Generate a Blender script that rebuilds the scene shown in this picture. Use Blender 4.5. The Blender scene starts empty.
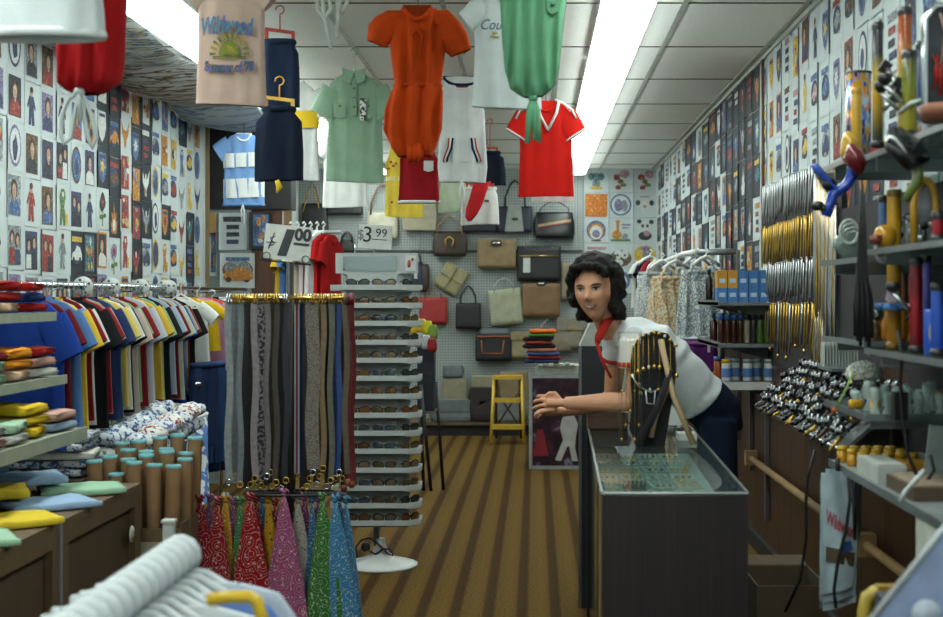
import bpy, math, random
from math import sin, cos, pi, radians
from mathutils import Vector, Matrix, noise

SC = bpy.context.scene
COL = SC.collection
R = random.Random(11)
F, VX, VY, CZ = 1366.0, 535.0, 295.0, 1.58        # focal length in pixels, vanishing point, eye height


def at(px, py, Y):
    """world point seen at a pixel of the 943x617 frame, at depth Y"""
    return Vector(((px - VX) * Y / F, Y, CZ + (VY - py) * Y / F))


def lin(h):
    h = h.lstrip('#')
    c = [int(h[i:i + 2], 16) / 255 for i in (0, 2, 4)]
    return [x / 12.92 if x <= .04045 else ((x + .055) / 1.055) ** 2.4 for x in c] + [1.0]


# ------------------------------------------------------------------ materials
MATS = {}


def N(nt, t, **kw):
    n = nt.nodes.new(t)
    for k, v in kw.items():
        setattr(n, k, v)
    return n


def new_mat(name):
    m = bpy.data.materials.new(name)
    m.use_nodes = True
    nt = m.node_tree
    nt.nodes.clear()
    out = N(nt, 'ShaderNodeOutputMaterial')
    b = N(nt, 'ShaderNodeBsdfPrincipled')
    nt.links.new(b.outputs[0], out.inputs[0])
    return m, nt, b, out


def ramp(nt, stops, interp='LINEAR'):
    r = N(nt, 'ShaderNodeValToRGB')
    r.color_ramp.interpolation = interp
    e = r.color_ramp.elements
    while len(e) < len(stops):
        e.new(.5)
    for i, (p, c) in enumerate(stops):
        e[i].position = p
        e[i].color = lin(c) if isinstance(c, str) else c
    return r


def coords(nt, scale=1.0, kind='Object'):
    tc = N(nt, 'ShaderNodeTexCoord')
    mp = N(nt, 'ShaderNodeMapping')
    mp.inputs['Scale'].default_value = (scale,) * 3 if not isinstance(scale, tuple) else scale
    nt.links.new(tc.outputs[kind], mp.inputs[0])
    return mp.outputs[0]


def bump(nt, b, src, strength=.3, dist=.01):
    bp = N(nt, 'ShaderNodeBump')
    bp.inputs['Strength'].default_value = strength
    bp.inputs['Distance'].default_value = dist
    nt.links.new(src, bp.inputs['Height'])
    nt.links.new(bp.outputs[0], b.inputs['Normal'])


def plain(h, rough=.6, metal=0.0, var=.12, scale=14, spec=None, bmp=0):
    """one colour with a slight procedural unevenness"""
    key = ('plain', h, rough, metal, var, scale, bmp)
    if key in MATS:
        return MATS[key]
    m, nt, b, _ = new_mat('paint_' + h.strip('#'))
    b.inputs['Roughness'].default_value = rough
    b.inputs['Metallic'].default_value = metal
    if spec is not None:
        b.inputs['Specular IOR Level'].default_value = spec
    c = lin(h)
    nz = N(nt, 'ShaderNodeTexNoise')
    nz.inputs['Scale'].default_value = scale
    nz.inputs['Detail'].default_value = 3
    nt.links.new(coords(nt), nz.inputs['Vector'])
    r = ramp(nt, [(.3, [x * (1 - var) for x in c[:3]] + [1]), (.7, [min(1, x * (1 + var)) for x in c[:3]] + [1])])
    nt.links.new(nz.outputs[0], r.inputs[0])
    nt.links.new(r.outputs[0], b.inputs['Base Color'])
    if bmp:
        bump(nt, b, nz.outputs[0], bmp, .01)
    MATS[key] = m
    return m


def cloth(h, bmp=.25, rough=.9, weave=260):
    key = ('cloth', h, bmp, weave)
    if key in MATS:
        return MATS[key]
    m, nt, b, _ = new_mat('fabric_' + h.strip('#'))
    b.inputs['Roughness'].default_value = rough
    b.inputs['Specular IOR Level'].default_value = .15
    c = lin(h)
    v = coords(nt)
    nz = N(nt, 'ShaderNodeTexNoise'); nz.inputs['Scale'].default_value = 9; nz.inputs['Detail'].default_value = 4
    wv = N(nt, 'ShaderNodeTexNoise'); wv.inputs['Scale'].default_value = weave
    nt.links.new(v, nz.inputs['Vector']); nt.links.new(v, wv.inputs['Vector'])
    r = ramp(nt, [(.3, [x * .86 for x in c[:3]] + [1]), (.7, [min(1, x * 1.1) for x in c[:3]] + [1])])
    mx = N(nt, 'ShaderNodeMath', operation='MULTIPLY_ADD')
    mx.inputs[1].default_value = .35
    nt.links.new(wv.outputs[0], mx.inputs[0]); 
    sc = N(nt, 'ShaderNodeMath', operation='MULTIPLY'); sc.inputs[1].default_value = .68
    nt.links.new(nz.outputs[0], sc.inputs[0]); nt.links.new(sc.outputs[0], mx.inputs[2])
    nt.links.new(mx.outputs[0], r.inputs[0]); nt.links.new(r.outputs[0], b.inputs['Base Color'])
    bump(nt, b, nz.outputs[0], bmp, .02)
    MATS[key] = m
    return m


def printed(a, c2, c3=None, scale=30, kind='noise', rough=.8, cut=.5):
    """busy printed pattern of two or three inks"""
    key = ('print', a, c2, c3, scale, kind, cut)
    if key in MATS:
        return MATS[key]
    m, nt, b, _ = new_mat('print_' + a.strip('#') + '_' + c2.strip('#'))
    b.inputs['Roughness'].default_value = rough
    b.inputs['Specular IOR Level'].default_value = .2
    v = coords(nt)
    if kind == 'voronoi':
        t = N(nt, 'ShaderNodeTexVoronoi'); t.inputs['Scale'].default_value = scale; src = t.outputs['Distance']
    else:
        t = N(nt, 'ShaderNodeTexNoise'); t.inputs['Scale'].default_value = scale; t.inputs['Detail'].default_value = 4
        src = t.outputs[0]
    nt.links.new(v, t.inputs['Vector'])
    st = [(0, a), (cut, c2)] if not c3 else [(0, a), (cut - .06, c2), (cut + .08, c3)]
    r = ramp(nt, st, 'CONSTANT')
    nt.links.new(src, r.inputs[0]); nt.links.new(r.outputs[0], b.inputs['Base Color'])
    MATS[key] = m
    return m


def gradient(stops, rough=.15, axis=2, trans=0.0):
    """a dip-dyed plastic or glass tube: colour changes along its own height"""
    key = ('grad', tuple(stops), rough, trans)
    if key in MATS:
        return MATS[key]
    m, nt, b, _ = new_mat('dyed_' + stops[0][1].strip('#'))
    b.inputs['Roughness'].default_value = rough
    b.inputs['Transmission Weight'].default_value = trans
    sp = N(nt, 'ShaderNodeSeparateXYZ')
    nt.links.new(coords(nt, 1.0, 'Generated'), sp.inputs[0])
    r = ramp(nt, stops)
    nt.links.new(sp.outputs[axis], r.inputs[0]); nt.links.new(r.outputs[0], b.inputs['Base Color'])
    MATS[key] = m
    return m


def wood(h1, h2, scale=(30, 30, 2), rough=.45):
    key = ('wood', h1, h2, scale)
    if key in MATS:
        return MATS[key]
    m, nt, b, _ = new_mat('wood_' + h1.strip('#'))
    b.inputs['Roughness'].default_value = rough
    nz = N(nt, 'ShaderNodeTexNoise'); nz.inputs['Scale'].default_value = 1.5; nz.inputs['Detail'].default_value = 6
    nz.inputs['Distortion'].default_value = .6
    nt.links.new(coords(nt, scale), nz.inputs['Vector'])
    r = ramp(nt, [(.3, h1), (.7, h2)])
    nt.links.new(nz.outputs[0], r.inputs[0]); nt.links.new(r.outputs[0], b.inputs['Base Color'])
    MATS[key] = m
    return m


def mulh(h, k):
    return '#' + ''.join('%02x' % min(255, int(int(h[i:i + 2], 16) * k)) for i in (1, 3, 5))


def glass(tint='#e8f2f0', rough=.03, density=.12, ior=1.5, body='#9fb0ae'):
    key = ('glass', tint, rough, density, ior, body)
    if key in MATS:
        return MATS[key]
    m, nt, b, out = new_mat('clear_glass_' + tint.strip('#'))
    nt.nodes.remove(b)
    tr = N(nt, 'ShaderNodeBsdfTransparent'); tr.inputs[0].default_value = lin(tint)
    gl = N(nt, 'ShaderNodeBsdfGlossy'); gl.inputs['Roughness'].default_value = rough
    df = N(nt, 'ShaderNodeBsdfDiffuse'); df.inputs[0].default_value = lin(body)
    fr = N(nt, 'ShaderNodeFresnel'); fr.inputs[0].default_value = ior
    m1 = N(nt, 'ShaderNodeMixShader'); m1.inputs[0].default_value = density
    m2 = N(nt, 'ShaderNodeMixShader')
    nt.links.new(tr.outputs[0], m1.inputs[1]); nt.links.new(df.outputs[0], m1.inputs[2])
    ge = N(nt, 'ShaderNodeNewGeometry')
    fb = N(nt, 'ShaderNodeMath', operation='SUBTRACT'); fb.inputs[0].default_value = 1; nt.links.new(ge.outputs['Backfacing'], fb.inputs[1])
    fm = N(nt, 'ShaderNodeMath', operation='MULTIPLY'); nt.links.new(fr.outputs[0], fm.inputs[0]); nt.links.new(fb.outputs[0], fm.inputs[1])
    nt.links.new(fm.outputs[0], m2.inputs[0]); nt.links.new(m1.outputs[0], m2.inputs[1]); nt.links.new(gl.outputs[0], m2.inputs[2])
    nt.links.new(m2.outputs[0], out.inputs[0])
    MATS[key] = m
    return m


def emit(h, s):
    key = ('emit', h, s)
    if key in MATS:
        return MATS[key]
    m, nt, b, _ = new_mat('lit_diffuser')
    b.inputs['Base Color'].default_value = (.9, .9, .9, 1)
    b.inputs['Emission Color'].default_value = lin(h)
    b.inputs['Emission Strength'].default_value = s
    MATS[key] = m
    return m


CHROME = plain('#c8ccd0', .16, 1.0, .05)
BRASS = plain('#c2a050', .3, 1.0, .1)
GOLD = plain('#c9a24a', .28, 1.0, .15)
SILVER = plain('#b9bdc0', .28, 1.0, .15)
BLACK = plain('#151518', .5)
WHITE = plain('#d8dcda', .45, 0, .05)


# ------------------------------------------------------------------ mesh builder
class MB:
    def __init__(s):
        s.v, s.f, s.m, s.s = [], [], [], []

    def add(s, vs, fs, m=0, smooth=False):
        o = len(s.v)
        s.v += [tuple(v) for v in vs]
        s.f += [tuple(i + o for i in f) for f in fs]
        s.m += [m] * len(fs)
        s.s += [smooth] * len(fs)
        return s

    def box(s, c, d, m=0, rot=None):
        x, y, z = d[0] / 2, d[1] / 2, d[2] / 2
        vs = [Vector(p) for p in ((-x, -y, -z), (x, -y, -z), (x, y, -z), (-x, y, -z), (-x, -y, z), (x, -y, z), (x, y, z), (-x, y, z))]
        if rot is not None:
            vs = [rot @ v for v in vs]
        c = Vector(c)
        return s.add([v + c for v in vs], [(0, 3, 2, 1), (4, 5, 6, 7), (0, 1, 5, 4), (1, 2, 6, 5), (2, 3, 7, 6), (3, 0, 4, 7)], m)

    def b2(s, lo, hi, m=0):
        return s.box([(a + b) / 2 for a, b in zip(lo, hi)], [abs(b - a) for a, b in zip(lo, hi)], m)

    def loft(s, rings, m=0, cap0=True, cap1=True, smooth=True):
        n = len(rings[0])
        vs = [p for r in rings for p in r]
        fs = []
        for i in range(len(rings) - 1):
            for j in range(n):
                k = (j + 1) % n
                fs.append((i * n + j, i * n + k, (i + 1) * n + k, (i + 1) * n + j))
        if cap0:
            fs.append(tuple(range(n - 1, -1, -1)))
        if cap1:
            fs.append(tuple((len(rings) - 1) * n + j for j in range(n)))
        return s.add(vs, fs, m, smooth)

    def tube(s, pts, r, n=6, m=0, caps=True, flat=1.0, smooth=True):
        pts = [Vector(p) for p in pts]
        rs = r if isinstance(r, (list, tuple)) else [r] * len(pts)
        up = Vector((0, 0, 1))
        rings = []
        prev = None
        for i, p in enumerate(pts):
            d = (pts[min(i + 1, len(pts) - 1)] - pts[max(i - 1, 0)])
            d = d.normalized() if d.length > 1e-9 else Vector((0, 0, 1))
            if prev is None:
                a = d.cross(up)
                if a.length < .05:
                    a = d.cross(Vector((0, 1, 0)))
            else:
                a = prev - d * prev.dot(d)
                if a.length < 1e-4:
                    a = d.cross(up)
            a.normalize()
            prev = a
            b = d.cross(a)
            rings.append([p + a * (cos(2 * pi * k / n) * rs[i]) + b * (sin(2 * pi * k / n) * rs[i] * flat) for k in range(n)])
        return s.loft(rings, m, caps, caps, smooth)

    def lathe(s, prof, c=(0, 0, 0), n=16, m=0, M=None, cap0=True, cap1=True, smooth=True):
        """prof: (radius, z)"""
        rings = []
        for r, z in prof:
            ring = [Vector((cos(2 * pi * k / n) * r, sin(2 * pi * k / n) * r, z)) for k in range(n)]
            if M is not None:
                ring = [M @ p for p in ring]
            rings.append([p + Vector(c) for p in ring])
        return s.loft(rings, m, cap0, cap1, smooth)

    def ball(s, c, r, n=12, m=0, rot=None):
        r = (r, r, r) if not isinstance(r, (tuple, list)) else r
        rings = []
        h = max(4, n // 2)
        for i in range(1, h):
            t = pi * i / h - pi / 2
            ring = [Vector((cos(t) * cos(2 * pi * k / n) * r[0], cos(t) * sin(2 * pi * k / n) * r[1], sin(t) * r[2])) for k in range(n)]
            if rot is not None:
                ring = [rot @ p for p in ring]
            rings.append([p + Vector(c) for p in ring])
        return s.loft(rings, m)

    def prism(s, pts, t, fn, m=0):
        """2-D outline pts extruded by t; fn maps (u, v, w) to space"""
        n = len(pts)
        vs = [fn(u, v, 0) for u, v in pts] + [fn(u, v, t) for u, v in pts]
        fs = [tuple(range(n)), tuple(range(2 * n - 1, n - 1, -1))] + [(i, i + n, (i + 1) % n + n, (i + 1) % n) for i in range(n)]
        return s.add(vs, fs, m)

    def poly(s, pts, m=0):
        return s.add(pts, [tuple(range(len(pts)))], m)

    def grid(s, fn, nu, nv, m=0, smooth=True):
        vs = [fn(i / nu, j / nv) for j in range(nv + 1) for i in range(nu + 1)]
        w = nu + 1
        return s.add(vs, [(j * w + i, j * w + i + 1, (j + 1) * w + i + 1, (j + 1) * w + i) for j in range(nv) for i in range(nu)], m, smooth)

    def merge(s, o, M=None, dm=0):
        vs = [M @ Vector(v) for v in o.v] if M is not None else o.v
        k = len(s.v)
        s.v += [tuple(v) for v in vs]
        s.f += [tuple(i + k for i in f) for f in o.f]
        s.m += [x + dm for x in o.m]
        s.s += o.s
        return s

    def build(s, name, mats, parent=None, loc=None, rot=None, bevel=0):
        me = bpy.data.meshes.new(name)
        me.from_pydata(s.v, [], s.f)
        for m in (mats if isinstance(mats, (list, tuple)) else [mats]):
            me.materials.append(m)
        me.polygons.foreach_set('material_index', s.m)
        me.polygons.foreach_set('use_smooth', s.s)
        me.update()
        o = bpy.data.objects.new(name, me)
        COL.objects.link(o)
        if parent is not None:
            o.parent = parent
        if loc is not None:
            o.location = loc
        if rot is not None:
            o.rotation_euler = rot
        if bevel:
            bv = o.modifiers.new('edge', 'BEVEL'); bv.width = bevel; bv.segments = 2; bv.limit_method = 'ANGLE'
        return o


def ell(c, u, v, a, b, n=20, p=1.0, wob=0, k=0, ph=0):
    """ring round c in the plane of u, v; p < 1 squares it; wob: pleats along v"""
    c, u, v = Vector(c), Vector(u), Vector(v)
    out = []
    for i in range(n):
        t = 2 * pi * i / n
        cs, sn = cos(t), sin(t)
        x = a * math.copysign(abs(cs) ** p, cs)
        y = b * math.copysign(abs(sn) ** p, sn)
        if wob:
            y += wob * sin(k * x + ph)
        out.append(c + u * x + v * y)
    return out


def thing(name, label, cat, loc=(0, 0, 0), rz=0.0, group=None, rot=None):
    o = bpy.data.objects.new(name, None)
    o.empty_display_size = .05
    COL.objects.link(o)
    o.location = loc
    o.rotation_euler = rot if rot is not None else (0, 0, rz)
    return tag(o, label, cat, group)


LABELS = {}


def tag(o, label, cat, group=None):
    key = label.lower()
    LABELS.setdefault(key, []).append((o.name, group))
    o['label'] = label
    o['category'] = cat
    if group:
        o['group'] = group
    return o


def struct(name, mb, mats, bevel=0):
    o = mb.build(name, mats, bevel=bevel)
    o['kind'] = 'structure'
    return o


ORD = ['first', 'second', 'third', 'fourth', 'fifth', 'sixth', 'seventh', 'eighth', 'ninth', 'tenth', 'eleventh', 'twelfth', 'thirteenth',
       'fourteenth', 'fifteenth', 'sixteenth', 'seventeenth', 'eighteenth', 'nineteenth', 'twentieth'] + \
      ['twenty-' + x for x in ('first', 'second', 'third', 'fourth', 'fifth', 'sixth', 'seventh', 'eighth', 'ninth')] + ['thirtieth'] + \
      ['thirty-' + x for x in ('first', 'second', 'third', 'fourth', 'fifth', 'sixth', 'seventh', 'eighth', 'ninth')] + ['fortieth']


def text_mesh(txt, size=1.0, shear=0.0, bold=0.0):
    """flat triangles of a line of lettering, centred on the origin in x/y"""
    cu = bpy.data.curves.new('lettering', 'FONT')
    cu.body = txt
    cu.size = size
    cu.shear = shear
    cu.offset = bold
    cu.align_x = 'CENTER'
    cu.align_y = 'CENTER'
    cu.resolution_u = 3
    o = bpy.data.objects.new('lettering', cu)
    COL.objects.link(o)
    bpy.context.view_layer.update()
    dg = bpy.context.evaluated_depsgraph_get()
    me = o.evaluated_get(dg).to_mesh()
    vs = [v.co.copy() for v in me.vertices]
    fs = [tuple(p.vertices) for p in me.polygons]
    o.evaluated_get(dg).to_mesh_clear()
    bpy.data.objects.remove(o)
    return vs, fs


def remesh(mb, voxel, smooth=4):
    """union of overlapping solids into one continuous skin"""
    me = bpy.data.meshes.new('tmp')
    me.from_pydata(mb.v, [], mb.f)
    o = bpy.data.objects.new('tmp', me)
    COL.objects.link(o)
    r = o.modifiers.new('r', 'REMESH'); r.mode = 'VOXEL'; r.voxel_size = voxel
    if smooth:
        s = o.modifiers.new('s', 'SMOOTH'); s.iterations = smooth; s.factor = .5
    bpy.context.view_layer.update()
    dg = bpy.context.evaluated_depsgraph_get()
    e = o.evaluated_get(dg)
    m2 = e.to_mesh()
    out = MB()
    out.add([v.co.copy() for v in m2.vertices], [tuple(p.vertices) for p in m2.polygons], 0, True)
    e.to_mesh_clear()
    bpy.data.objects.remove(o)
    bpy.data.meshes.remove(me)
    return out
# ------------------------------------------------------------------ camera
cam = bpy.data.cameras.new('camera')
cam.sensor_width = 36
cam.lens = 36 * F / 943
cam.shift_x = (943 / 2 - VX) / 943
cam.shift_y = (VY - 617 / 2) / 943
cam.clip_end = 60
cam.dof.use_dof = True
cam.dof.focus_distance = 8.0
cam.dof.aperture_fstop = 3.2
co = bpy.data.objects.new('camera', cam)
COL.objects.link(co)
co.location = (0, 0, CZ)
co.rotation_euler = (pi / 2, 0, 0)
SC.camera = co
SC.view_settings.view_transform = 'Standard'
SC.view_settings.look = 'None'
SC.view_settings.gamma = 1
SC.view_settings.use_curve_mapping = False
SC.view_settings.exposure = 0.0
SC.cycles.use_denoising = True
SC.cycles.max_bounces = 10
SC.cycles.diffuse_bounces = 7
SC.cycles.transparent_max_bounces = 16
SC.cycles.caustics_reflective = False
SC.cycles.caustics_refractive = False
SC.cycles.sample_clamp_indirect = 8

XL, XR, YB, YF, ZC = -2.75, 1.41, 15.9, -2.0, 3.05

# ------------------------------------------------------------------ shell
m, nt, b, _ = new_mat('striped_carpet')
b.inputs['Roughness'].default_value = .95
b.inputs['Specular IOR Level'].default_value = .1
v = coords(nt)
sp = N(nt, 'ShaderNodeSeparateXYZ'); nt.links.new(v, sp.inputs[0])
def _math(op, a, bb, nt=nt):
    n = N(nt, 'ShaderNodeMath', operation=op)
    for i, q in enumerate((a, bb)):
        if isinstance(q, (int, float)): n.inputs[i].default_value = q
        else: nt.links.new(q, n.inputs[i])
    return n.outputs[0]
nz = N(nt, 'ShaderNodeTexNoise'); nz.inputs['Scale'].default_value = 70; nz.inputs['Detail'].default_value = 3; nt.links.new(v, nz.inputs['Vector'])
big = N(nt, 'ShaderNodeTexNoise'); big.inputs['Scale'].default_value = 1.3; nt.links.new(v, big.inputs['Vector'])
wob = _math('MULTIPLY', nz.outputs[0], .03)
xx = _math('ADD', sp.outputs[0], wob)
fr = _math('FRACT', _math('ADD', _math('DIVIDE', xx, .167), 20.0), 0)
rp = ramp(nt, [(0, '#665026'), (.3, '#6e5628'), (.5, '#684f25'), (.58, '#483419'), (.82, '#443117'), (.92, '#665026'), (1, '#665026')])
nt.links.new(fr, rp.inputs[0])
mx = N(nt, 'ShaderNodeMix', data_type='RGBA', blend_type='MULTIPLY'); mx.inputs[0].default_value = .75
r2 = ramp(nt, [(.3, '#8a867c'), (.7, '#ffffff')]); nt.links.new(nz.outputs[0], r2.inputs[0])
nt.links.new(rp.outputs[0], mx.inputs[6]); nt.links.new(r2.outputs[0], mx.inputs[7])
nt.links.new(mx.outputs[2], b.inputs['Base Color'])
bump(nt, b, nz.outputs[0], .5, .01)
CARPET = m
mb = MB(); mb.b2((XL - .1, YF - .1, -.1), (XR + .1, YB + .1, 0)); struct('floor', mb, CARPET)

TILE = plain('#f2f7f4', .9, 0, .07, 60, .1, .2)
WALLP = plain('#b9c2c2', .85, 0, .05)
mb = MB(); mb.b2((XL - .1, YF - .1, ZC), (XR + .1, YB + .1, ZC + .1)); struct('ceiling', mb, TILE)
mb = MB(); mb.b2((XL - .1, YF, 0), (XL, YB, ZC)); struct('wall_left', mb, WALLP)
mb = MB(); mb.b2((XR, YF, 0), (XR + .1, YB, ZC)); struct('wall_right', mb, WALLP)
mb = MB(); mb.b2((XL, YF - .1, 0), (XR, YF, ZC)); struct('wall_front', mb, WALLP)
# back wall: pegboard with a grid of small holes
m, nt, b, _ = new_mat('pegboard')
b.inputs['Roughness'].default_value = .6
sp = N(nt, 'ShaderNodeSeparateXYZ'); nt.links.new(coords(nt), sp.inputs[0])
def cell(ch):
    f = N(nt, 'ShaderNodeMath', operation='DIVIDE'); f.inputs[1].default_value = .032; nt.links.new(ch, f.inputs[0])
    g = N(nt, 'ShaderNodeMath', operation='FRACT'); nt.links.new(f.outputs[0], g.inputs[0])
    h = N(nt, 'ShaderNodeMath', operation='SUBTRACT'); h.inputs[1].default_value = .5; nt.links.new(g.outputs[0], h.inputs[0])
    k = N(nt, 'ShaderNodeMath', operation='MULTIPLY'); nt.links.new(h.outputs[0], k.inputs[0]); nt.links.new(h.outputs[0], k.inputs[1])
    return k.outputs[0]
a = N(nt, 'ShaderNodeMath', operation='ADD'); nt.links.new(cell(sp.outputs[0]), a.inputs[0]); nt.links.new(cell(sp.outputs[2]), a.inputs[1])
rp = ramp(nt, [(0, '#2e3436'), (.05, '#959d9b')], 'CONSTANT'); nt.links.new(a.outputs[0], rp.inputs[0]); nt.links.new(rp.outputs[0], b.inputs['Base Color'])
PEG = m
mb = MB(); mb.b2((XL, YB, 0), (XR, YB + .1, ZC)); struct('wall_back', mb, PEG)

# suspended ceiling grid
TBAR = plain('#aab0aa', .5); GAP = plain('#3c4246', .8)
mb = MB()
for k in range(-1, 6):
    x = .755 - .61 * k
    if XL < x < XR: mb.b2((x - .013, YF, ZC - .006), (x + .013, YB, ZC))
struct('trim_1', mb, TBAR)
mb = MB()
for k in range(-7, 9):
    y = 6.87 + 1.21 * k
    if YF < y < YB: mb.b2((XL, y - .007, ZC - .004), (XR, y + .007, ZC))
struct('trim_2', mb, GAP)
mb = MB(); mb.b2((XR - .02, YF, ZC - .03), (XR, YB, ZC)); struct('trim_3', mb, TBAR)
# pegboard joint rail and seams on the back wall
mb = MB(); mb.b2((XL, YB - .02, 2.075), (.55, YB, 2.105)); struct('trim_4', mb, plain('#3a3f42', .6))
mb = MB()
for px in (419, 505, 580): 
    x = at(px, 0, YB).x; mb.b2((x - .012, YB - .012, .4), (x + .012, YB, 2.9))
struct('trim_5', mb, plain('#8b9494', .6))
# dark wood wainscot along the right wall
DARKWOOD = wood('#2a1a10', '#4a2d1a', (20, 20, 1.2), .4)
mb = MB()
y = 3.0
while y < 12.4:
    mb.b2((XR - .025, y, 0), (XR - .002, y + .396, 1.72)); y += .4
struct('trim_6', mb, DARKWOOD)
mb = MB(); mb.b2((XR - .05, 3, 0), (XR - .026, 12.4, .1)); struct('baseboard_right', mb, BLACK)
# low black platform along the back wall
mb = MB(); mb.b2((XL + .02, YB - .55, 0), (1.38, YB - .002, .12)); mb.b2((XL + .02, YB - .6, .12), (1.38, YB - .002, .155), 1)
struct('trim_7', mb, [plain('#1d1d1f', .7), wood('#4a3c28', '#64523a')])

# partition on the left (front of a booth): dark upper fascia, grey board below, brown door leaf
YP = 11.45
xa, xb = XL + .001, at(291, 0, YP).x
mb = MB(); mb.b2((xa, YP, 2.30), (xb, YP + .25, ZC - .001)); struct('wall_partition_upper', mb, plain('#17161a', .7))
mb = MB(); mb.b2((xa, YP + .01, 0), (at(251, 0, YP).x, YP + .2, 2.299)); struct('wall_partition_lower', mb, plain('#7d8788', .8))
mb = MB(); mb.b2((at(251.3, 0, YP).x, YP + .02, 0), (at(281, 0, YP).x, YP + .07, 2.299)); struct('door_1', mb, wood('#3b2415', '#563620', (12, 12, 1)))
mb = MB(); mb.b2((at(283, 0, YP).x, YP + .02, 0), (at(290, 0, YP).x, YP + .1, 2.299)); struct('trim_8', mb, wood('#57402a', '#77583a', (12, 12, 1)))
mb = MB(); mb.b2((at(208, 0, YP).x, YP - .04, 2.10), (at(216, 0, YP).x, YP + .009, 2.27)); struct('trim_9', mb, wood('#9c7a4a', '#b08c5a'))
mb = MB(); mb.b2((XL + .001, YP - .06, 1.2), (XL + .03, YP - .03, ZC - .04)); struct('trim_10', mb, wood('#7d6a4c', '#917c5a'))

# ------------------------------------------------------------------ fluorescent fittings
DIFF = emit('#f4fff8', 14)
HOUS = plain('#d5d9d4', .4)
ybreak = [-1.7, .9, 3.4, 5.9, 8.45, 11.0, 13.5, 15.7]
for side, (x0, x1) in (('right', (.318, .588)), ('left', (-2.03, -1.70))):
    row = 'over the counter' if side == 'right' else 'over the clothes racks'
    for i in range(len(ybreak) - 1):
        y0, y1 = ybreak[i] + .045, ybreak[i + 1] - .045
        xc, w = (x0 + x1) / 2, x1 - x0
        t = thing('fluorescent_light', f'long white fluorescent ceiling light {row}, {ORD[i]} from the shop front', 'ceiling light', (xc, (y0 + y1) / 2, ZC), group='fluorescent lights ' + row)
        L = y1 - y0
        mb = MB(); mb.box((0, 0, -.027), (w, L, .05)); mb.build('housing', HOUS, t)
        # wrapped lens: trapezoid section
        sec = [(-w / 2 + .004, -.052), (-w / 2 + .012, -.084), (-w / 2 + .03, -.09), (w / 2 - .03, -.09), (w / 2 - .012, -.084), (w / 2 - .004, -.052)]
        mb = MB(); mb.loft([[Vector((a, yy, c)) for a, c in sec] for yy in (-L / 2 + .01, L / 2 - .01)], smooth=False)
        mb.build('diffuser', DIFF, t)
        for q in range(4):
            mb = MB(); mb.lathe([(.012, -.018), (.016, -.008), (.016, .008), (.012, .018)], (-w / 2 + w * (q + .5) / 4, L / 2 + .022, -.075), 10, M=Matrix.Rotation(pi / 2, 3, 'X'))
            mb.build('lamp_socket', plain('#77756a', .6), t)
w = bpy.data.worlds.new('world'); SC.world = w; w.use_nodes = True
w.node_tree.nodes['Background'].inputs[0].default_value = (.02, .022, .025, 1)
# ------------------------------------------------------------------ iron-on transfer posters
PAPER = plain('#b2bdbe', .8, 0, .05, 6)
DARKP = plain('#1e252d', .75, 0, .15, 20)
INK = {}
def mixh(a, b, t):
    f = lambda h: [int(h[i:i + 2], 16) for i in (1, 3, 5)]
    return '#%02x%02x%02x' % tuple(int(x + (y - x) * t) for x, y in zip(f(a), f(b)))
def ink(k):
    if k not in INK:
        P = {'navy': ('#262c48', '#3f4a70', '#141726'), 'blue': ('#4a6a9e', '#24355c', '#8ba4c4'), 'red': ('#94342f', '#5c1e22', '#c07860'), 'orange': ('#c07a2c', '#8a4a1c', '#e0b060'),
             'yellow': ('#d4b440', '#a87a24', '#e8d890'), 'green': ('#5a7a42', '#33502c', '#a0ac68'), 'brown': ('#5f4432', '#33241c', '#94745a'), 'black': ('#1c1d24', '#3c3e4a', '#101014'),
             'violet': ('#7d769c', '#453f66', '#b0a8c0'), 'pink': ('#b88c90', '#7a5060', '#d8bcb4'), 'grey': ('#8a9296', '#4c545c', '#bcc4c4'), 'white': ('#d2d6d2', '#b4bcbc', '#e4e6e2'),
             'skin': ('#c09a82', '#96705c', '#d6b8a2'), 'hair': ('#2a211e', '#4a3830', '#171312'), 'teal': ('#3f7480', '#24444e', '#8ab0b4'), 'sunset': ('#cf7020', '#8f3c12', '#e8b050')}[k]
        q = [mixh(x, '#9aa09c', .22) for x in P]; INK[k] = printed(q[0], mixh(q[0], q[1], .6), mixh(q[0], q[2], .5), 38, cut=.5)
    return INK[k]

def circ(cx, cy, rx, ry, n=14, wob=0, r=None):
    return [(cx + rx * cos(2 * pi * i / n) * (1 + (r.uniform(-wob, wob) if wob else 0)), cy + ry * sin(2 * pi * i / n) * (1 + (r.uniform(-wob, wob) if wob else 0))) for i in range(n)]
def rect(a, b, c, d): return [(a, b), (c, b), (c, d), (a, d)]
def star(cx, cy, r1, r2, k, ph=0): return [(cx + (r1 if i % 2 == 0 else r2) * cos(ph + pi * i / k), cy + (r1 if i % 2 == 0 else r2) * sin(ph + pi * i / k)) for i in range(2 * k)]

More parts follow.
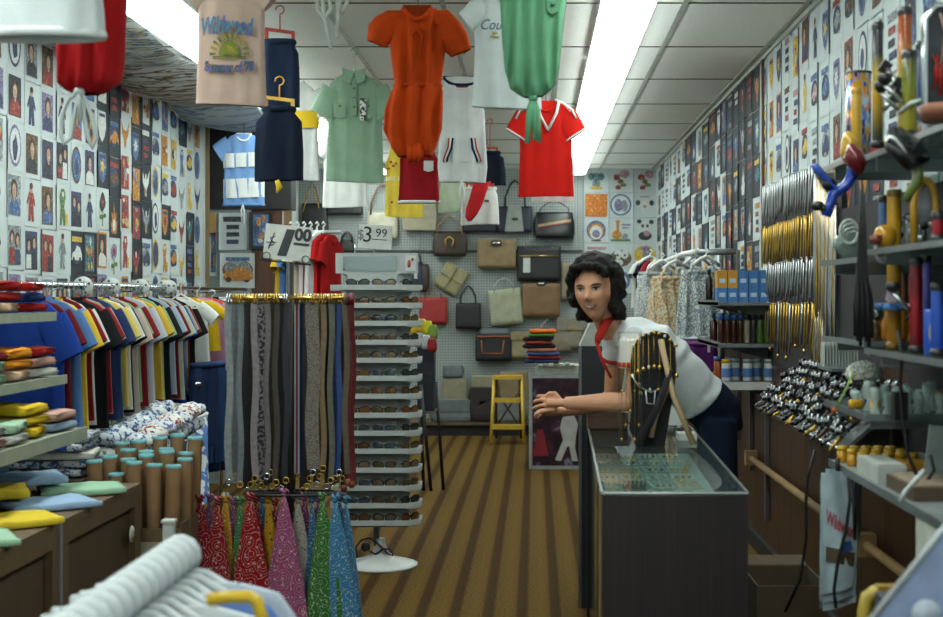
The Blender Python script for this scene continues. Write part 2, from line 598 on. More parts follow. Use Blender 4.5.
def d_portrait(r, c):
    bg = c; top = r.choice(['navy', 'black', 'red', 'blue', 'white'])
    x = .5 + r.uniform(-.05, .05)
    L = [(rect(.14, .1, .86, .92), bg)]
    if r.random() < .3: L = [(rect(.11, .07, .89, .95), r.choice(['red', 'violet', 'orange']))] + [(rect(.17, .12, .83, .9), bg)]
    L += [([(.2, .12), (.22, .34), (x - .12, .44), (x + .12, .44), (.8, .34), (.82, .12)], top if top != bg else 'white'),
          (circ(x, .64, .19, .21, 12, .06, r), 'hair'), (circ(x, .6, .12, .155), 'skin'), (rect(x - .05, .4, x + .05, .5), 'skin')]
    return L, 'portrait'
def d_pair(r, c):
    L = [(rect(.12, .1, .88, .9), c)]
    for x in (.34, .64):
        y = .58 + r.uniform(-.05, .08)
        L += [([(x - .17, .12), (x - .14, y - .18), (x + .14, y - .18), (x + .17, .12)], r.choice(['black', 'navy', 'red', 'white'])), (circ(x, y + .03, .13, .15, 10), 'hair'), (circ(x, y, .085, .11, 10), 'skin')]
    return L, 'couple'
def d_oval(r, c):
    c2 = r.choice(['blue', 'white', 'yellow', 'grey'])
    L = [(circ(.5, .52, .36, .43, 18), c), (circ(.5, .52, .29, .36, 18), c2 if c2 != c else 'navy'), (circ(.5 + r.uniform(-.05, .05), .48, .15, .24, 9, .3, r), 'navy')]
    return L, 'oval emblem'
def d_figure(r, c):
    x = .5 + r.uniform(-.06, .06)
    L = [([(x - .16, .1), (x - .02, .12), (x, .3), (x + .05, .1), (x + .2, .12), (x + .13, .5), (x + .24, .42), (x + .26, .5), (x + .12, .72), (x - .12, .72), (x - .27, .5), (x - .22, .44), (x - .13, .55)], c),
         (circ(x, .8, .09, .1, 10), 'skin'), (circ(x, .85, .1, .07, 8), 'hair')]
    return L, 'standing figure'
def d_eagle(r, c):
    L = [([(.1, .86), (.2, .5), (.38, .34), (.42, .1), (.5, .18), (.58, .1), (.62, .34), (.8, .5), (.9, .86), (.66, .62), (.56, .58), (.5, .72), (.44, .58), (.34, .62)], c), (circ(.5, .66, .07, .09, 8), 'white'), (star(.5, .25, .12, .05, 5), 'orange')]
    return L, 'eagle'
def d_car(r, c):
    L = [(circ(.5, .5, .4, .26, 14), 'navy' if c != 'navy' else 'grey'), ([(.12, .34), (.2, .5), (.4, .56), (.52, .68), (.74, .64), (.9, .48), (.9, .34)], c), (circ(.28, .34, .09, .08, 8), 'black'), (circ(.74, .34, .09, .08, 8), 'black'), (rect(.14, .76, .86, .88), r.choice(['red', 'blue', 'yellow']))]
    return L, 'hot rod'
def d_flower(r, c):
    L = [([(.46, .08), (.5, .5), (.56, .5), (.54, .08)], 'green'), (circ(.5, .66, .26, .22, 10, .22, r), c), (circ(.5, .66, .13, .11, 8, .2, r), 'red' if c != 'red' else 'pink'), (circ(.36, .3, .13, .06, 8), 'green'), (circ(.66, .34, .13, .06, 8), 'green')]
    return L, 'flower'
def d_panel(r, c):
    L = [(rect(.16, .08, .84, .93), c)]
    for k in range(9):
        x, y = r.uniform(.26, .74), r.uniform(.17, .84)
        L.append((circ(x, y, r.uniform(.05, .13), r.uniform(.05, .16), 8, .35, r), r.choice(['white', 'yellow', 'skin', 'navy', 'red', 'grey', 'orange'])))
    return L, 'crowded scene'
def d_shield(r, c):
    L = [([(.2, .86), (.8, .86), (.84, .5), (.7, .24), (.5, .1), (.3, .24), (.16, .5)], c), (star(.5, .52, .24, .1, r.choice([5, 6, 8])), r.choice(['yellow', 'white', 'red'])), (rect(.26, .72, .74, .8), 'navy')]
    return L, 'shield'
def d_beast(r, c):
    L = [([(.3, .08), (.34, .5), (.26, .7), (.4, .9), (.62, .9), (.7, .72), (.6, .5), (.72, .34), (.66, .08), (.54, .08), (.5, .28), (.42, .08)], c), (circ(.5, .78, .08, .06, 8), 'white'), (rect(.66, .1, .84, .36), 'yellow')]
    return L, 'beast'
def d_flame(r, c):
    L = [([(.3, .1), (.2, .4), (.34, .36), (.3, .66), (.46, .52), (.5, .9), (.62, .56), (.74, .66), (.68, .38), (.82, .44), (.7, .1)], c), (circ(.5, .3, .13, .16, 9, .2, r), 'white')]
    return L, 'flame'
def d_rainbow(r, c):
    L = []
    for k, q in enumerate(['red', 'orange', 'yellow', 'blue']):
        a, b = .4 - .07 * k, .34 - .07 * k
        L.append(([(.5 + a * cos(pi * i / 10), .4 + a * 1.1 * sin(pi * i / 10)) for i in range(11)] + [(.5 + b * cos(pi * i / 10), .4 + b * 1.1 * sin(pi * i / 10)) for i in range(10, -1, -1)], q))
    L += [(circ(.2, .36, .13, .09, 8), c), (circ(.8, .36, .13, .09, 8), c)]
    return L, 'rainbow'
def d_blocks(r, c):
    L = [(rect(.15, .76, .85, .9), c)]
    for k in range(3):
        y = .62 - .2 * k
        L.append((rect(.2 + r.uniform(0, .1), y - .06, .8 - r.uniform(0, .15), y + .06), r.choice(['black', 'navy', c, 'red'])))
    return L, 'stacked bands'

LIGHTD = [d_portrait, d_portrait, d_portrait, d_pair, d_oval, d_figure, d_panel, d_shield, d_beast, d_car, d_flower, d_rainbow]
DARKD = [d_eagle, d_flame, d_car, d_shield, d_panel, d_eagle, d_blocks]

def poster(label, group, o, u, v, n, w, h, des, tone, dark=False, r=R, inset=(0, 0, 1, 1)):
    """one sheet: o lower-left corner on the wall, u/v its width and height directions, n out of the wall"""
    o, u, v, n = Vector(o), Vector(u), Vector(v), Vector(n)
    lay, _ = des(r, tone)
    a = r.uniform(-.018, .018)
    u2, v2 = u * cos(a) + v * sin(a), v * cos(a) - u * sin(a)
    curl = r.uniform(.002, .007)
    lift = .003 + r.uniform(0, .004)
    mats, idx = [DARKP if dark else PAPER], {}
    mb = MB()
    S = lambda x, y, k: o + u2 * (x * w) + v2 * (y * h) + n * (lift + curl * (max(0, abs(x - .5) - .4) / .1) ** 2 * 2 + .0006 * k)
    xs = [0, .04, .09, .5, .91, .96, 1]
    vs = [S(x, y, 0) for y in (0, 1) for x in xs]
    flip = u.cross(v).dot(n) < 0
    fs = [(i, i + 1, i + 8, i + 7) for i in range(6)]
    mb.add(vs, [f[::-1] for f in fs] if flip else fs, 0, True)
    for k, (p, c) in enumerate(lay):
        if c not in idx:
            idx[c] = len(mats); mats.append(ink(c))
        q = [S(min(.97, max(.03, inset[0] + x * (inset[2] - inset[0]))), min(.97, max(.03, inset[1] + y * (inset[3] - inset[1]))), k + 3) for x, y in p]
        mb.poly(q[::-1] if flip else q, idx[c])
    return tag(mb.build('art_poster', mats), label, 'poster', group)

def sheet_label(des, tone, dark, where, row, col, side):
    nm = des(random.Random(1), tone)[1]
    return f"{tone} {nm} on {'black' if dark else 'white'} sheet, {ORD[row]} row down and {ORD[col]} {side} {where}"

TONES = ['navy', 'blue', 'red', 'orange', 'brown', 'violet', 'teal', 'grey', 'green', 'yellow', 'pink', 'black']
# left wall, over the shirt rail
rp_ = random.Random(5)
W_, H_ = .243, .262
for c in range(19):
    y0 = 6.84 + c * W_
    if y0 + W_ > 11.42: break
    off = rp_.uniform(-.03, .03)
    for rw in range(6):
        z1 = 3.03 - .01 + off - rw * H_
        if z1 > 3.04: z1 = 3.04
        dk = (7 <= c <= 11 and rw <= 2 and c != 9) or (c in (8, 10) and rw == 3) or (c in (5, 6) and rw >= 4) or (c in (10, 11) and rw in (3, 4) and rp_.random() < .7)
        if not dk and c >= 12 and rp_.random() < .12: dk = True
        if c < 6: des = rp_.choice([d_portrait, d_portrait, d_portrait, d_pair, d_oval, d_figure, d_panel, d_figure])
        elif c < 9: des = rp_.choice([d_panel, d_figure, d_shield, d_flower, d_portrait])
        else: des = rp_.choice([d_car, d_shield, d_oval, d_panel, d_beast, d_car, d_eagle])
        if dk: des = rp_.choice(DARKD)
        if (c, rw) == (4, 3): des = d_beast
        tone = 'green' if (c, rw) == (4, 3) else rp_.choice(['grey', 'white', 'orange', 'teal', 'red', 'blue', 'brown'] if dk else (['navy', 'blue', 'violet', 'brown', 'grey', 'navy', 'red', 'black', 'black', 'grey', 'brown'] if c < 9 else ['navy', 'yellow', 'orange', 'blue', 'red', 'yellow', 'grey']))
        ins = (0, 0, 1, 1)
        poster(sheet_label(des, tone, dk, 'above the shirts', rw, c, 'from front'), 'posters on the wall above the shirts', (XL, y0, z1 - H_ + .004), (0, 1, 0), (0, 0, 1), (1, 0, 0), W_ - .003, H_ - .002, des, tone, dk, rp_, ins)
# right wall, over the pipes and the dresses
rq = random.Random(9)
y = 4.48; c = 0
while y < 15.3:
    w_ = .25 if y < 8.3 else (.3 if y < 10.4 else .42)
    off = rq.uniform(-.04, .02)
    H2 = .275
    for rw in range(5):
        if y < 6.7 and rw > 3: continue
        if 6.7 < y < 8.2 and rw > 2: continue
        z1 = 3.03 + off - rw * H2
        if 8.45 <= y < 9.75: dk = rq.random() < .93
        elif 9.75 <= y < 12.2: dk = rq.random() < .55
        elif y >= 12.2: dk = rq.random() < .2
        else: dk = y < 7.6 and rw == 3 and y > 5.4
        des = rq.choice(DARKD) if dk else rq.choice([d_car, d_oval, d_panel, d_blocks, d_shield, d_figure, d_portrait, d_blocks])
        tone = rq.choice(['grey', 'orange', 'teal', 'red', 'blue', 'white', 'grey']) if dk else rq.choice(['yellow', 'violet', 'grey', 'brown', 'orange', 'blue', 'navy', 'pink'] if y < 8.4 else ['grey', 'brown', 'orange', 'navy', 'teal'])
        poster(sheet_label(des, tone, dk, 'above the pipes', rw, c, 'from front'), 'posters on the wall above the pipes', (XR, y + w_, z1 - H2 + .004), (0, -1, 0), (0, 0, 1), (-1, 0, 0), w_ - .004, H2 - .003, des, tone, dk, rq, (.08, .04, .92, .96))
    y += w_; c += 1
# two thin brown strips between the sheet runs
for yy in (8.36,):
    mb = MB(); mb.b2((XR - .022, yy, 1.75), (XR - .001, yy + .03, 3.02)); struct('trim_11', mb, wood('#4a3a26', '#6a5436'))
# back wall, beside the right-hand corner: animals and flowers
def a_elephant(r, c): return [(circ(.5, .62, .2, .18), 'grey'), (circ(.3, .64, .13, .15), 'teal'), (circ(.7, .64, .13, .15), 'teal'), (circ(.5, .34, .17, .16), 'grey'), (rect(.46, .3, .54, .56), 'teal'), (circ(.5, .18, .28, .07), 'yellow')], 'grey elephant'
def a_rose(r, c): return [(circ(.66, .74, .2, .17, 10, .2, r), 'pink'), (circ(.34, .6, .16, .13, 9, .2, r), 'red'), (circ(.5, .44, .12, .1, 8), 'brown'), (circ(.62, .3, .14, .08, 8), 'green'), (circ(.4, .2, .12, .1, 8, .2, r), 'red')], 'roses'
def a_horse(r, c): return [(rect(.04, .04, .96, .96), 'sunset'), (circ(.55, .6, .26, .2), 'yellow'), ([(.3, .1), (.36, .42), (.3, .5), (.56, .56), (.64, .76), (.74, .74), (.8, .6), (.7, .6), (.66, .42), (.68, .1), (.6, .1), (.56, .34), (.42, .34), (.38, .1)], 'black')], 'horse at sunset'
def a_owl(r, c): return [(circ(.5, .52, .44, .44, 20), 'blue'), (circ(.5, .52, .37, .37, 20), 'white'), (circ(.4, .5, .17, .26), 'violet'), (circ(.64, .48, .15, .24), 'grey')], 'owls in a blue ring'
def a_koala(r, c): return [(circ(.5, .48, .26, .24), 'white'), (circ(.22, .6, .1, .11), 'black'), (circ(.78, .58, .1, .11), 'black'), (circ(.5, .44, .06, .06, 8), 'orange'), (rect(.3, .8, .7, .86), 'pink')], 'white bear'
def a_arch(r, c): return [(circ(.5, .5, .4, .4, 18), 'blue'), (circ(.5, .46, .33, .34, 16), 'orange'), (circ(.5, .42, .26, .28, 14), 'white'), (circ(.5, .36, .16, .16, 10), 'violet'), (rect(.3, .06, .7, .12), 'brown')], 'rainbow disc'
def a_giraffe(r, c): return [(rect(.1, .06, .9, .16), 'green'), (circ(.34, .32, .2, .18), 'orange'), (rect(.32, .4, .44, .84), 'orange'), (circ(.38, .86, .1, .06), 'orange'), (circ(.68, .24, .13, .14), 'grey'), (rect(.52, .7, .9, .76), 'violet'), (rect(.56, .58, .84, .64), 'violet')], 'giraffe'
def a_panda(r, c): return [(circ(.5, .66, .24, .22), 'white'), (circ(.26, .86, .1, .09), 'black'), (circ(.76, .84, .1, .09), 'black'), (circ(.4, .68, .06, .07, 8), 'black'), (circ(.6, .68, .06, .07, 8), 'black'), (circ(.5, .28, .28, .18), 'black'), (circ(.56, .38, .13, .12), 'pink')], 'panda'
def a_bird(r, c): return [(rect(.1, .74, .9, .86), 'pink'), (circ(.5, .52, .14, .16), 'green'), (circ(.3, .36, .16, .08), 'orange'), (circ(.7, .36, .16, .08), 'orange'), (rect(.46, .1, .54, .4), 'green')], 'green bird'
def a_dogs(r, c): return [(circ(.5, .4, .45, .34), 'brown'), (circ(.38, .56, .16, .2), 'white'), (circ(.66, .56, .15, .19), 'white'), (circ(.4, .22, .2, .14), 'white'), (circ(.38, .52, .05, .05, 8), 'black'), (circ(.66, .52, .05, .05, 8), 'black')], 'puppies'
def a_cat(r, c): return [(circ(.5, .5, .46, .42), 'yellow'), (circ(.5, .54, .28, .34), 'violet'), (circ(.4, .62, .05, .05, 8), 'yellow'), (circ(.6, .62, .05, .05, 8), 'yellow')], 'grey cat'
def a_lamb(r, c): return [(circ(.5, .5, .4, .4), 'blue'), (circ(.5, .46, .28, .3), 'white'), (circ(.5, .3, .22, .16), 'orange')], 'white lamb'
rows = [[a_elephant, a_rose, a_rose], [a_horse, a_owl, a_koala], [a_arch, a_giraffe, a_panda], [a_bird, a_dogs, a_cat], [a_arch, a_lamb, a_owl]]
rb = random.Random(3)
for i, row in enumerate(rows):
    for j, d in enumerate(row):
        p = at(584 + 24.4 * j, 192.5 + 25.2 * i, YB)
        nm = d(rb, 'x')[1]
        poster(f'{nm} on white sheet, back wall, {ORD[i]} row down and {ORD[j]} across', 'animal posters on the back wall', (p.x, YB - .002, p.z), (1, 0, 0), (0, 0, 1), (0, -1, 0), .283, .29, d, 'x', False, rb)
# sheets on the partition under the booth
def b_hotrod(r, c): return [(circ(.5, .52, .44, .3, 20), 'red'), (circ(.5, .56, .38, .25, 20), 'grey'), ([(.08, .24), (.12, .44), (.3, .5), (.45, .6), (.7, .6), (.8, .5), (.94, .44), (.94, .26), (.8, .2), (.2, .2)], 'orange'), (circ(.24, .24, .09, .08, 8), 'black'), (circ(.76, .24, .09, .08, 8), 'black'), (rect(.16, .78, .84, .88), 'blue')], 'orange hot rod'
for (x0, y0, x1, y1, d, tone, dk, lb) in (
        (209.5, 276, 217, 229, d_panel, 'blue', False, 'narrow white poster with blue scene beside the corner post on the partition'),
        (219, 250, 247, 213, d_blocks, 'black', False, 'grey poster with bold black bands high on the partition under the booth'),
        (220, 288, 255, 253, b_hotrod, 'orange', False, 'large poster of an orange hot rod on the partition under the booth'),
        (249.5, 249, 272, 212, d_panel, 'blue', True, 'blue and yellow poster with red top behind the price sign')):
    p, q = at(x0, y0, YP), at(x1, y1, YP)
    poster(lb, 'posters on the partition', (p.x, YP + .008 if x0 < 248 else YP + .009, p.z), (1, 0, 0), (0, 0, 1), (0, -1, 0), q.x - p.x, q.z - p.z, d, tone, dk, rb)
# ------------------------------------------------------------------ clothes
def front(a, b, x, p1=.8, p2=.45):
    """depth of a garment's front at x from its centre"""
    q = min(1, abs(x) / a) ** (1 / p1)
    return -b * max(0, (1 - q * q)) ** (p2 / 2)

def body(sec, m=0, wob=.006, k=70, n=40, ph=0, caps=(False, False), p2=.45, mb=None):
    """cloth tube: sec = (z, cx, half width, half depth[, pleat])"""
    mb = mb or MB()
    rings = []
    for s in sec:
        z, cx, a, b = s[:4]
        wv = s[4] if len(s) > 4 else wob
        ring = []
        for i in range(n):
            t = 2 * pi * i / n
            cs, sn = cos(t), sin(t)
            x = a * math.copysign(abs(cs) ** .8, cs)
            y = b * math.copysign(abs(sn) ** p2, sn)
            y += 1.7 * wv * (sin(k * x + ph + z * 3) + .5 * sin(k * 1.7 * x + ph * 2 - z * 9)) * abs(sn) ** .5
            ring.append(Vector((cx + x, y, z + .006 * sin(9 * x + ph))))
        rings.append(ring)
    mb.loft(rings, m, *caps)
    return mb

def smooth_sec(sec, k=3):
    """refine a section list by cosine-free linear interpolation with easing"""
    out = []
    for a, b in zip(sec, sec[1:]):
        for i in range(k):
            t = i / k
            out.append(tuple(x + (y - x) * t for x, y in zip(a, b)))
    return out + [sec[-1]]

def decal(pts_faces, a, b, cx, z0, parent, name, mat, lift=.006, p2=.45):
    vs, fs = pts_faces
    mb = MB()
    mb.add([Vector((cx + v[0], front(a, b, v[0], p2=p2) - lift, z0 + v[1])) for v in vs], fs, 0)
    return mb.build(name, mat, parent)

def patch(parent, name, mat, x0, z0, w, h, a, b, pts=None, lift=.005, t=.003):
    """small sewn-on piece following the front of the cloth"""
    pts = pts or [(0, 0), (1, 0), (1, 1), (0, 1)]
    mb = MB()
    mb.prism(pts, 1, lambda u, v, q: Vector((x0 + u * w, front(a, b, x0 + u * w) - lift - (t if q else 0), z0 + v * h)), 0)
    return mb.build(name, mat, parent)

def band(parent, name, mat, z, a, b, r=.008, cx=0, n=28, dip=0):
    """ribbed ring round an opening"""
    pts = []
    for i in range(n + 1):
        t = 2 * pi * i / n
        pts.append((cx + a * cos(t), b * sin(t), z - dip * max(0, -sin(t))))
    mb = MB(); mb.tube(pts, r, 6, caps=False, flat=1.3)
    return mb.build(name, mat, parent)

def sleeve(parent, mat, sg, w, h, L=.3, drop=.2, r0=.115, r1=.1, cuff=None, z0=-.03, name='sleeve'):
    """short sleeve from the shoulder; lengths as shares of w and h"""
    mb = MB()
    sx, sz = sg * w * .31, -h * r0 + .02 * h + z0 * h
    ex, ez = sg * w * (.37 + L), sz - h * drop
    rings = []
    for i in range(6):
        t = i / 5
        c = Vector((sx + (ex - sx) * t, 0, sz + (ez - sz) * t ** 1.15))
        d = Vector((ex - sx, 0, ez - sz)).normalized()
        rr = h * (r0 + (r1 - r0) * t)
        rings.append(ell(c, Vector((-d.z, 0, d.x)), (0, 1, 0), rr, .022 + .012 * t, 16, .9))
    mb.loft(rings, 0, False, False)
    o = mb.build(name, mat, parent)
    if cuff:
        mb = MB(); mb.tube(rings[-1] + [rings[-1][0]], .006, 6, caps=False); mb.build('cuff', cuff, o)
    return o

def hook(pt, name='clothes_hanger', w=.19, mat=None, label=None, cat='hanger', top=None, drop=.07, wood_=False, group=None):
    """hanger: pt = bottom of hook stem; two sloping arms and a hook up to top"""
    mb = MB()
    x, y, z = pt
    w *= .85; mb.tube([(x - w, y, z - drop - .035), (x - w * .5, y, z - drop * .4 - .03), (x, y, z - .02), (x + w * .5, y, z - drop * .4 - .03), (x + w, y, z - drop - .035)], .0055, 6)
    mb.tube([(x - w, y, z - drop - .035), (x, y, z - drop - .04), (x + w, y, z - drop - .035)], .004, 5)
    ht = (top if top else z + .1) - z
    rr = .022
    hk = [(x, y, z - .02)] + [(x, y, z + max(.02, ht - 2 * rr - .01))] + [(x + rr * sin(t) , y, z + ht - rr - rr * cos(t)) for t in [0, .8, 1.6, 2.4, 3.1, 3.9, 4.6]]
    mb.tube(hk, .0025, 5)
    o = mb.build(name, mat or glass('#dfe8e8', .1, .5))
    return tag(o, label, cat, group)

TEE = [(-1, 0, .5, .035), (-.75, 0, .48, .035), (-.5, 0, .465, .036), (-.32, 0, .47, .036), (-.2, 0, .46, .034), (-.1, 0, .42, .03), (-.04, 0, .32, .026), (-.008, 0, .2, .02), (.0, 0, .15, .017)]
def tee(name, label, loc, w, h, col, group=None, sleeves=True, collar=None, cuff=None, rz=0, wob=.005, cat='shirt', L=.3, r0=.115, tank=False, drop=.2, hem=None, thick=1.0):
    t = thing(name, label, cat, loc, rz, group)
    m = cloth(col) if isinstance(col, str) else col
    sec = [(z * h, c * w, a * w, b * (w / .42) ** .5 * .9 * thick, wob * (1 if z < -.3 else .4)) for z, c, a, b in TEE]
    if tank:
        sec = [s if s[0] < -.25 * h else (s[0], s[1], s[2] * .82, s[3], s[4]) for s in sec]
    body(smooth_sec(sec, 2), wob=wob, ph=R.uniform(0, 6)).build('body', m, t)
    cm = cloth(collar) if isinstance(collar, str) else (collar or m)
    band(t, 'neckband', cm, .0, .16 * w, .022, .009, dip=.1 * h if not tank else .12 * h)
    if sleeves:
        for sg in (-1, 1):
            sleeve(t, m, sg, w, h, L, drop, r0, r0 * .92, cloth(cuff) if cuff else None)
    if hem:
        band(t, 'hem', cloth(hem), -h, .5 * w, .034, .009)
    return t

# ---- 1 beige transfer tee: colour lettering round a green sun
t = tee('hanging_tee_shirt', 'beige tee shirt with seaside lettering and a green sun, hanging from the ceiling', (at(231.5, 0, 5.66).x, 5.66, 2.94), .292, .575, '#b7a093', sleeves=True, L=.22, drop=.12, wob=.0022)
A_, B_ = .47 * .292, .032
def lettering(parent, txt, width, z0, size, mat, arc=0.0, shear=0, A=A_, B=B_, cx=0, name='lettering', bold=0.004, lift=.007):
    vs, fs = text_mesh(txt, size, shear, bold)
    x0, x1 = min(v.x for v in vs), max(v.x for v in vs)
    k = width / (x1 - x0)
    vs = [((v.x - (x0 + x1) / 2) * k, v.y + arc * (1 - ((v.x - (x0 + x1) / 2) * k / (width / 2)) ** 2)) for v in vs]
    return decal((vs, fs), A, B, cx, z0, parent, name, mat, lift)
zt = lambda py, Y: CZ + (VY - py) * Y / F
LM = printed('#5a5c9c', '#4c7a94', '#7a5a50', 22)
lettering(t, 'Wildwood', .215, zt(30, 5.66) - 2.94, .095, LM, .012, .15, cx=-.008, lift=.013)
lettering(t, "Summer of '78", .205, zt(68, 5.66) - 2.94, .052, printed('#6a5a94', '#44586a', '#7a5048', 26), -.006, .1, lift=.012)
mb = MB(); zs = zt(50, 5.66) - 2.94
def fr_(x, z): return Vector((x, front(A_, B_, x) - .007, z))
pts = [fr_(.044 * cos(a), zs - .028 + .062 * sin(a)) for a in [pi * i / 12 for i in range(13)]]
mb.poly([p for p in pts][::-1])
for i in range(11):
    a = pi * (i - 0.0) / 10
    c, s = cos(a), sin(a)
    q = lambda r, o: fr_(r * c - o * s, zs - .022 + r * 1.05 * s + o * c)
    mb.poly([q(.056, -.005), q(.056, .005), q(.082, .006), q(.082, -.006)][::-1])
for zz in (-.036, -.043): mb.poly([fr_(-.07, zs + zz), fr_(.07, zs + zz), fr_(.07, zs + zz + .004), fr_(-.07, zs + zz + .004)])
mb.build('sun_print', printed('#4e5e3a', '#6f7a34', '#9a8a3a', 30), t)

# ---- 2 denim skirts on coloured clip hangers
DENIM = cloth('#1f2c44', .3)
def skirt(name, label, loc, w, top, h, col, flare=1.0, slit=False, cat='skirt'):
    t = thing(name, label, cat, loc)
    m = cloth(col) if isinstance(col, str) else col
    sec = [(-h, 0, w * flare / 2, .05, .006), (-h * .6, 0, w * (flare * .6 + .4) / 2, .05, .006), (-h * .2, 0, w * .94 / 2, .045, .004), (-.03, 0, top / 2, .04, .003), (0, 0, top / 2, .04, .002)]
    body(smooth_sec(sec, 3), k=50, ph=1).build('body', m, t)
    band(t, 'waistband', m, -.008, top / 2, .04, .012)
    return t
def clip_hanger(label, px, py, Y, w, col, topz, tilt=.1):
    x, _, z = at(px, py, Y)
    mb = MB()
    mb.box((x, Y, z), (w, .012, .016), rot=Matrix.Rotation(tilt, 3, 'Y'))
    for sg in (-1, 1): mb.box((x + sg * w * .45, Y, z - .028 - sg * w * .45 * tilt), (.014, .03, .05))
    mb.tube([(x, Y, z)] + [(x, Y, topz - .06)] + [(x + .022 * sin(a), Y, topz - .025 - .022 * cos(a)) for a in (0, .8, 1.6, 2.4, 3.1, 4, 4.8)], .0035, 6)
    t = tag(mb.build('skirt_hanger', plain(col, .35)), label, 'hanger', None)
    return t
clip_hanger('red plastic clip hanger holding the upper denim skirt', 280, 31, 6.87, .15, '#a82a22', 3.04, .14)
x, _, z = at(279.5, 41, 6.87)
skirt('hanging_skirt', 'dark denim skirt on a red clip hanger beside the beige tee', (x, 6.87, z), .2, .15, zt(41, 6.87) - zt(108, 6.87), DENIM, 1.0)
clip_hanger('yellow plastic clip hanger holding the lower denim shorts', 279.5, 99, 6.7, .145, '#d8a822', zt(88, 6.7) + .06, .12)
x, _, z = at(279, 108, 6.7)
s = skirt('hanging_shorts', 'dark navy denim shorts on a yellow clip hanger under the denim skirt', (x, 6.7, z), .235, .15, .36, cloth('#171f31'), 1.0, cat='shorts')
mb = MB(); mb.tube([(0.0, -.05, -.36), (.012, -.052, -.39), (.0, -.05, -.42)], [.012, .016, .006], 6); mb.build('tassel', cloth('#d6b83a'), s)

# ---- 3 green polo shirt
Y = 8.08
x, _, z = at(355, 74, Y)
zc = zt(182, Y)
t = tee('hanging_shirt', 'pale green polo shirt with two chest pockets hanging from the ceiling', (x, Y, z), .345, z - zc, '#7f9c84', L=.17, drop=.24, r0=.145)
h = z - zc
mb = MB()
for sg in (-1, 1):
    mb.prism([(0, 0), (sg * .07, .018), (sg * .062, -.055), (sg * .022, -.075)][::sg], .006, lambda u, v, q: Vector((u, -.038 - q - abs(u) * .05, v + .01)))
mb.build('collar', cloth('#86a38c'), t)
patch(t, 'placket', cloth('#7c9a81'), -.014, -.25, .028, .22, .17, .032, lift=.004)
for k in range(3):
    mb = MB(); mb.ball((.0, -.043, -.09 - .055 * k), (.006, .004, .006), 8); mb.build('button', plain('#6a5a3a', .4), t)
for sg in (-1, 1):
    pk = patch(t, 'pocket', cloth('#7a977e'), sg * .085 - .035, -.27, .07, .09, .17, .033, pts=[(0, .12), (.5, 0), (1, .12), (1, 1), (0, 1)], lift=.004)
    mb = MB(); mb.ball((sg * .085, -.044, -.195), (.006, .004, .006), 8); mb.build('button', plain('#6a5a3a', .4), pk)
patch(t, 'price_tag', printed('#d2d4d0', '#3c4248', None, 60), .035, -.28, .035, .13, .17, .033, lift=.012)
hook((x, Y, z + .01), w=.13, label='clear hanger holding the green polo shirt', top=3.045, drop=.05)

# ---- 4 white tee behind the green shirt
Y = 10.5
x, _, z = at(345, 130, Y)
tee('hanging_tee_shirt', 'plain white tee shirt hanging behind the green polo shirt', (x, Y, z), .35, z - zt(207, Y), '#d2d6d4', L=.2)
hook((x, Y, z + .005), w=.13, label='hanger of the white tee behind the green polo', top=3.045, drop=.05)
Y = 8.7
x, _, z = at(296, 82, Y)
t = tee('hanging_tee_shirt', 'white tee shirt with a yellow chest band behind the denim skirts', (x, Y, z), .3, z - zt(180, Y), '#d0d4d2', L=.24)
body([(-.19, 0, .148, .04), (-.3, 0, .146, .041)], wob=0).build('chest_band', cloth('#d8b42c'), t)
hook((x, Y, z + .005), w=.1, label='hanger of the white tee with the yellow band', top=3.045, drop=.05)

# ---- 5 blue and white striped knit top
Y = 10.5
x, _, z = at(244, 134, Y)
h = z - zt(205, Y)
t = tee('hanging_tee_shirt', 'light blue knit top with two white stripes against the dark partition', (x, Y, z), .32, h, '#6d93c4', L=.26, r0=.15, drop=.12, collar='#d4d8d8', hem='#5c82b4')
for a, b in ((-.27, -.47), (-.63, -.9)):
    body([(a * h, 0, .157, .037), (b * h, 0, .157, .037)], wob=.003).build('stripe', cloth('#d2d8d8'), t)
mb = MB()
for sg in (-1, 1): mb.tube([(0, -.04, -h), (sg * .012, -.045, -h - .05), (sg * .006, -.04, -h - .18 - .04 * sg)], .006, 5)
mb.build('drawstring', cloth('#c4ccd0'), t)
hook((x, Y, z + .015), w=.13, label='black hanger of the striped knit top', mat=BLACK, top=3.045, drop=.05)

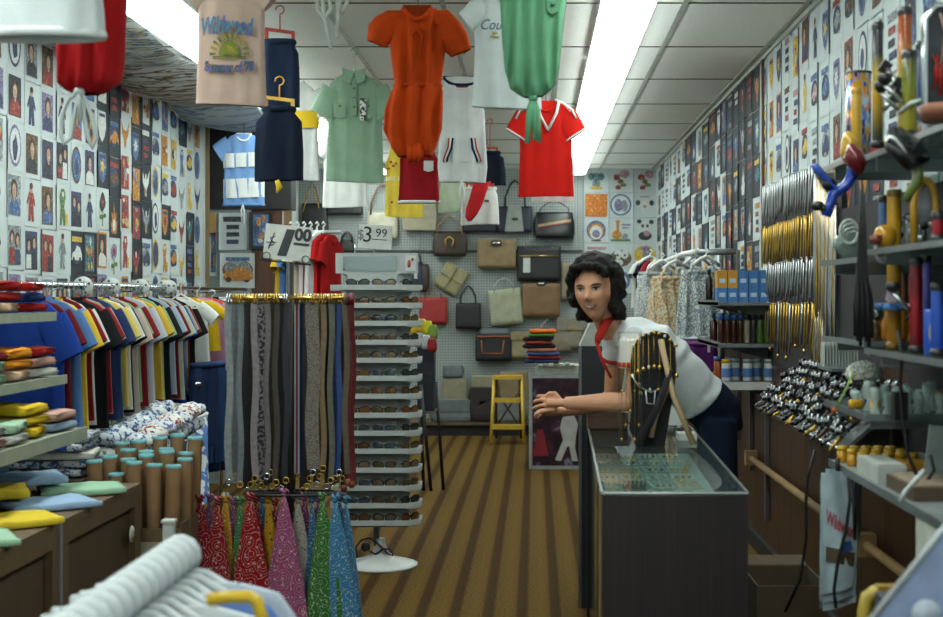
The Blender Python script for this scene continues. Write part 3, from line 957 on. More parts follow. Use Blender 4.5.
# ---- 6 orange romper
Y = 5.66
x, _, z = at(418, 10, Y)
t = thing('hanging_romper', 'orange velour romper with a tied neck hanging from the ceiling', 'romper', (x, Y, z))
m = cloth('#b8400f', .5)
zz = lambda py: zt(py, Y) - z
w = lambda px: px * Y / F
sec = [(zz(157), w(-3), w(17), .05, .005), (zz(148), w(-4), w(22), .06, .008), (zz(130), w(-5), w(29), .065, .012), (zz(110), w(-4), w(29), .06, .012), (zz(92), w(-1), w(26), .045, .01), (zz(85), w(0), w(23), .04, .006),
       (zz(78), w(0), w(24), .045, .008), (zz(55), w(0), w(27), .05, .008), (zz(40), w(0), w(28), .045, .006), (zz(28), w(0), w(27), .04, .005), (zz(18), w(0), w(25), .036, .004), (zz(11), w(0), w(19), .03, .003)]
body(smooth_sec(sec, 3), k=95, n=56, ph=.6).build('body', m, t)
for sg in (-1, 1):
    mb = MB(); rings = []
    for cx, cz, rr, dd, an in ((17, 19, .036, .03, .2), (25, 21, .05, .042, .45), (32, 27, .062, .05, .8), (37, 36, .062, .046, 1.0), (40 if sg < 0 else 41, 43, .05, .034, 1.15), (41 if sg < 0 else 43, 47, .045, .026, 1.2)):
        q = cz + (6 if sg > 0 and cx > 30 else (-3 if cx > 36 else 0))
        rings.append(ell((sg * w(cx), 0, zz(q)), (sin(an), 0, sg * cos(an)), (0, 1, 0), rr, dd, 20, .9, .007, 95))
    mb.loft(rings, 0, False, False); mb.build('sleeve', m, t)
mb = MB(); n0 = []
for i in range(13):
    u = (i - 6) / 6
    n0.append(Vector((w(14) * u, -.05 + .02 * u * u, zz(9) - .052 * (1 - u * u))))
mb.tube(n0, .01, 6); mb.build('neckline', m, t)
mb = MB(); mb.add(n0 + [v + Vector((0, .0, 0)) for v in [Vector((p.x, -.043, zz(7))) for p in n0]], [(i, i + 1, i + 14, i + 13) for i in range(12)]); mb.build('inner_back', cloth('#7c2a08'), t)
band(t, 'waist_gather', cloth('#a0360c'), zz(86), w(23.5), .043, .006)
mb = MB()
for sg, q in ((-1, .2), (1, .13)): mb.tube([(0, -.05, zz(32)), (sg * .02, -.058, zz(37)), (sg * .012, -.055, zz(38) - q * .7)], .005, 5)
mb.build('neck_tie', m, t)
mb = MB()
for k in range(3): mb.tube([(-.03 + .02 * k, -.05, zz(146)), (-.025 + .018 * k, -.06, zz(156)), (-.03 + .02 * k, -.05, zz(163))], [.014, .018, .01], 6)
mb.build('tie_end', m, t)
hook((x, Y, z + .005), w=.095, label='clear hanger at the neck of the orange romper', top=3.045, drop=.04)

# ---- 7 white tank with navy and red trim
Y = 8.08
x, _, z = at(462.5, 78, Y)
h = z - zt(183, Y)
t = thing('hanging_tank_top', 'white hooded style tank top trimmed in navy and red hanging from the ceiling', 'tank top', (x, Y, z))
m = cloth('#c6cbca')
a = 49 * Y / F / 2
sec = [(-h, 0, a * .95, .045, .008), (-h * .85, 0, a * 1.02, .045, .006), (-h * .6, 0, a * .95, .042, .004), (-h * .34, 0, a * .9, .04, .004), (-h * .2, 0, a * .84, .035, .003), (-h * .06, 0, a * .86, .03, .002), (0, 0, a * .7, .022, .001)]
body(smooth_sec(sec, 3), ph=2).build('body', m, t)
for r_, c, dz in ((.011, '#1d2440', 0), (.006, '#a03a34', -.012), (.008, '#d0d4d2', -.022)):
    band(t, 'neck_trim', cloth(c), dz + .003, a * .72, .028, r_, dip=.05)
for sg in (-1, 1):
    for o, c in ((0, '#1d2440'), (.012, '#cfd3d2'), (.02, '#a03a34')):
        mb = MB(); q = lambda x_, z_: Vector((x_, front(a, .04, x_) - .012, z_))
        mb.tube([q(sg * (.055 + o), -.36 * 1.0), q(sg * (.062 + o), -.42), q(sg * (.082 + o), -.47), q(sg * (.09 + o), -.5)], .006, 5); mb.build('pocket_trim', cloth(c), t)
patch(t, 'pocket', cloth('#bfc5c4'), -.055, -.5, .11, .14, a, .04, lift=.005)
mb = MB()
for sg in (-1, 1): mb.tube([(0, -.05, -h + .01), (sg * .014, -.055, -h - .05), (sg * .009, -.05, -h - .15)], .006, 5)
mb.build('drawstring', cloth('#d2d6d4'), t)
hook((x, Y, z + .01), w=.1, label='clear hanger of the white trimmed tank top', top=3.045, drop=.04)

# ---- 8 white tee with blue script, partly behind the green romper
Y = 5.5
x, _, z = at(507, -8, Y)
h = z - zt(108, Y)
t = tee('hanging_tee_shirt', 'white tee shirt with blue script and a small flower behind the green pants', (x, Y, z), .28, h, '#ccd4d6', L=.22, drop=.14)
lettering(t, 'Cou', .085, zt(27, Y) - z, .06, plain('#2f4a6c', .7), 0, .35, A=.135, B=.034, cx=-.06, bold=0)
mb = MB()
for dx, dz in ((0, 0), (.014, -.004), (.007, .012)): mb.ball((-.055 + dx, front(.135, .034, -.055) - .006, zt(38, Y) - z + dz), (.012, .003, .007), 8)
mb.build('flower_print', plain('#a8a06a', .8), t)
hook((x, Y, z + .005), w=.1, label='hanger of the white tee with blue script', top=3.045, drop=.05)

# ---- 9 green gathered garment with tie
Y = 5.05
x = at(533, 0, Y).x
z = 2.93
t = thing('hanging_pants', 'jade green gathered pants leg tied at the hem hanging near the light', 'pants', (x, Y, z))
m = cloth('#5f9472', .35)
zz = lambda py: zt(py, Y) - z
w = lambda px: px * Y / F
sec = [(zz(97), w(0), w(10), .03, .004), (zz(93), w(0), w(16), .04, .008), (zz(87), w(-1), w(22), .05, .012), (zz(70), w(-1), w(27), .055, .01), (zz(40), w(-1), w(30), .055, .007), (zz(0), w(0), w(33), .055, .005), (zz(-40), w(0), w(33), .05, .005), (0, 0, w(30), .045, .004)]
body(smooth_sec(sec, 4), k=120, n=56, ph=.2).build('leg', m, t)
band(t, 'waistband', m, 0, w(30), .045, .013)
mb = MB(); mb.ball((0, -.02, zz(99)), (.018, .02, .016), 10)
for dx, L in ((-.02, 145), (-.008, 128), (.006, 141), (.022, 143)): mb.tube([(0, -.02, zz(99)), (dx * .7, -.035, zz(112)), (dx, -.03, zz(L))], [.008, .012, .01], 6)
mb.build('hem_tie', m, t)
pk = patch(t, 'pocket', cloth('#588a6a'), w(12), zz(18), w(18), w(34), w(32), .055, pts=[(.1, .1), (.4, 0), (.7, .1), (.9, .35), (1, 1), (0, 1)], lift=.008)
mb = MB(); mb.ball((w(20), front(w(32), .055, w(20)) - .014, zz(8)), (.009, .004, .009), 8); mb.build('button', plain('#3f5a48', .4), pk)
hook((x, Y, z + .005), w=.1, label='hanger holding the jade green pants', top=3.045, drop=.03)

# ---- 10 red shirt with white piping
Y = 7.95
x, _, z = at(546, 102, Y)
h = z - zt(197, Y)
t = tee('hanging_shirt', 'bright red shirt with white piping at collar and shoulders under the light', (x, Y, z), .325, h, '#bd1c14', L=.16, drop=.2, r0=.14, cuff='#cfcfcc')
mb = MB()
mb.tube([(-.06, -.03, .012), (-.03, -.042, -.09), (.012, -.045, -.17)], .008, 6); mb.tube([(.075, -.028, .0), (.06, -.04, -.07), (.012, -.045, -.17)], .009, 6)
mb.build('neck_piping', cloth('#d8d8d4'), t)
for sg in (-1, 1):
    mb = MB(); mb.tube([(sg * .05, -.02, .01), (sg * .1, -.03, -.012), (sg * .15, -.03, -.05), (sg * .175, -.02, -.1)], .008, 6); mb.build('shoulder_piping', cloth('#d8d8d4'), t)
hook((x, Y, z + .01), w=.12, label='hanger of the bright red shirt', top=3.045, drop=.05)

# ---- 11 red tank with white hem
Y = 9.28
x, _, z = at(419, 140, Y)
h = z - zt(202, Y)
t = tee('hanging_tank_top', 'dark red tank top with a white hem and pocket below the romper', (x, Y, z), .28, h, '#8e1820', sleeves=False, tank=True, collar='#cdd0ce', hem='#d0d4d2', cat='tank top')
patch(t, 'pocket', cloth('#c9cccb'), .035, -.22, .065, .075, .14, .034, pts=[(0, .15), (.5, 0), (1, .15), (1, 1), (0, 1)])
hook((x, Y, z + .01), w=.09, label='hanger of the dark red tank top', top=3.045, drop=.04)
# ---- 12 yellow flowered dress
Y = 10.6
x, _, z = at(404, 138, Y)
h = z - zt(217, Y)
t = tee('hanging_dress', 'yellow sleeveless dress with small red flowers behind the red tank top', (x, Y, z), .3, h, '#d9c24c', sleeves=False, tank=True, cat='dress', wob=.008)
mb = MB()
for (px, pz) in ((-.1, -.19), (-.08, -.22), (-.115, -.24), (-.06, -.2), (-.03, -.47), (.03, -.48), (-.09, -.5), (.08, -.3)): mb.ball((px, front(.145, .034, px) - .006, pz), (.012, .003, .011), 7)
mb.build('flower_print', plain('#b0442c', .8), t)
body([(-.3, 0, .142, .037), (-.33, 0, .142, .037)], wob=.002).build('waist_band', cloth('#d8d09a'), t)
hook((x, Y, z + .01), w=.1, label='hanger of the yellow flowered dress', top=3.045, drop=.04)
# ---- 13 small group behind the white tank: pale green shorts, white shorts with a red scarf, navy skirt
Y = 10.8
x, _, z = at(455, 176, Y); skirt('hanging_shorts', 'pale green shorts behind the white trimmed tank top', (x, Y, z), .24, .2, z - zt(213, Y), '#b4c4ae', 1.1, cat='shorts')
x, _, z = at(480, 188, Y - .35); s = skirt('hanging_shorts', 'white shorts on a red hanger under the white tank top', (x, Y - .35, z), .28, .24, z - zt(225, Y - .35), '#cfd3d0', 1.05, cat='shorts')
patch(s, 'label_patch', plain('#30343c', .7), .035, -.11, .035, .015, .14, .045, lift=.01)
clip_hanger('red clip hanger of the white shorts', 480, 184, Y - .35, .22, '#a82a22', zt(168, Y - .35), .03)
mb = MB(); Y2 = 10.25
p = [(482, 183, 9), (478, 195, 8), (474, 207, 8), (471, 216, 6), (470, 221, 2)]
mb.loft([ell(at(a, b, Y2), (1, 0, .2), (0, 1, 0), c * Y2 / F, .03, 14, 1, .006, 120) for a, b, c in p]); tag(mb.build('hanging_scarf', cloth('#b0242a')), 'red scarf hanging over the white shorts', 'scarf')
x, _, z = at(490, 152, 11.2); skirt('hanging_skirt', 'short navy skirt on a red hanger behind the white tank top', (x, 11.2, z), .24, .16, z - zt(186, 11.2), '#181c2a', 1.1)
clip_hanger('red clip hanger of the navy skirt', 490, 148, 11.2, .13, '#a82a22', 3.03, .02)
# white blouse just behind the red shirt
x, _, z = at(553, 150, 9.3); tee('hanging_tee_shirt', 'pale pink blouse whose hem shows below the bright red shirt', (x, 9.3, z), .3, z - zt(201, 9.3), '#c6b6b4', sleeves=False)
hook((x, 9.3, z + .01), w=.1, label='hanger of the pale pink blouse', top=3.045, drop=.04)

# ---- 14 red shorts and white garment in the upper left corner, white cords
Y = 4.6
x = at(90, 0, Y).x; z = 2.82
t = thing('hanging_shorts', 'dark red gathered shorts with a white drawstring in the upper corner', 'shorts', (x, Y, z))
zz = lambda py: zt(py, Y) - z
w = lambda px: px * Y / F
sec = [(zz(95), w(-1), w(8), .04, .004), (zz(91), w(-2), w(20), .06, .01), (zz(84), w(-1), w(28), .07, .012), (zz(65), w(0), w(31), .07, .01), (zz(30), w(0), w(33), .07, .007), (zz(0), w(1), w(34), .07, .006), (zz(-50), 0, w(34), .06, .005), (0, 0, w(30), .05, .004)]
body(smooth_sec(sec, 4), k=90, n=56, ph=.5).build('body', cloth('#9c1418', .4), t)
band(t, 'waistband', cloth('#9c1418', .4), 0, w(30), .05, .013)
mb = MB(); P = lambda px, py, d=-.06: Vector((w(px - 90), d, zz(py)))
mb.tube([P(85, 94), P(74, 102), P(68, 118), P(67, 135), P(70, 146), P(77, 140), P(80, 120), P(84, 102), P(85, 94)], .0075, 6)
mb.tube([P(86, 94), P(92, 104), P(98, 120), P(102, 140), P(98, 150), P(94, 140), P(90, 118), P(86, 96)], .0075, 6)
mb.tube([P(85, 93, -.07), P(86, 108, -.07), P(87, 124, -.07)], .007, 6)
mb.ball(P(85, 95), .02, 8)
mb.build('drawstring', cloth('#b8c0c0'), t)
hook((x, Y, z + .02), w=.09, label='hanger of the dark red gathered shorts', top=3.045, drop=.02)
Y = 4.2
x = at(40, 0, Y).x; z = 2.9
t = thing('hanging_skirt', 'white skirt hem in the upper corner in front of the red shorts', 'skirt', (x, Y, z))
zz = lambda py: zt(py, Y) - z
body(smooth_sec([(zz(36), 0, .195, .07, .004), (zz(10), 0, .19, .07, .004), (zz(-40), 0, .17, .06, .004), (0, 0, .13, .05, .003)], 3), k=50, ph=1).build('body', cloth('#c3c9cc'), t)
band(t, 'hem', cloth('#ccd2d4'), zz(35), .196, .072, .012)
hook((x, Y, z + .02), w=.1, label='hanger of the white skirt in the corner', top=3.045, drop=.02)
Y = 5.66
mb = MB(); P = lambda px, py: at(px, py, Y)
mb.tube([P(322, -40), P(318, -5), P(317, 10), P(324, 20), P(331, 8), P(327, -8), P(322, -10), P(324, 15), P(328, 35), P(331, 49)], .009, 6)
mb.tube([P(330, -40), P(336, -8), P(337, 6), P(342, 13), P(347, 2), P(344, -10), P(340, -12), P(338, 14), P(337, 38)], .009, 6)
tag(mb.build('hanging_drawstring', cloth('#b6bcba')), 'looped white drawstring cord hanging from the ceiling', 'cord')
# ---- sagging printed cloths tacked under the ceiling
def tapestry(c0, c1, c2, c3, sc):
    m, nt, b, _ = new_mat('tapestry_' + c1.strip('#'))
    b.inputs['Roughness'].default_value = .9; b.inputs['Specular IOR Level'].default_value = .1
    nz = N(nt, 'ShaderNodeTexNoise'); nz.inputs['Scale'].default_value = 1; nz.inputs['Detail'].default_value = 5; nt.links.new(coords(nt, sc), nz.inputs['Vector'])
    r = ramp(nt, [(0, c0), (.46, c0), (.5, c1), (.56, c2), (.6, c0), (.66, c3)], 'CONSTANT'); nt.links.new(nz.outputs[0], r.inputs[0]); nt.links.new(r.outputs[0], b.inputs['Base Color'])
    return m
TAP = tapestry('#c0c6c4', '#5f7890', '#b09a54', '#7a8a5c', (5, 22, 5))
TAP2 = tapestry('#bcc2c2', '#6c5a4c', '#9a8a70', '#7a4a34', (4, 26, 4))
for i, (y0, y1, sag, mt, lb) in enumerate(((7.1, 8.6, .1, TAP, 'patterned blue and ochre cloth sagging under the ceiling, first of three'),
                                          (8.62, 10.0, .16, TAP2, 'white cloth with brown pattern sagging under the ceiling, second of three'),
                                          (10.02, 11.4, .18, tapestry('#a4adb4', '#6f8498', '#8a9aac', '#5c7086', (3, 14, 3)), 'blue grey cloth sagging under the ceiling beside the dark booth'))):
    mb = MB(); x0, x1 = XL + .03, -2.08
    def fn(u, v):
        x = x0 + (x1 - x0) * u
        return Vector((x, y0 + (y1 - y0) * v, ZC - .012 - sag * sin(pi * v) ** .8 * (.45 + .55 * sin(pi * u * .9 + .1)) - .015 * sin(6 * u + 4 * v)))
    mb.grid(fn, 14, 14)
    g2 = MB(); g2.grid(lambda u, v: fn(u, v) + Vector((0, 0, .004)), 14, 14)
    mb.merge(g2)
    tag(mb.build('hanging_cloth', mt), lb, 'cloth', 'cloths under the ceiling')
# ------------------------------------------------------------------ left side: shelf unit, table, shirt rail, printed goods
def folded(name, label, loc, w, d, t, col, rz=0, group=None, layers=3, cat='folded shirt', seed=0, rough=1.0):
    """folded garment: rounded slab, fold lines showing along its edges"""
    rr = random.Random(seed)
    mb = MB(); rings = []
    nx, n = 9, 26
    p0, p1 = rr.uniform(0, 6), rr.uniform(0, 6)
    for i in range(nx):
        u = i / (nx - 1) * 2 - 1
        x = u * w / 2
        sh = (1 - .12 * abs(u) ** 12) * (1 if abs(u) < .999 else .9)
        ring = []
        for k in range(n):
            a = 2 * pi * k / n
            y = d / 2 * math.copysign(abs(cos(a)) ** .3, cos(a))
            zq = math.copysign(abs(sin(a)) ** .42, sin(a))
            z = t / 2 * zq * sh
            gro = 1 - .05 * (1 + cos(layers * pi * zq + pi)) * abs(cos(a)) ** 2
            z += rough * .07 * t * (sin(5.1 * u + p0 + y / d * 4) + .6 * sin(11 * u - p1 + y / d * 7)) * (zq + 1) / 2
            ring.append(Vector((x * (1 - .04 * (1 + cos(layers * pi * zq + pi)) * (abs(u) > .99)), y * gro + .01 * sin(2 * u + p1), z + t / 2)))
        rings.append(ring)
    mb.loft(rings)
    o = mb.build(name, cloth(col, .6) if isinstance(col, str) else col, None, loc, (0, 0, rz))
    return tag(o, label, cat, group)

# brown cardboard-panelled display table, front left
CARD = plain('#5a4831', .75, 0, .1, 5)
CARD2 = plain('#463724', .75, 0, .1, 5)
TX, TY0, TY1, TZ = -1.74, 3.55, 6.03, .75
t = thing('display_table', 'brown boxed display table with recessed panels holding folded shirts', 'table', (TX, (TY0 + TY1) / 2, 0))
L = TY1 - TY0
mb = MB(); mb.b2((-.95, -L / 2, TZ - .03), (0, L / 2, TZ)); mb.build('table_top', CARD, t)
mb = MB()
mb.b2((-.03, -L / 2, TZ - .09), (-.001, L / 2, TZ - .031))
mb.b2((-.03, -L / 2, 0), (-.001, L / 2, .09))
yb = L / 2
for k, yy in enumerate((L / 2, L / 2 - .93, L / 2 - 1.02, L / 2 - 1.86, -L / 2 + .08)):
    mb.b2((-.03, yy - .08, .091), (-.001, yy, TZ - .091))
mb.build('side_frame', CARD, t)
for k, (y0, y1) in enumerate(((L / 2 - .93, L / 2 - .08), (L / 2 - 1.86, L / 2 - 1.1), (-L / 2 + .08, L / 2 - 1.94))):
    mb = MB(); mb.b2((-.05, y0 + .002, .091), (-.031, y1 - .002, TZ - .091)); mb.build('panel', CARD2, t)
mb = MB(); mb.b2((-.94, L / 2 - .02, 0), (-.051, L / 2 - .001, TZ - .031)); mb.build('end_panel', CARD2, t)
mb = MB(); mb.lathe([(.036, 0), (.036, .003)], (-.0, L / 2 - .14, TZ - .2), 18, M=Matrix.Rotation(pi / 2, 3, 'Y')); mb.build('sticker', plain('#b9b9aa', .5), t)
mb = MB(); mb.box((.004, -L / 2 + 1.45, .32), (.008, .02, .85)); mb.build('metal_strip', plain('#6f7478', .4), t)
# folded shirts lying on it
tops = [('#8fb398', 'mint green'), ('#c8ae2a', 'yellow'), ('#8da7c4', 'light blue'), ('#87ad92', 'mint green'), ('#cbb133', 'yellow'), ('#8aa5c2', 'light blue'), ('#90b39a', 'mint green'), ('#d0b63a', 'yellow')]
k = 0
for row in range(5):
    for ccol in range(3):
        y = 5.72 - row * .40 - ccol * .035
        x = -1.9 - ccol * .24
        hx, nm = tops[(row * 2 + ccol + (1 if ccol == 1 else 0)) % 8]
        folded('folded_shirt', f'{nm} folded shirt on brown table, {ORD[row]} row from far end, {ORD[ccol]} from aisle', (x, y, TZ + .001 + .043 * ccol), .34, .25, .034 + .007 * (k % 3), hx, rz=.42 + .1 * (k % 4), group='shirts folded on the brown table', seed=k, layers=3)
        k += 1
# shelf unit above: three boards at the wall end with stacks of shirts
BOARD = plain('#8d9484', .6, 0, .06)
sh = thing('shelf_unit', 'shelving unit of three grey boards against the shirt wall', 'shelves', (-2.3, 5.0, 0))
for z, x1, tk in ((1.02, -1.9, .045), (1.24, -1.985, .03), (1.505, -2.03, .03)):
    mb = MB(); mb.b2((-2.735 + 2.3, 3.9 - 5, z - tk), (x1 + 2.3, 5.78 - 5, z)); s = mb.build('shelf_board', BOARD if z < 1.4 else plain('#23242a', .6), sh)
    mb = MB(); mb.b2((x1 + 2.3, 3.9 - 5, z - tk - .004), (x1 + 2.306, 5.78 - 5, z + .004)); mb.build('label_strip', plain('#98a08e', .5), s)
for y in (4.2, 5.72):
    mb = MB(); mb.b2((-2.745 + 2.3, y - 5 - .03, 0), (-2.70 + 2.3, y - 5 + .01, 2.1)); mb.build('upright', plain('#3c3f44', .5), sh)
def stacks(z, x1, lst, lb):
    for i, (y, dx, cols) in enumerate(lst):
        zz_ = z + .006
        for j, (hx, nm) in enumerate(cols):
            tk = .034 + .006 * ((i + j) % 2)
            pos = ['bottom', 'second', 'third', 'fourth', 'fifth'][j] if j < len(cols) - 1 or j == 0 else 'top'
            folded('folded_shirt', f'{nm} folded shirt, {pos} in {ORD[i]} stack from far end, {lb} shelf', (x1 - .17 - dx, y, zz_), .3, .22, tk, hx, rz=.1 * ((i * 3 + j) % 4) - .15, group=f'shirts on the {lb} shelf', seed=i * 9 + j + 40, layers=2)
            zz_ += tk * 1.15
Yl = ('#c4a524', 'yellow'); Pk = ('#b58f84', 'dusty pink'); Mn = ('#93b39a', 'mint green'); Bl = ('#8fa4ba', 'pale blue'); Rd = ('#8f1a1a', 'red'); Mr = ('#6a1a20', 'maroon'); Or = ('#cf8420', 'orange'); Bg = ('#b99c82', 'beige'); Nv = ('#243468', 'dark blue'); Wh = ('#bcbcb4', 'off white')
stacks(1.02, -1.9, [(5.62, .0, [Bl, Pk]), (5.36, .02, [Yl, Yl, Yl]), (5.1, .0, [Wh, Mn]), (4.86, .0, [Pk, Wh]), (4.6, .0, [Mn, Yl])], 'lowest')
stacks(1.24, -1.985, [(5.62, 0, [Wh, Pk, Rd]), (5.36, .0, [Bg, Or, Or]), (5.1, .0, [Mn, Mn, Mr]), (4.84, 0, [Mn, Pk, Rd])], 'middle')
stacks(1.505, -2.03, [(5.62, 0, [Rd, Nv, Rd]), (5.36, 0, [Bg, Rd, Rd]), (5.1, 0, [Or, Or, Rd]), (4.84, 0, [Bg, Or])], 'top')

# ------------------------------------------------------------------ shirt rail along the wall
RX, RZ_, RY0, RY1 = -2.31, 1.625, 5.95, 10.9
t = thing('garment_rail', 'long chrome garment rail in front of the poster wall', 'rail', (RX, 0, 0))
mb = MB(); mb.tube([(0, RY0, RZ_), (0, RY1, RZ_)], .014, 10); mb.build('rail_tube', CHROME, t)
mb = MB(); mb.tube([(0, RY0 - .06, RZ_), (0, RY0 + .06, RZ_)], .018, 10); mb.build('end_cap', plain('#b89a34', .4), t)
for y in (6.35, 8.6, 10.7):
    mb = MB(); mb.tube([(0, y, RZ_), (-.3, y, RZ_ - .02), (XL - RX + .006, y, RZ_ - .06)], .012, 8); mb.build('bracket', CHROME, t)
DISC = plain('#b9bfbe', .4)
for i, y in enumerate((6.98, 7.45, 8.0, 8.5, 8.62)):
    mb = MB()
    mb.lathe([(.02, -.004), (.05, -.004), (.05, .004), (.02, .004)], (0, 0, 0), 20, M=Matrix.Rotation(pi / 2, 3, 'X'), cap0=False, cap1=False)
    mb.lathe([(.02, .004), (.02, -.004)], (0, 0, 0), 20, M=Matrix.Rotation(pi / 2, 3, 'X'), cap0=False, cap1=False)
    for a in range(4): mb.lathe([(.007, -.0055), (.007, .0055)], (.035 * cos(a * pi / 2 + .4), 0, .035 * sin(a * pi / 2 + .4)), 8, 1, M=Matrix.Rotation(pi / 2, 3, 'X'))
    tag(mb.build('size_divider', [DISC, plain('#4a5052', .5)], None, (RX, y, RZ_ + .0)), f'round white size divider on the shirt rail, {ORD[i]} from the front', 'size divider', 'size dividers on the shirt rail')
shirts = [('#1c3a86', 'royal blue'), ('#5c1a20', 'maroon'), ('#4c6fa0', 'denim blue'), ('#c8a838', 'yellow'), ('#5f86b4', 'sky blue'), ('#6e141c', 'wine red'), ('#c2c4c0', 'white'), ('#17181c', 'black'), ('#7c1a20', 'crimson'), ('#9a8678', 'taupe'), ('#26345c', 'navy'), ('#5e7a5e', 'moss green'), ('#c6b060', 'straw yellow'), ('#b8bab4', 'grey white'), ('#141519', 'jet black'), ('#aa9c94', 'stone'), ('#6f8f6c', 'sage green'), ('#721a1e', 'dark red'), ('#a8aab4', 'silver grey'), ('#284a94', 'cobalt blue'), ('#c0a038', 'mustard'), ('#b01c20', 'scarlet'), ('#7d9a76', 'pale green'), ('#1b1c20', 'charcoal'), ('#8fa0ae', 'ice blue'), ('#66161a', 'brick red'), ('#a6ac9a', 'pale olive'), ('#1d4a9a', 'bright blue'), ('#92948c', 'ash grey'), ('#5c6a5c', 'grey green'), ('#6a2a1c', 'rust'), ('#16171a', 'soft black')]
y = 6.12
for i, (hx, nm) in enumerate(shirts):
    w_ = .43 if i == 0 else .39 + .03 * ((i * 7) % 3) / 2
    h_ = .68 if i == 0 else .56 + .07 * ((i * 5) % 4) / 3
    dx = 0 if i == 0 else R.uniform(-.02, .02)
    t = tee('hanging_tee_shirt', f'{nm} tee shirt on the long rail, {ORD[i]} from the front', (RX + dx, y, RZ_ - .065), w_, h_, hx, 'tee shirts on the long rail', rz=R.uniform(-.06, .06) if i else -.02, L=.15, drop=.26, r0=.12, wob=.005, thick=.6)
    if i == 0:
        pass
    tag(MB().tube([(RX + dx - .115, y, RZ_ - .127), (RX + dx, y, RZ_ - .078), (RX + dx + .115, y, RZ_ - .127)], .005, 6).tube([(RX + dx, y, RZ_ - .078), (RX + dx, y, RZ_ - .03)] + [(RX + .0195 * sin(a), y, RZ_ - .0195 * cos(a)) for a in (.15, .6, 1.1, 1.6, 2.1, 2.6, 3.1, 3.6, 4.1, 4.6)], .0026, 5).build('clothes_hanger', glass('#dde8e8', .1, .55)),
        f'clear hanger of the {nm} shirt on the long rail', 'hanger', 'hangers on the long rail')
    y += .075 if i else .15
# beyond the run: a few bulkier garments
for i, (hx, nm, dz, w_) in enumerate((('#c9ccc8', 'white frilled', .42, .42), ('#c4a020', 'golden yellow', .34, .46), ('#a87fa0', 'lilac', .62, .5), ('#b44a38', 'coral', .5, .46), ('#1c1c20', 'black long', .7, .44), ('#c2c6c4', 'chalk white', .4, .52))):
    y2 = y + .08 + .2 * i
    tee('hanging_tee_shirt', f'{nm} top at the far end of the long rail', (RX + .04, y2, RZ_ - .07), w_, dz, hx, 'tops at the far end of the long rail', L=.2)
for i, (px, py, Y) in enumerate(((181, 286, 8.45), (197, 291, 8.9), (212, 297, 9.2))):
    p = at(px, py, Y)
    hook((p.x, Y, p.z - .03), w=.16, label=f'bulky white empty hanger on the long rail, {ORD[i]} of three', mat=WHITE, top=p.z + .05, drop=.07, group='empty white hangers')
# jeans hanging low at the end of the table
JM = [cloth('#1c2c4c', .3), cloth('#27406a', .3), cloth('#16233e', .3)]
for i, (px, top, bot, Y) in enumerate(((204, 398, 447, 8.3), (212, 396, 462, 8.6), (220, 404, 470, 8.9), (198, 400, 440, 9.1))):
    x, _, z = at(px, top, Y)
    h = z - zt(bot, Y)
    t = thing('hanging_jeans', f'{["dark", "blue", "navy", "faded dark"][i]} jeans hanging behind the printed towel, {ORD[i]} pair', 'jeans', (x, Y, z + .2), 1.05, group='jeans hanging below the rail')
    for sg in (-1, 1):
        body(smooth_sec([(-h - .2, sg * .055, .05, .03, .003), (-h * .5, sg * .052, .055, .035, .003), (-.12, sg * .05, .06, .04, .002), (0, sg * .045, .05, .035, .001)], 3), k=60).build('leg', JM[i % 3], t)
    band(t, 'waistband', JM[i % 3], 0, .1, .04, .014)
mb = MB(); mb.tube([(at(196, 0, 8.1).x, 8.1, zt(384, 8.1)), (at(222, 0, 9.2).x, 9.2, zt(384, 9.2))], .012, 8)
for yy, px in ((9.15, 221),): mb.tube([(at(px, 0, yy).x, yy, 0), (at(px, 0, yy).x, yy, zt(384, yy))], .014, 8)
tag(mb.build('low_rail', CHROME), 'low chrome rail carrying the jeans behind the printed towel', 'rail')

# ------------------------------------------------------------------ printed towels / garments piled on a second table
t = thing('side_table', 'low table buried under piled printed garments', 'table', (-2.2, 7.3, 0))
mb = MB(); mb.b2((-.5, -.72, .72), (.32, .45, .75)); mb.build('table_top', CARD2, t)
for sx in (-.46, .29):
    for sy in (-.68, .42): mb = MB(); mb.b2((sx - .02, sy - .02, 0), (sx + .02, sy + .02, .719)); mb.build('leg', CARD2, t)
PATS = [printed('#c9cdcd', '#3c6a9c', '#c8a42a', 46, cut=.6), printed('#c3c8ca', '#4a5a8c', '#b8442e', 50, cut=.6), printed('#ccd0d0', '#5a7a54', '#d0a030', 44, cut=.58), printed('#b8bec2', '#2c4a80', '#9aa8b8', 42, cut=.58), printed('#cfd2d0', '#8a3c34', '#4a6a94', 48, cut=.6), printed('#c8ccd0', '#d0b43c', '#38506c', 47, cut=.58)]
pn = ['blue and yellow', 'blue and red', 'green and gold', 'navy', 'rust and blue', 'gold and slate']
rg = random.Random(21)
k = 0
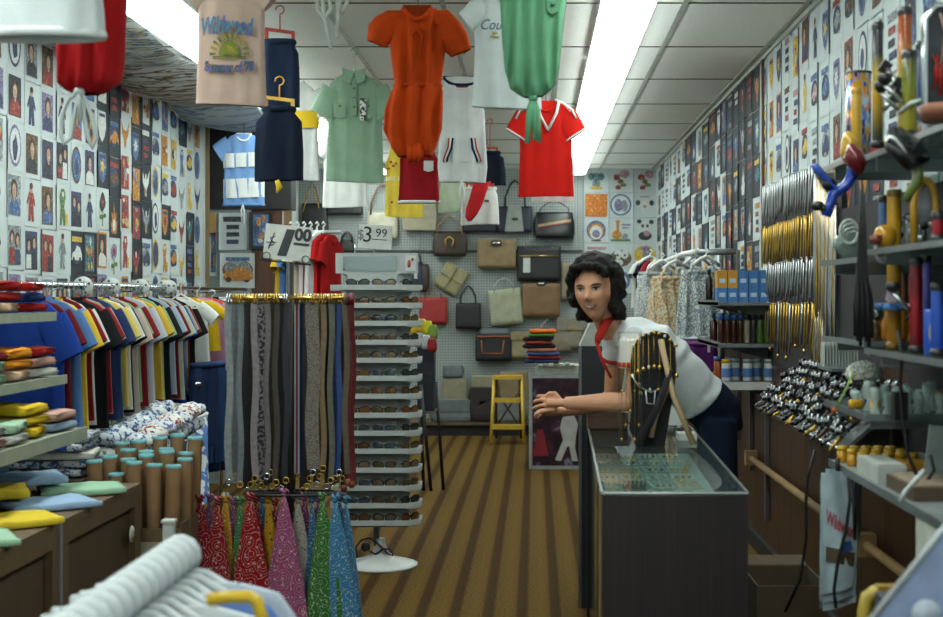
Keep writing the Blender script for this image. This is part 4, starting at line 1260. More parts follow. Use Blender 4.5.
for row in range(7):
    for cc in range(5):
        yy = 6.68 + row * .165 + rg.uniform(-.012, .012)
        x = -1.94 - cc * .165 + rg.uniform(-.012, .012)
        base = .756 + .011 * row
        for lv in range(2 if cc < 4 else 1):
            mb = MB(); rr = [[], []]
            rings = []
            w_, d_, h_ = rg.uniform(.1, .125), rg.uniform(.082, .098), rg.uniform(.065, .08)
            for i in range(8):
                u = i / 7 * 2 - 1
                q = (1 - u * u) ** .4 + .12
                rings.append([Vector((u * w_ * .75, cos(a) * d_ * .75 * q * (1 + .18 * sin(3 * a + 5 * u + k)), h_ * .5 + sin(a) * h_ * .5 * q * (1 + .22 * sin(2 * a + 7 * u + k)))) for a in [2 * pi * j / 14 for j in range(14)]])
            mb.loft(rings)
            tag(mb.build('bagged_garment', PATS[k % 6], None, (x + .02 * lv, yy, base + lv * .082), (rg.uniform(-.08, .08), rg.uniform(-.1, .1), rg.uniform(0, 3))), f'crumpled white garment printed in {pn[k % 6]}, {ORD[row]} row of the pile, {"upper" if lv else "lower"} layer', 'printed garment', f'printed garments {pn[k % 6]} row {ORD[row]} {"upper" if lv else "lower"}')
            k += 1
# folded printed stack just left of the tubes, behind the brown table
for i in range(5):
    folded('folded_towel', f'folded printed towel, {ORD[i]} up in the stack behind the brown table', (-2.22 + .012 * (i % 3), 6.27, .76 + .038 * i), .36, .3, .036, PATS[(i * 2 + 1) % 6] if i % 3 != 2 else cloth(['#2a3c5c', '#8a2c28', '#c4c4bc'][i % 3]), rz=.1 * (i % 3), group='printed towels stacked behind the brown table', seed=i + 90, layers=2, cat='towel')
mb = MB(); mb.b2((-2.42, 6.08, 0), (-2.02, 6.46, .755)); tag(mb.build('cardboard_carton', CARD2, bevel=.004), 'plain brown carton under the folded towels behind the table', 'carton')
# white and blue printed towel hanging off the table's aisle end
mb = MB()
TW = printed('#c8cdd0', '#4f74ac', '#c8cdd0', 7, cut=.52)
Y = 7.55
def tw(u, v):
    p0, p1, p2, p3 = at(189, 425, 7.75), at(206, 414, 8.0), at(184, 519, 7.3), at(211, 496, 7.6)
    a, b_ = p0.lerp(p1, u), p2.lerp(p3, u)
    q = a.lerp(b_, v)
    return q + Vector((.012 * sin(9 * u + 2 * v), 0, 0))
mb.grid(tw, 10, 14); g2 = MB(); g2.grid(lambda u, v: tw(u, v) + Vector((.006, -.006, 0)), 10, 14); mb.merge(g2)
t = tag(mb.build('beach_towel', TW), 'white and blue printed beach towel hanging at the end of the pile', 'towel')
mb = MB(); mb.grid(lambda u, v: tw(u * .08 + .0, .55 + v * .45) + Vector((-.003, -.012, 0)), 3, 8); mb.build('red_border', cloth('#8c2420'), t)
mb = MB(); mb.tube([tw(u / 8, 0) + Vector((0, -.005, .004)) for u in range(9)], .012, 6); mb.build('hem', cloth('#c4c8ca'), t)
# row of small booklets standing in front of the towel
for i in range(9):
    p = at(160 + 3.6 * i, 467 - .6 * i, 7.0 + .02 * i)
    mb = MB(); mb.box((p.x, p.y, p.z + .04), (.012, .09, .16), rot=Matrix.Rotation(.1, 3, 'Y'))
    tag(mb.build('booklet', plain(['#9fb0b4', '#5a7aa8', '#b8bcbc', '#3f5c84'][i % 4], .6)), f'thin upright booklet behind the cardboard tubes, {ORD[i]} in the row', 'booklet', 'booklets behind the tubes')
mb = MB(); mb.b2((at(157, 0, 7).x, 6.94, 0), (at(193, 0, 7.2).x, 7.24, at(0, 470, 7).z)); tag(mb.build('display_box', CARD2), 'brown box carrying the row of booklets behind the tubes', 'box')

# ------------------------------------------------------------------ cardboard tubes in a carton
bx0, bx1 = at(101, 0, 6.3).x, at(193, 0, 6.3).x
t = thing('open_carton', 'open brown carton holding the cardboard poster tubes', 'carton', ((bx0 + bx1) / 2, 6.3, 0))
W2 = (bx1 - bx0) / 2
for nm, lo, hi in (('front_panel', (-W2, -.22, 0), (W2, -.21, .54)), ('rear_panel', (-W2, .21, 0), (W2, .22, .58)), ('side_panel', (-W2, -.209, 0), (-W2 + .01, .209, .56)), ('side_panel', (W2 - .01, -.209, 0), (W2, .209, .56)), ('bottom_panel', (-W2 + .011, -.208, .001), (W2 - .011, .208, .012))):
    mb = MB(); mb.b2(lo, hi); mb.build(nm, CARD, t)
mb = MB(); mb.box((.06, -.223, .42), (.13, .004, .12)); mb.build('packing_tape', plain('#8f8a78', .4), t)
TUBE = plain('#8a6a48', .7, 0, .08); RIM = plain('#5f9aa0', .5)
rt = random.Random(2)
k = 0
for row in range(4):
    for cc in range(5):
        base = Vector((bx0 + .05 + cc * .076 + (.03 if row % 2 else 0), 6.14 + row * .098, .014))
        if base.x > bx1 - .045: base.x = bx1 - .047
        Lt = .80 + .03 * row + rt.uniform(-.04, .03)
        rot = Matrix.Rotation(rt.uniform(-.02, .02), 3, 'X') @ Matrix.Rotation(.03 * (cc - 2) / 2, 3, 'Y')
        ro = .033
        t = thing('poster_tube', f'brown cardboard tube with blue rim, {ORD[row]} row back and {ORD[cc]} across the carton', 'cardboard tube', base, group='cardboard tubes in the carton')
        mb = MB(); mb.lathe([(ro, 0), (ro, Lt - .01)], (0, 0, 0), 18, M=rot, cap0=True, cap1=False); mb.lathe([(ro - .012, Lt - .01), (ro - .012, Lt * .5)], (0, 0, 0), 18, M=rot, cap0=False); mb.build('tube', TUBE, t)
        mb = MB(); mb.lathe([(ro + .002, Lt - .012), (ro + .002, Lt), (ro - .014, Lt), (ro - .014, Lt - .02)], (0, 0, 0), 18, M=rot, cap0=False, cap1=False); mb.build('rim', RIM, t)
        k += 1
# pale metal post by the carton
Y = 4.9; p = at(169, 522, Y)
mb = MB(); mb.b2((p.x - .018, Y - .018, 0), (p.x + .018, Y + .018, p.z)); mb.box((p.x, Y, p.z + .004), (.046, .046, .01)); tag(mb.build('metal_post', plain('#a9adab', .5)), 'short pale metal post between brown table and bandanas', 'post')

# ------------------------------------------------------------------ foreground rail with thick white hangers
WH = plain('#b9bfc2', .45, 0, .06)
fx, fz = -.852, .955
t = thing('front_rail', 'white metal rail arm at the very front of the shop', 'rail', (fx, 2.6, 0))
mb = MB(); mb.tube([(0, -.95, fz), (0, .72, fz)], .012, 10); mb.build('rail_tube', WH, t)
mb = MB(); mb.tube([(0, -.9, 0), (0, -.9, fz)], .016, 10); mb.build('post', WH, t)
for i in range(15):
    y = 3.28 - .062 * i
    mb = MB()
    tilt = R.uniform(-.08, .08)
    ring = [(fx + .0345 * sin(a), y, fz + .0345 * cos(a)) for a in [x * .5 - 2.3 for x in range(10)]]
    mb.tube(ring, .017, 10)
    mb.tube([(fx, y, fz - .036), (fx - .06, y + .004, fz - .045), (fx - .19, y + tilt * .1, fz - .075 + tilt * .1)], .012, 8)
    mb.tube([(fx, y, fz - .036), (fx + .06, y + .004, fz - .045), (fx + .19, y - tilt * .1, fz - .125 - tilt * .1)], .012, 8)
    for sg in (-1, 1): mb.ball((fx + sg * .19, y + sg * -tilt * .1, fz - (.075 if sg < 0 else .125) - sg * tilt * .1), .016, 8)
    tag(mb.build('clothes_hanger', WH), f'thick white plastic hanger on the front rail, {ORD[i]} from the rail tip', 'hanger', 'white hangers on the front rail')
for i in range(7):
    y = 3.249 - .124 * i
    col = ['#b4bccb', '#5f7fba', '#c6cacc', '#8ea3c8', '#c2c8cc', '#aeb9cc', '#c4c9cb'][i]
    nm = ['pale lavender', 'blue', 'white', 'light blue', 'cool white', 'grey lavender', 'plain white'][i]
    t = thing('hanging_tee_shirt', f'{nm} top on the front rail under the thick hangers, {ORD[i]} from the tip', 'shirt', (fx + .045, y, fz - .045), group='tops on the front rail')
    h_ = .6
    body(smooth_sec([(-h_, 0, .24, .013, .001), (-.3, 0, .235, .013, .001), (-.1, 0, .24, .013, .001), (-.045, 0, .2, .012, .0005), (-.02, 0, .11, .011, 0)], 3), k=40).build('body', cloth(col), t)
    band(t, 'neckband', cloth('#c9cdd0'), -.018, .1, .009, .004, dip=.03)
# yellow tubular hanger
mb = MB(); Yh = 2.75
q = [at(208, 600, Yh), at(228, 597, Yh), at(250, 597, Yh), at(257, 601, Yh), at(262, 618, Yh), at(263, 640, Yh)]
mb.tube(q, .013, 10)
tag(mb.build('plastic_hanger', plain('#c9a41c', .35)), 'yellow tubular hanger end at the front rail', 'hanger')
# ------------------------------------------------------------------ belt rack
BY = 6.5
bxx = at(288, 0, BY).x
zr = zt(298, BY)
t = thing('belt_rack', 'black stand with brass rails carrying belts above and bandanas below', 'belt rack', (bxx, BY + .06, 0))
mb = MB(); mb.tube([(0, 0, .02), (0, 0, zt(262, BY + .06))], .018, 12); mb.build('post', BLACK, t)
for a in range(4):
    mb = MB(); mb.tube([(0, 0, .05), (.24 * cos(a * pi / 2 + .6), .24 * sin(a * pi / 2 + .6), .02)], .015, 8); mb.build('foot', BLACK, t)
for i, (dx0, dx1, dy) in enumerate(((-.265, -.06, -.06), (.0, .26, -.06), (-.25, .25, .06))):
    mb = MB(); mb.tube([(dx0, dy, zr), (dx1, dy, zr)], .009, 8); mb.build('rail', BRASS, t)
mb = MB(); mb.tube([(-.06, -.06, zr), (.0, -.06, zr)], .007, 8); mb.tube([(0, -.06, zr), (0, .06, zr)], .007, 8); mb.build('cross_bar', CHROME, t)
mb = MB()
mb.tube([(.22 * cos(2 * pi * k / 28), .1 * sin(2 * pi * k / 28), .63) for k in range(29)], .008, 8)
for k in range(4): mb.tube([(0, 0, .63), (.22 * cos(k * pi / 2), .1 * sin(k * pi / 2), .63)], .006, 6)
mb.build('bandana_ring', BLACK, t)
# belts: px position, strap colour, name, width px, bottom y
BW = [(229, '#a2a8ac', 'silver grey', 6, 484), (235, '#8e959b', 'grey', 6, 478), (240, '#7e8890', 'steel grey', 5, 486), (247, '#201d1e', 'black tooled', 7, 492), (255, '#9a9096', 'mauve grey', 6, 480), (261, '#a79fa6', 'pale mauve patterned', 7, 487), (267, '#7d7678', 'grey brown', 5, 478),
      (272, '#2c2826', 'dark brown', 6, 488), (276, '#4a4038', 'umber', 5, 484), (281, '#191b26', 'midnight blue', 6, 490), (286, '#22242e', 'ink blue', 5, 482), (292, '#171920', 'black', 5, 494), (313, '#a29a96', 'grey snakeskin', 12, 474), (303, '#2a2024', 'black brown', 5, 492),
      (323, '#8f7654', 'tan', 5, 470), (327, '#15161a', 'glossy black', 6, 488), (331, '#6e6c60', 'olive grey', 5, 482), (335, '#24407c', 'royal blue', 5, 480), (339, '#2f55a0', 'bright blue', 5, 474), (344, '#5a2420', 'red brown', 5, 490), (348, '#7a2024', 'oxblood', 5, 484), (352, '#821f24', 'dark red', 6, 486),
      (346, '#6a5a48', 'coffee', 5, 478), (297, '#c2c4c4', 'red white and blue striped', 8, 478)]
BW += [(232, '#8a9096', 'dull silver', 6, 470), (244, '#35302e', 'brown black', 6, 476), (251, '#1a1a1c', 'ebony', 7, 486), (258, '#8a8288', 'mauve', 5, 484), (264, '#5c5658', 'smoke grey', 6, 490), (270, '#3a322c', 'walnut', 6, 474), (278, '#2a2522', 'espresso', 6, 492), (284, '#14151a', 'blue black', 6, 476), (289, '#2c2620', 'dark umber', 6, 484), (294, '#1d1e26', 'charcoal', 6, 472),
       (307, '#241c1e', 'black cherry', 6, 488), (310, '#16171a', 'jet black', 6, 480), (317, '#3c3430', 'mocha', 6, 486), (320, '#7a6a50', 'khaki', 5, 478), (329, '#26262a', 'graphite', 6, 476), (333, '#4c483c', 'dark olive', 5, 490), (337, '#1f3468', 'deep blue', 5, 488), (342, '#3a1c18', 'mahogany', 5, 480)]
SNAKE = printed('#8a827c', '#453e39', '#6c645e', 160, kind='voronoi', cut=.5)
TOOL = printed('#857e83', '#3c373c', None, 60, cut=.5)
for i, (px, col, nm, wpx, yb_) in enumerate(BW):
    back = (i % 2) if i < 24 else 1
    y = BY + (.0 if not back else .12) + .0085 * (round(px) % 5 - 2)
    Yb = y
    x = at(px, 0, Yb).x
    w_ = wpx * 1.12 * Yb / F
    zb = zt(yb_, Yb)
    b = thing('hanging_belt', f'{nm} belt hanging on the brass belt rack', 'belt', (x, y, zr), group='belts on the belt rack')
    mt = SNAKE if 'snake' in nm else TOOL if 'patterned' in nm else plain(mulh(col, .78), .42, 0, .2, 40)
    mats = [mt]
    mb = MB()
    L = zr - .02 - zb
    tw = R.uniform(-.3, .3); ph = R.uniform(0, 6)
    if 'striped' in nm:
        cs = [cloth('#26356a'), cloth('#c4c8c8'), cloth('#9c2c30'), cloth('#c4c8c8'), cloth('#26356a')]
        mats = cs
        for q in range(5):
            u0, u1 = -w_ / 2 + w_ * q / 5, -w_ / 2 + w_ * (q + 1) / 5
            mb.b2((u0, -.0035, -L), (u1, 0, -.02), q)
    else:
        rings = []
        for k in range(15):
            z = -.02 - (L - .02) * k / 14
            an = tw * sin(pi * k / 14 + ph) * .6
            c, s_ = cos(an), sin(an)
            wv = .006 * sin(3 * k / 14 * pi + ph)
            hw = w_ / 2
            rings.append([Vector((wv + c * a - s_ * d, s_ * a + c * d, z)) for a, d in ((-hw, -.002), (-hw * .3, -.0028), (hw * .3, -.0028), (hw, -.002), (hw, .002), (-hw, .002))])
        mb.loft(rings, smooth=False)
    mb.build('strap', mats, b)
    bm = BRASS if i % 5 else CHROME
    if 19 <= i <= 22:                     # soft tie belts looped over the rail, wooden beads at their ends
        mb = MB(); mb.tube([(0, -.012, -.03), (0, -.016, 0), (0, 0, .017), (0, .016, 0), (0, .012, -.03)], .0095, 8); mb.build('loop', mt, b)
        if i < 22:
            mb = MB(); mb.ball((.0, -.004, -L - .012), (.017, .017, .02), 12); mb.build('bead', plain('#7a3a20', .35), b)
    else:
        for sg in (-1, 1):
            mb = MB(); mb.tube([(sg * .006 + .0 * cos(a), .018 * cos(a), -.004 + .022 * sin(a)) for a in [2 * pi * k / 14 for k in range(15)]], .0042, 6, caps=False); mb.build('ring_buckle', bm, b)
        mb = MB(); mb.tube([(.014 * cos(a), -.003, -L - .012 + .014 * sin(a)) for a in [2 * pi * k / 12 for k in range(13)]], .0036, 6, caps=False); mb.build('tip_ring', BRASS if i % 3 else CHROME, b)

# bandanas tied to the ring below
def paisley(base, mark, scale=46):
    key = ('paisley', base, mark)
    if key in MATS: return MATS[key]
    m, nt, b, _ = new_mat('bandana_' + base.strip('#'))
    b.inputs['Roughness'].default_value = .85; b.inputs['Specular IOR Level'].default_value = .15
    v = coords(nt)
    v1 = N(nt, 'ShaderNodeTexVoronoi'); v1.inputs['Scale'].default_value = 15; nt.links.new(v, v1.inputs['Vector'])
    v2 = N(nt, 'ShaderNodeTexVoronoi'); v2.inputs['Scale'].default_value = scale; nt.links.new(v, v2.inputs['Vector'])
    wv = N(nt, 'ShaderNodeMath', operation='SINE'); ml = N(nt, 'ShaderNodeMath', operation='MULTIPLY'); ml.inputs[1].default_value = 34
    nt.links.new(v1.outputs['Distance'], ml.inputs[0]); nt.links.new(ml.outputs[0], wv.inputs[0])
    a = N(nt, 'ShaderNodeMath', operation='GREATER_THAN'); a.inputs[1].default_value = .965; nt.links.new(wv.outputs[0], a.inputs[0])
    c = N(nt, 'ShaderNodeMath', operation='LESS_THAN'); c.inputs[1].default_value = .24; nt.links.new(v2.outputs['Distance'], c.inputs[0])
    s_ = N(nt, 'ShaderNodeMath', operation='MAXIMUM'); nt.links.new(a.outputs[0], s_.inputs[0])
    d = N(nt, 'ShaderNodeMath', operation='MULTIPLY'); d.inputs[1].default_value = .8; nt.links.new(c.outputs[0], d.inputs[0]); nt.links.new(d.outputs[0], s_.inputs[1])
    mx = N(nt, 'ShaderNodeMix', data_type='RGBA'); mx.inputs[6].default_value = lin(base); mx.inputs[7].default_value = lin(mark)
    nt.links.new(s_.outputs[0], mx.inputs[0]); nt.links.new(mx.outputs[2], b.inputs['Base Color'])
    MATS[key] = m
    return m
BN = [(218, 504, 214, 617, '#8f1520', '#c8b4b0', 'dark red', 30, .04), (226, 500, 214, 600, '#4678a8', '#b8c4cc', 'blue', 12, .0), (226, 502, 220, 585, '#c08a1c', '#d8c890', 'golden yellow', 22, -.02), (233, 504, 232, 600, '#9a5a94', '#c8b8c8', 'purple', 14, .02),
      (240, 504, 238, 590, '#3f7a48', '#b0c4a8', 'green', 14, .03), (250, 500, 252, 617, '#a0141e', '#d0c0bc', 'bright red', 34, -.04), (262, 502, 266, 605, '#2f6494', '#a8bcc8', 'sea blue', 18, .01), (268, 503, 272, 580, '#c4901e', '#2e2418', 'mustard', 16, .03),
      (275, 505, 276, 617, '#8a1622', '#c8b0b0', 'crimson', 18, -.01), (284, 496, 286, 640, '#a8507c', '#d8c4cc', 'pink', 36, -.06), (298, 503, 302, 617, '#b3aaa0', '#5c4450', 'cream and plum', 26, -.03), (304, 500, 310, 590, '#7c3468', '#c0a8b8', 'plum', 16, .03),
      (312, 502, 314, 617, '#3a6a98', '#b0c0c8', 'mid blue', 14, .02), (322, 500, 328, 640, '#3d7a35', '#c0d0b4', 'leaf green', 34, -.05), (335, 502, 342, 640, '#3f86b4', '#c4d0d4', 'sky blue', 30, -.02), (340, 500, 334, 600, '#28486c', '#a0b0bc', 'deep blue', 18, .05)]
BN += [(200, 502, 194, 600, '#861420', '#c4a8a4', 'wine red', 36, .05), (210, 501, 203, 590, '#8c5a92', '#c4b0c4', 'violet', 16, .07), (256, 502, 257, 600, '#6c1a24', '#b89a98', 'maroon', 22, .07), (292, 502, 293, 600, '#2a4a34', '#9ab09a', 'dark green', 20, .07), (318, 502, 320, 600, '#7a4a86', '#b8a0bc', 'lavender', 20, .07), (346, 503, 350, 632, '#4a8cb8', '#c0d0d8', 'pale blue', 20, .04)]
BN.sort()
for i, (px0, y0, px1, y1, base, mark, nm, wpx, dy) in enumerate(BN):
    front_ = wpx >= 30
    Y = BY - .02 + (-.075 if front_ else (.01, .08)[i % 2])
    p, q = at(px0, y0, Y), at(px1, min(y1, 632), Y)
    wb = wpx * (1.2 if front_ else 1.25) * Y / F / 2
    mb = MB(); rings = []
    for k in range(16):
        u = k / 15
        c = p.lerp(q, u)
        a = .006 + (wb * 1.05 - .006) * min(1, u * 1.15) ** .8
        rings.append([v - p for v in ell(c, (1, 0, 0), (0, 1, 0), a, .008 + .022 * u, 30, .9, .011 * u, 95, i * 1.7)])
    mb.loft(rings, 0, True, False)
    b = thing('hanging_bandana', f'{nm} bandana tied to the ring under the belts', 'bandana', p, group='bandanas under the belts')
    base, mark = mulh(base, .82), mulh(mark, .82); mb.build('cloth', paisley(base, mark), b)
    mb = MB(); mb.ball((0, 0, .008), (.016, .014, .014), 8); mb.tube([(0, 0, .01), (-.014, -.006, .034), (-.022, -.008, .028)], [.008, .012, .004], 6); mb.tube([(0, 0, .01), (.012, -.006, .03), (.024, -.004, .02)], [.008, .011, .004], 6)
    mb.build('knot', paisley(base, mark), b)

# ------------------------------------------------------------------ sunglasses tower
SY = 7.85
PL = plain('#aeb5b4', .45, 0, .04)
sxc = at(374, 0, SY).x
t = thing('sunglasses_stand', 'tall white plastic sunglasses stand of fourteen trays with a mirror on top', 'sunglasses stand', (sxc, SY + .12, 0))
fx_ = lambda px: (px - 374) * SY / F
mb = MB(); mb.lathe([(.218, 0), (.218, .012), (.19, .022), (.1, .045), (.05, .075), (.028, .13), (.026, .16)], (at(378, 0, SY).x - sxc, 0, .001), 32); mb.build('base', plain('#c9cecd', .35, 0, .04), t)
mb = MB(); mb.tube([(0, .0, .12), (0, .0, zt(258, SY))], .018, 12); mb.build('pole', plain('#6a6e70', .35, .6), t)
TRAYZ = [291, 309, 327, 346, 364, 382, 400, 419, 437, 455, 474, 492, 509.5, 527]
def oct_(w, d, ch, y0=-.12):
    return [(-w, y0 + ch), (-w + ch, y0), (w - ch, y0), (w, y0 + ch), (w, y0 + d), (-w, y0 + d)]
for i, py in enumerate(TRAYZ):
    z = zt(py, SY)
    w_ = .262
    o = oct_(w_, .2, .07)
    mb = MB()
    mb.prism(o, .006, lambda u, v, q: Vector((u, v, z + q)))
    o2 = oct_(w_ - .007, .2, .066, -.113)
    for (a, b_), (c, d) in zip(zip(o, o[1:]), zip(o2, o2[1:])):          # raised lip
        for h0, h1 in ((0, .036),):
            mb.add([(a[0], a[1], z), (b_[0], b_[1], z), (b_[0], b_[1], z + h1), (a[0], a[1], z + h1), (c[0], c[1], z), (d[0], d[1], z), (d[0], d[1], z + h1), (c[0], c[1], z + h1)], [(0, 1, 2, 3), (5, 4, 7, 6), (3, 2, 6, 7)])
    tr = mb.build('tray', PL, t)
    hh = (zt(TRAYZ[i - 1], SY) - z if i else .105)
    mb = MB(); n_ = 18                                                     # curved back with flared ends
    mb.loft([[Vector((x, y, zq)) for x, y in ((-wd, .05), (-wd + .03, -.04), (wd - .07, -.04), (wd, .05), (wd, .08), (-wd, .08))] for zq, wd in ((z + .007, .225), (z + .02, .2), (z + .05, .185), (z + hh - .012, .195), (z + hh - .002, .215))], smooth=False)
    mb.build('tray_back', PL, tr)
# head panel with a mirror and a small advert
zh0, zh1 = zt(273, SY), zt(252.5, SY)
mb = MB(); mb.b2((fx_(333), -.02, zh0), (fx_(416), .02, zh1)); mb.build('head_panel', PL, t)
m_, nt_, b_, _ = new_mat('mirror_face'); b_.inputs['Base Color'].default_value = lin('#aeb4b6'); b_.inputs['Metallic'].default_value = 1; b_.inputs['Roughness'].default_value = .06
mb = MB(); mb.b2((fx_(341), -.026, zt(270.5, SY)), (fx_(394.5), -.021, zt(256, SY))); mb.build('mirror', m_, t)
mb = MB(); mb.b2((fx_(403.5), -.025, zt(271, SY)), (fx_(414.5), -.021, zt(255, SY))); ad = mb.build('advert_card', plain('#c2c8c8', .5), t)
mb = MB(); mb.ball((fx_(407.5), -.027, zt(263.5, SY)), (.01, .002, .03), 8); mb.ball((fx_(411), -.027, zt(259, SY)), (.008, .002, .012), 8); mb.build('advert_print', plain('#a8482c', .6), ad)
mb = MB(); mb.tube([(fx_(352), 0, zh1), (fx_(352), 0, zh1 + .05)], .004, 6); mb.tube([(fx_(372), 0, zh1), (fx_(372), 0, zh1 + .05)], .004, 6); mb.build('card_clip', CHROME, t)
# lead coiled round the pole foot
mb = MB()
Q = lambda px, py, d: Vector((fx_(px), d, zt(py, SY + .1)))
mb.tube([Q(356, 556, -.06), Q(355, 545, -.07), Q(360, 539, -.05), Q(368, 537, -.05), Q(374, 541, -.05), Q(380, 546, -.05), Q(386, 552, -.06), Q(392, 554, -.07), Q(390, 548, -.06), Q(382, 548, -.05), Q(374, 553, -.05), Q(368, 550, -.05)], .006, 6)
mb.ball(Q(364, 546, -.05), (.028, .02, .03), 10)
mb.build('power_lead', BLACK, t)
# price card clipped on top: "$3.99"
p0, p1 = at(355, 248, SY), at(389, 224, SY)
c = thing('price_card', 'white hand-lettered price card above the sunglasses stand', 'price card', ((p0.x + p1.x) / 2, SY + .115, p0.z), rot=(0, .07, 0))
CW, CH = p1.x - p0.x, p1.z - p0.z
mb = MB(); mb.b2((-CW / 2, 0, .0), (CW / 2, .004, CH)); mb.build('card', plain('#c6cac6', .7), c)
def flat_text(parent, txt, size, x, z, y, mat, name='lettering', bold=.0, shear=0, width=None):
    vs, fs = text_mesh(txt, size, shear, bold)
    k = 1
    if width: k = width / (max(v.x for v in vs) - min(v.x for v in vs))
    mb = MB(); mb.add([(x + v.x * k, y, z + v.y) for v in vs], fs)
    return mb.build(name, mat, parent)
INKB = plain('#24262a', .7)
flat_text(c, '3', .13, -.045, CH * .55, -.002, INKB, bold=0)
flat_text(c, '99', .07, .035, CH * .66, -.002, INKB)
flat_text(c, '$', .08, -.085, CH * .55, -.002, plain('#6a6c6e', .7))
mb = MB(); mb.b2((-.02, -.0025, CH * .38), (.07, -.001, CH * .41)); mb.build('underline', INKB, c)

# the glasses themselves: 3 to a tray (outer ones of the covered trays left out where belts hide them)
FR = [('#3a2418', '#6b4a26', 'brown'), ('#1a1a1c', '#3a4440', 'black'), ('#8a7a52', '#5a5038', 'gold rimmed'), ('#9a9ea2', '#48525a', 'silver rimmed'), ('#5c3018', '#7a5430', 'tortoiseshell'), ('#2a2a30', '#7a6a50', 'amber tinted')]
rs = random.Random(4)
def sunglasses(label, x, y, z, rz, kind):
    fc, lc, nm = FR[kind]
    g = thing('sunglasses', label, 'sunglasses', (x, y, z), rz, 'sunglasses on the white stand')
    fm = plain(fc, .25, .9 if 'rimmed' in nm else 0); lm = plain(lc, .08, 0, .3, 20, .9)
    sc = rs.uniform(.95, 1.08)
    for sg in (-1, 1):
        pts = [(sg * (.036 + .031 * cos(a) * (1 + .1 * sin(a))) * sc, .005 * abs(cos(a)) , .026 + .024 * sin(a) * (1 - .16 * sg * 0) + (.004 * cos(a))) for a in [2 * pi * k / 18 for k in range(18)]]
        mb = MB(); cpt = Vector((sg * .036 * sc, -.004, .027))
        mb.add([cpt] + [Vector(p) for p in pts], [(0, i + 1, (i + 1) % 18 + 1) for i in range(18)], 0, True); mb.build('lens', lm, g)
        mb = MB(); mb.tube(pts + [pts[0]], .0034, 6, caps=False); mb.build('rim', fm, g)
        mb = MB(); mb.tube([(sg * .068 * sc, .004, .036), (sg * .07 * sc, .014, .036), (sg * .06 * sc, .028, .03)], [.004, .0035, .003], 6); mb.build('temple', fm, g)
    mb = MB(); mb.tube([(-.008, 0, .036), (0, -.003, .04), (.008, 0, .036)], .0034, 6); mb.build('bridge', fm, g)
    return g
for i, py in enumerate(TRAYZ):
    z = zt(py, SY) + .007
    spots = [(-.1, -.078, -.05, 'middle of'), (.052, -.078, .04, 'front right of')] if i < 1 else ([(.052, -.078, .02, 'front of')] if i < 10 else [(-.1, -.078, -.06, 'front left of'), (.055, -.078, .05, 'front right of')])
    if 1 <= i < 10: spots.insert(0, (-.1, -.078, -.05, 'belt side of'))
    spots.append((.205, -.045, .9, 'bevelled corner of'))
    for k, (x, y, rz, wh) in enumerate(spots):
        kind = rs.randrange(6)
        wh = wh.replace('bevelled corner', 'angled corner')
        g = sunglasses(f'{FR[kind][2]} sunglasses at the {wh} the {ORD[i]} tray from the top', sxc + x, SY + .12 + y - .0, z + .012, rz, kind)
        if k == len(spots) - 2 and i % 2 == 0:
            mb = MB(); mb.box((0, -.006, .034), (.012, .002, .012)); mb.build('sticker', plain('#4a6ca0', .5), g)

# ------------------------------------------------------------------ "$1.00" sign on the rounder behind the belts
Y = 7.3
p0, p1 = at(262.5, 260, Y), at(309.5, 222, Y)
s = thing('price_sign', 'white hand-lettered price sign above the belts', 'price sign', ((p0.x + p1.x) / 2, Y, p0.z), rot=(0, .1, 0))
CW, CH = p1.x - p0.x, .185
mb = MB(); mb.b2((-CW / 2, 0, 0), (CW / 2, .004, CH)); mb.build('card', plain('#c2c5c0', .7), s)
BRUSH = plain('#34373a', .7)
mb = MB(); mb.poly([(-.05, -.002, .02), (-.0, -.002, .02), (.035, -.002, .165), (-.012, -.002, .165)]); mb.build('numeral_one', BRUSH, s)
flat_text(s, '00', .088, .078, .138, -.002, BRUSH, bold=.004)
mb = MB(); mb.b2((.032, -.003, .085), (.115, -.001, .098)); mb.build('underline', BRUSH, s)
mb = MB(); mb.tube([(-.1, -.002, .05), (-.075, -.002, .14)], .0028, 4); mb.tube([(-.115, -.002, .085), (-.06, -.002, .09)], .0022, 4); mb.tube([(-.07, -.002, .12), (-.095, -.002, .11), (-.088, -.002, .095), (-.07, -.002, .088), (-.075, -.002, .075), (-.1, -.002, .068)], .0025, 4); mb.build('dollar_sign', BRUSH, s)
mb = MB()
mb.tube([(-CW / 2 - .01, -.006, -.012), (CW / 2 + .01, -.006, -.012)], .006, 6)
for x in (-.105, .105): mb.tube([(x + .02 * cos(a), -.008, .012 + .02 * sin(a)) for a in [2 * pi * k / 16 for k in range(17)]], .0025, 5, caps=False)
mb.build('wire_holder', BLACK, s)
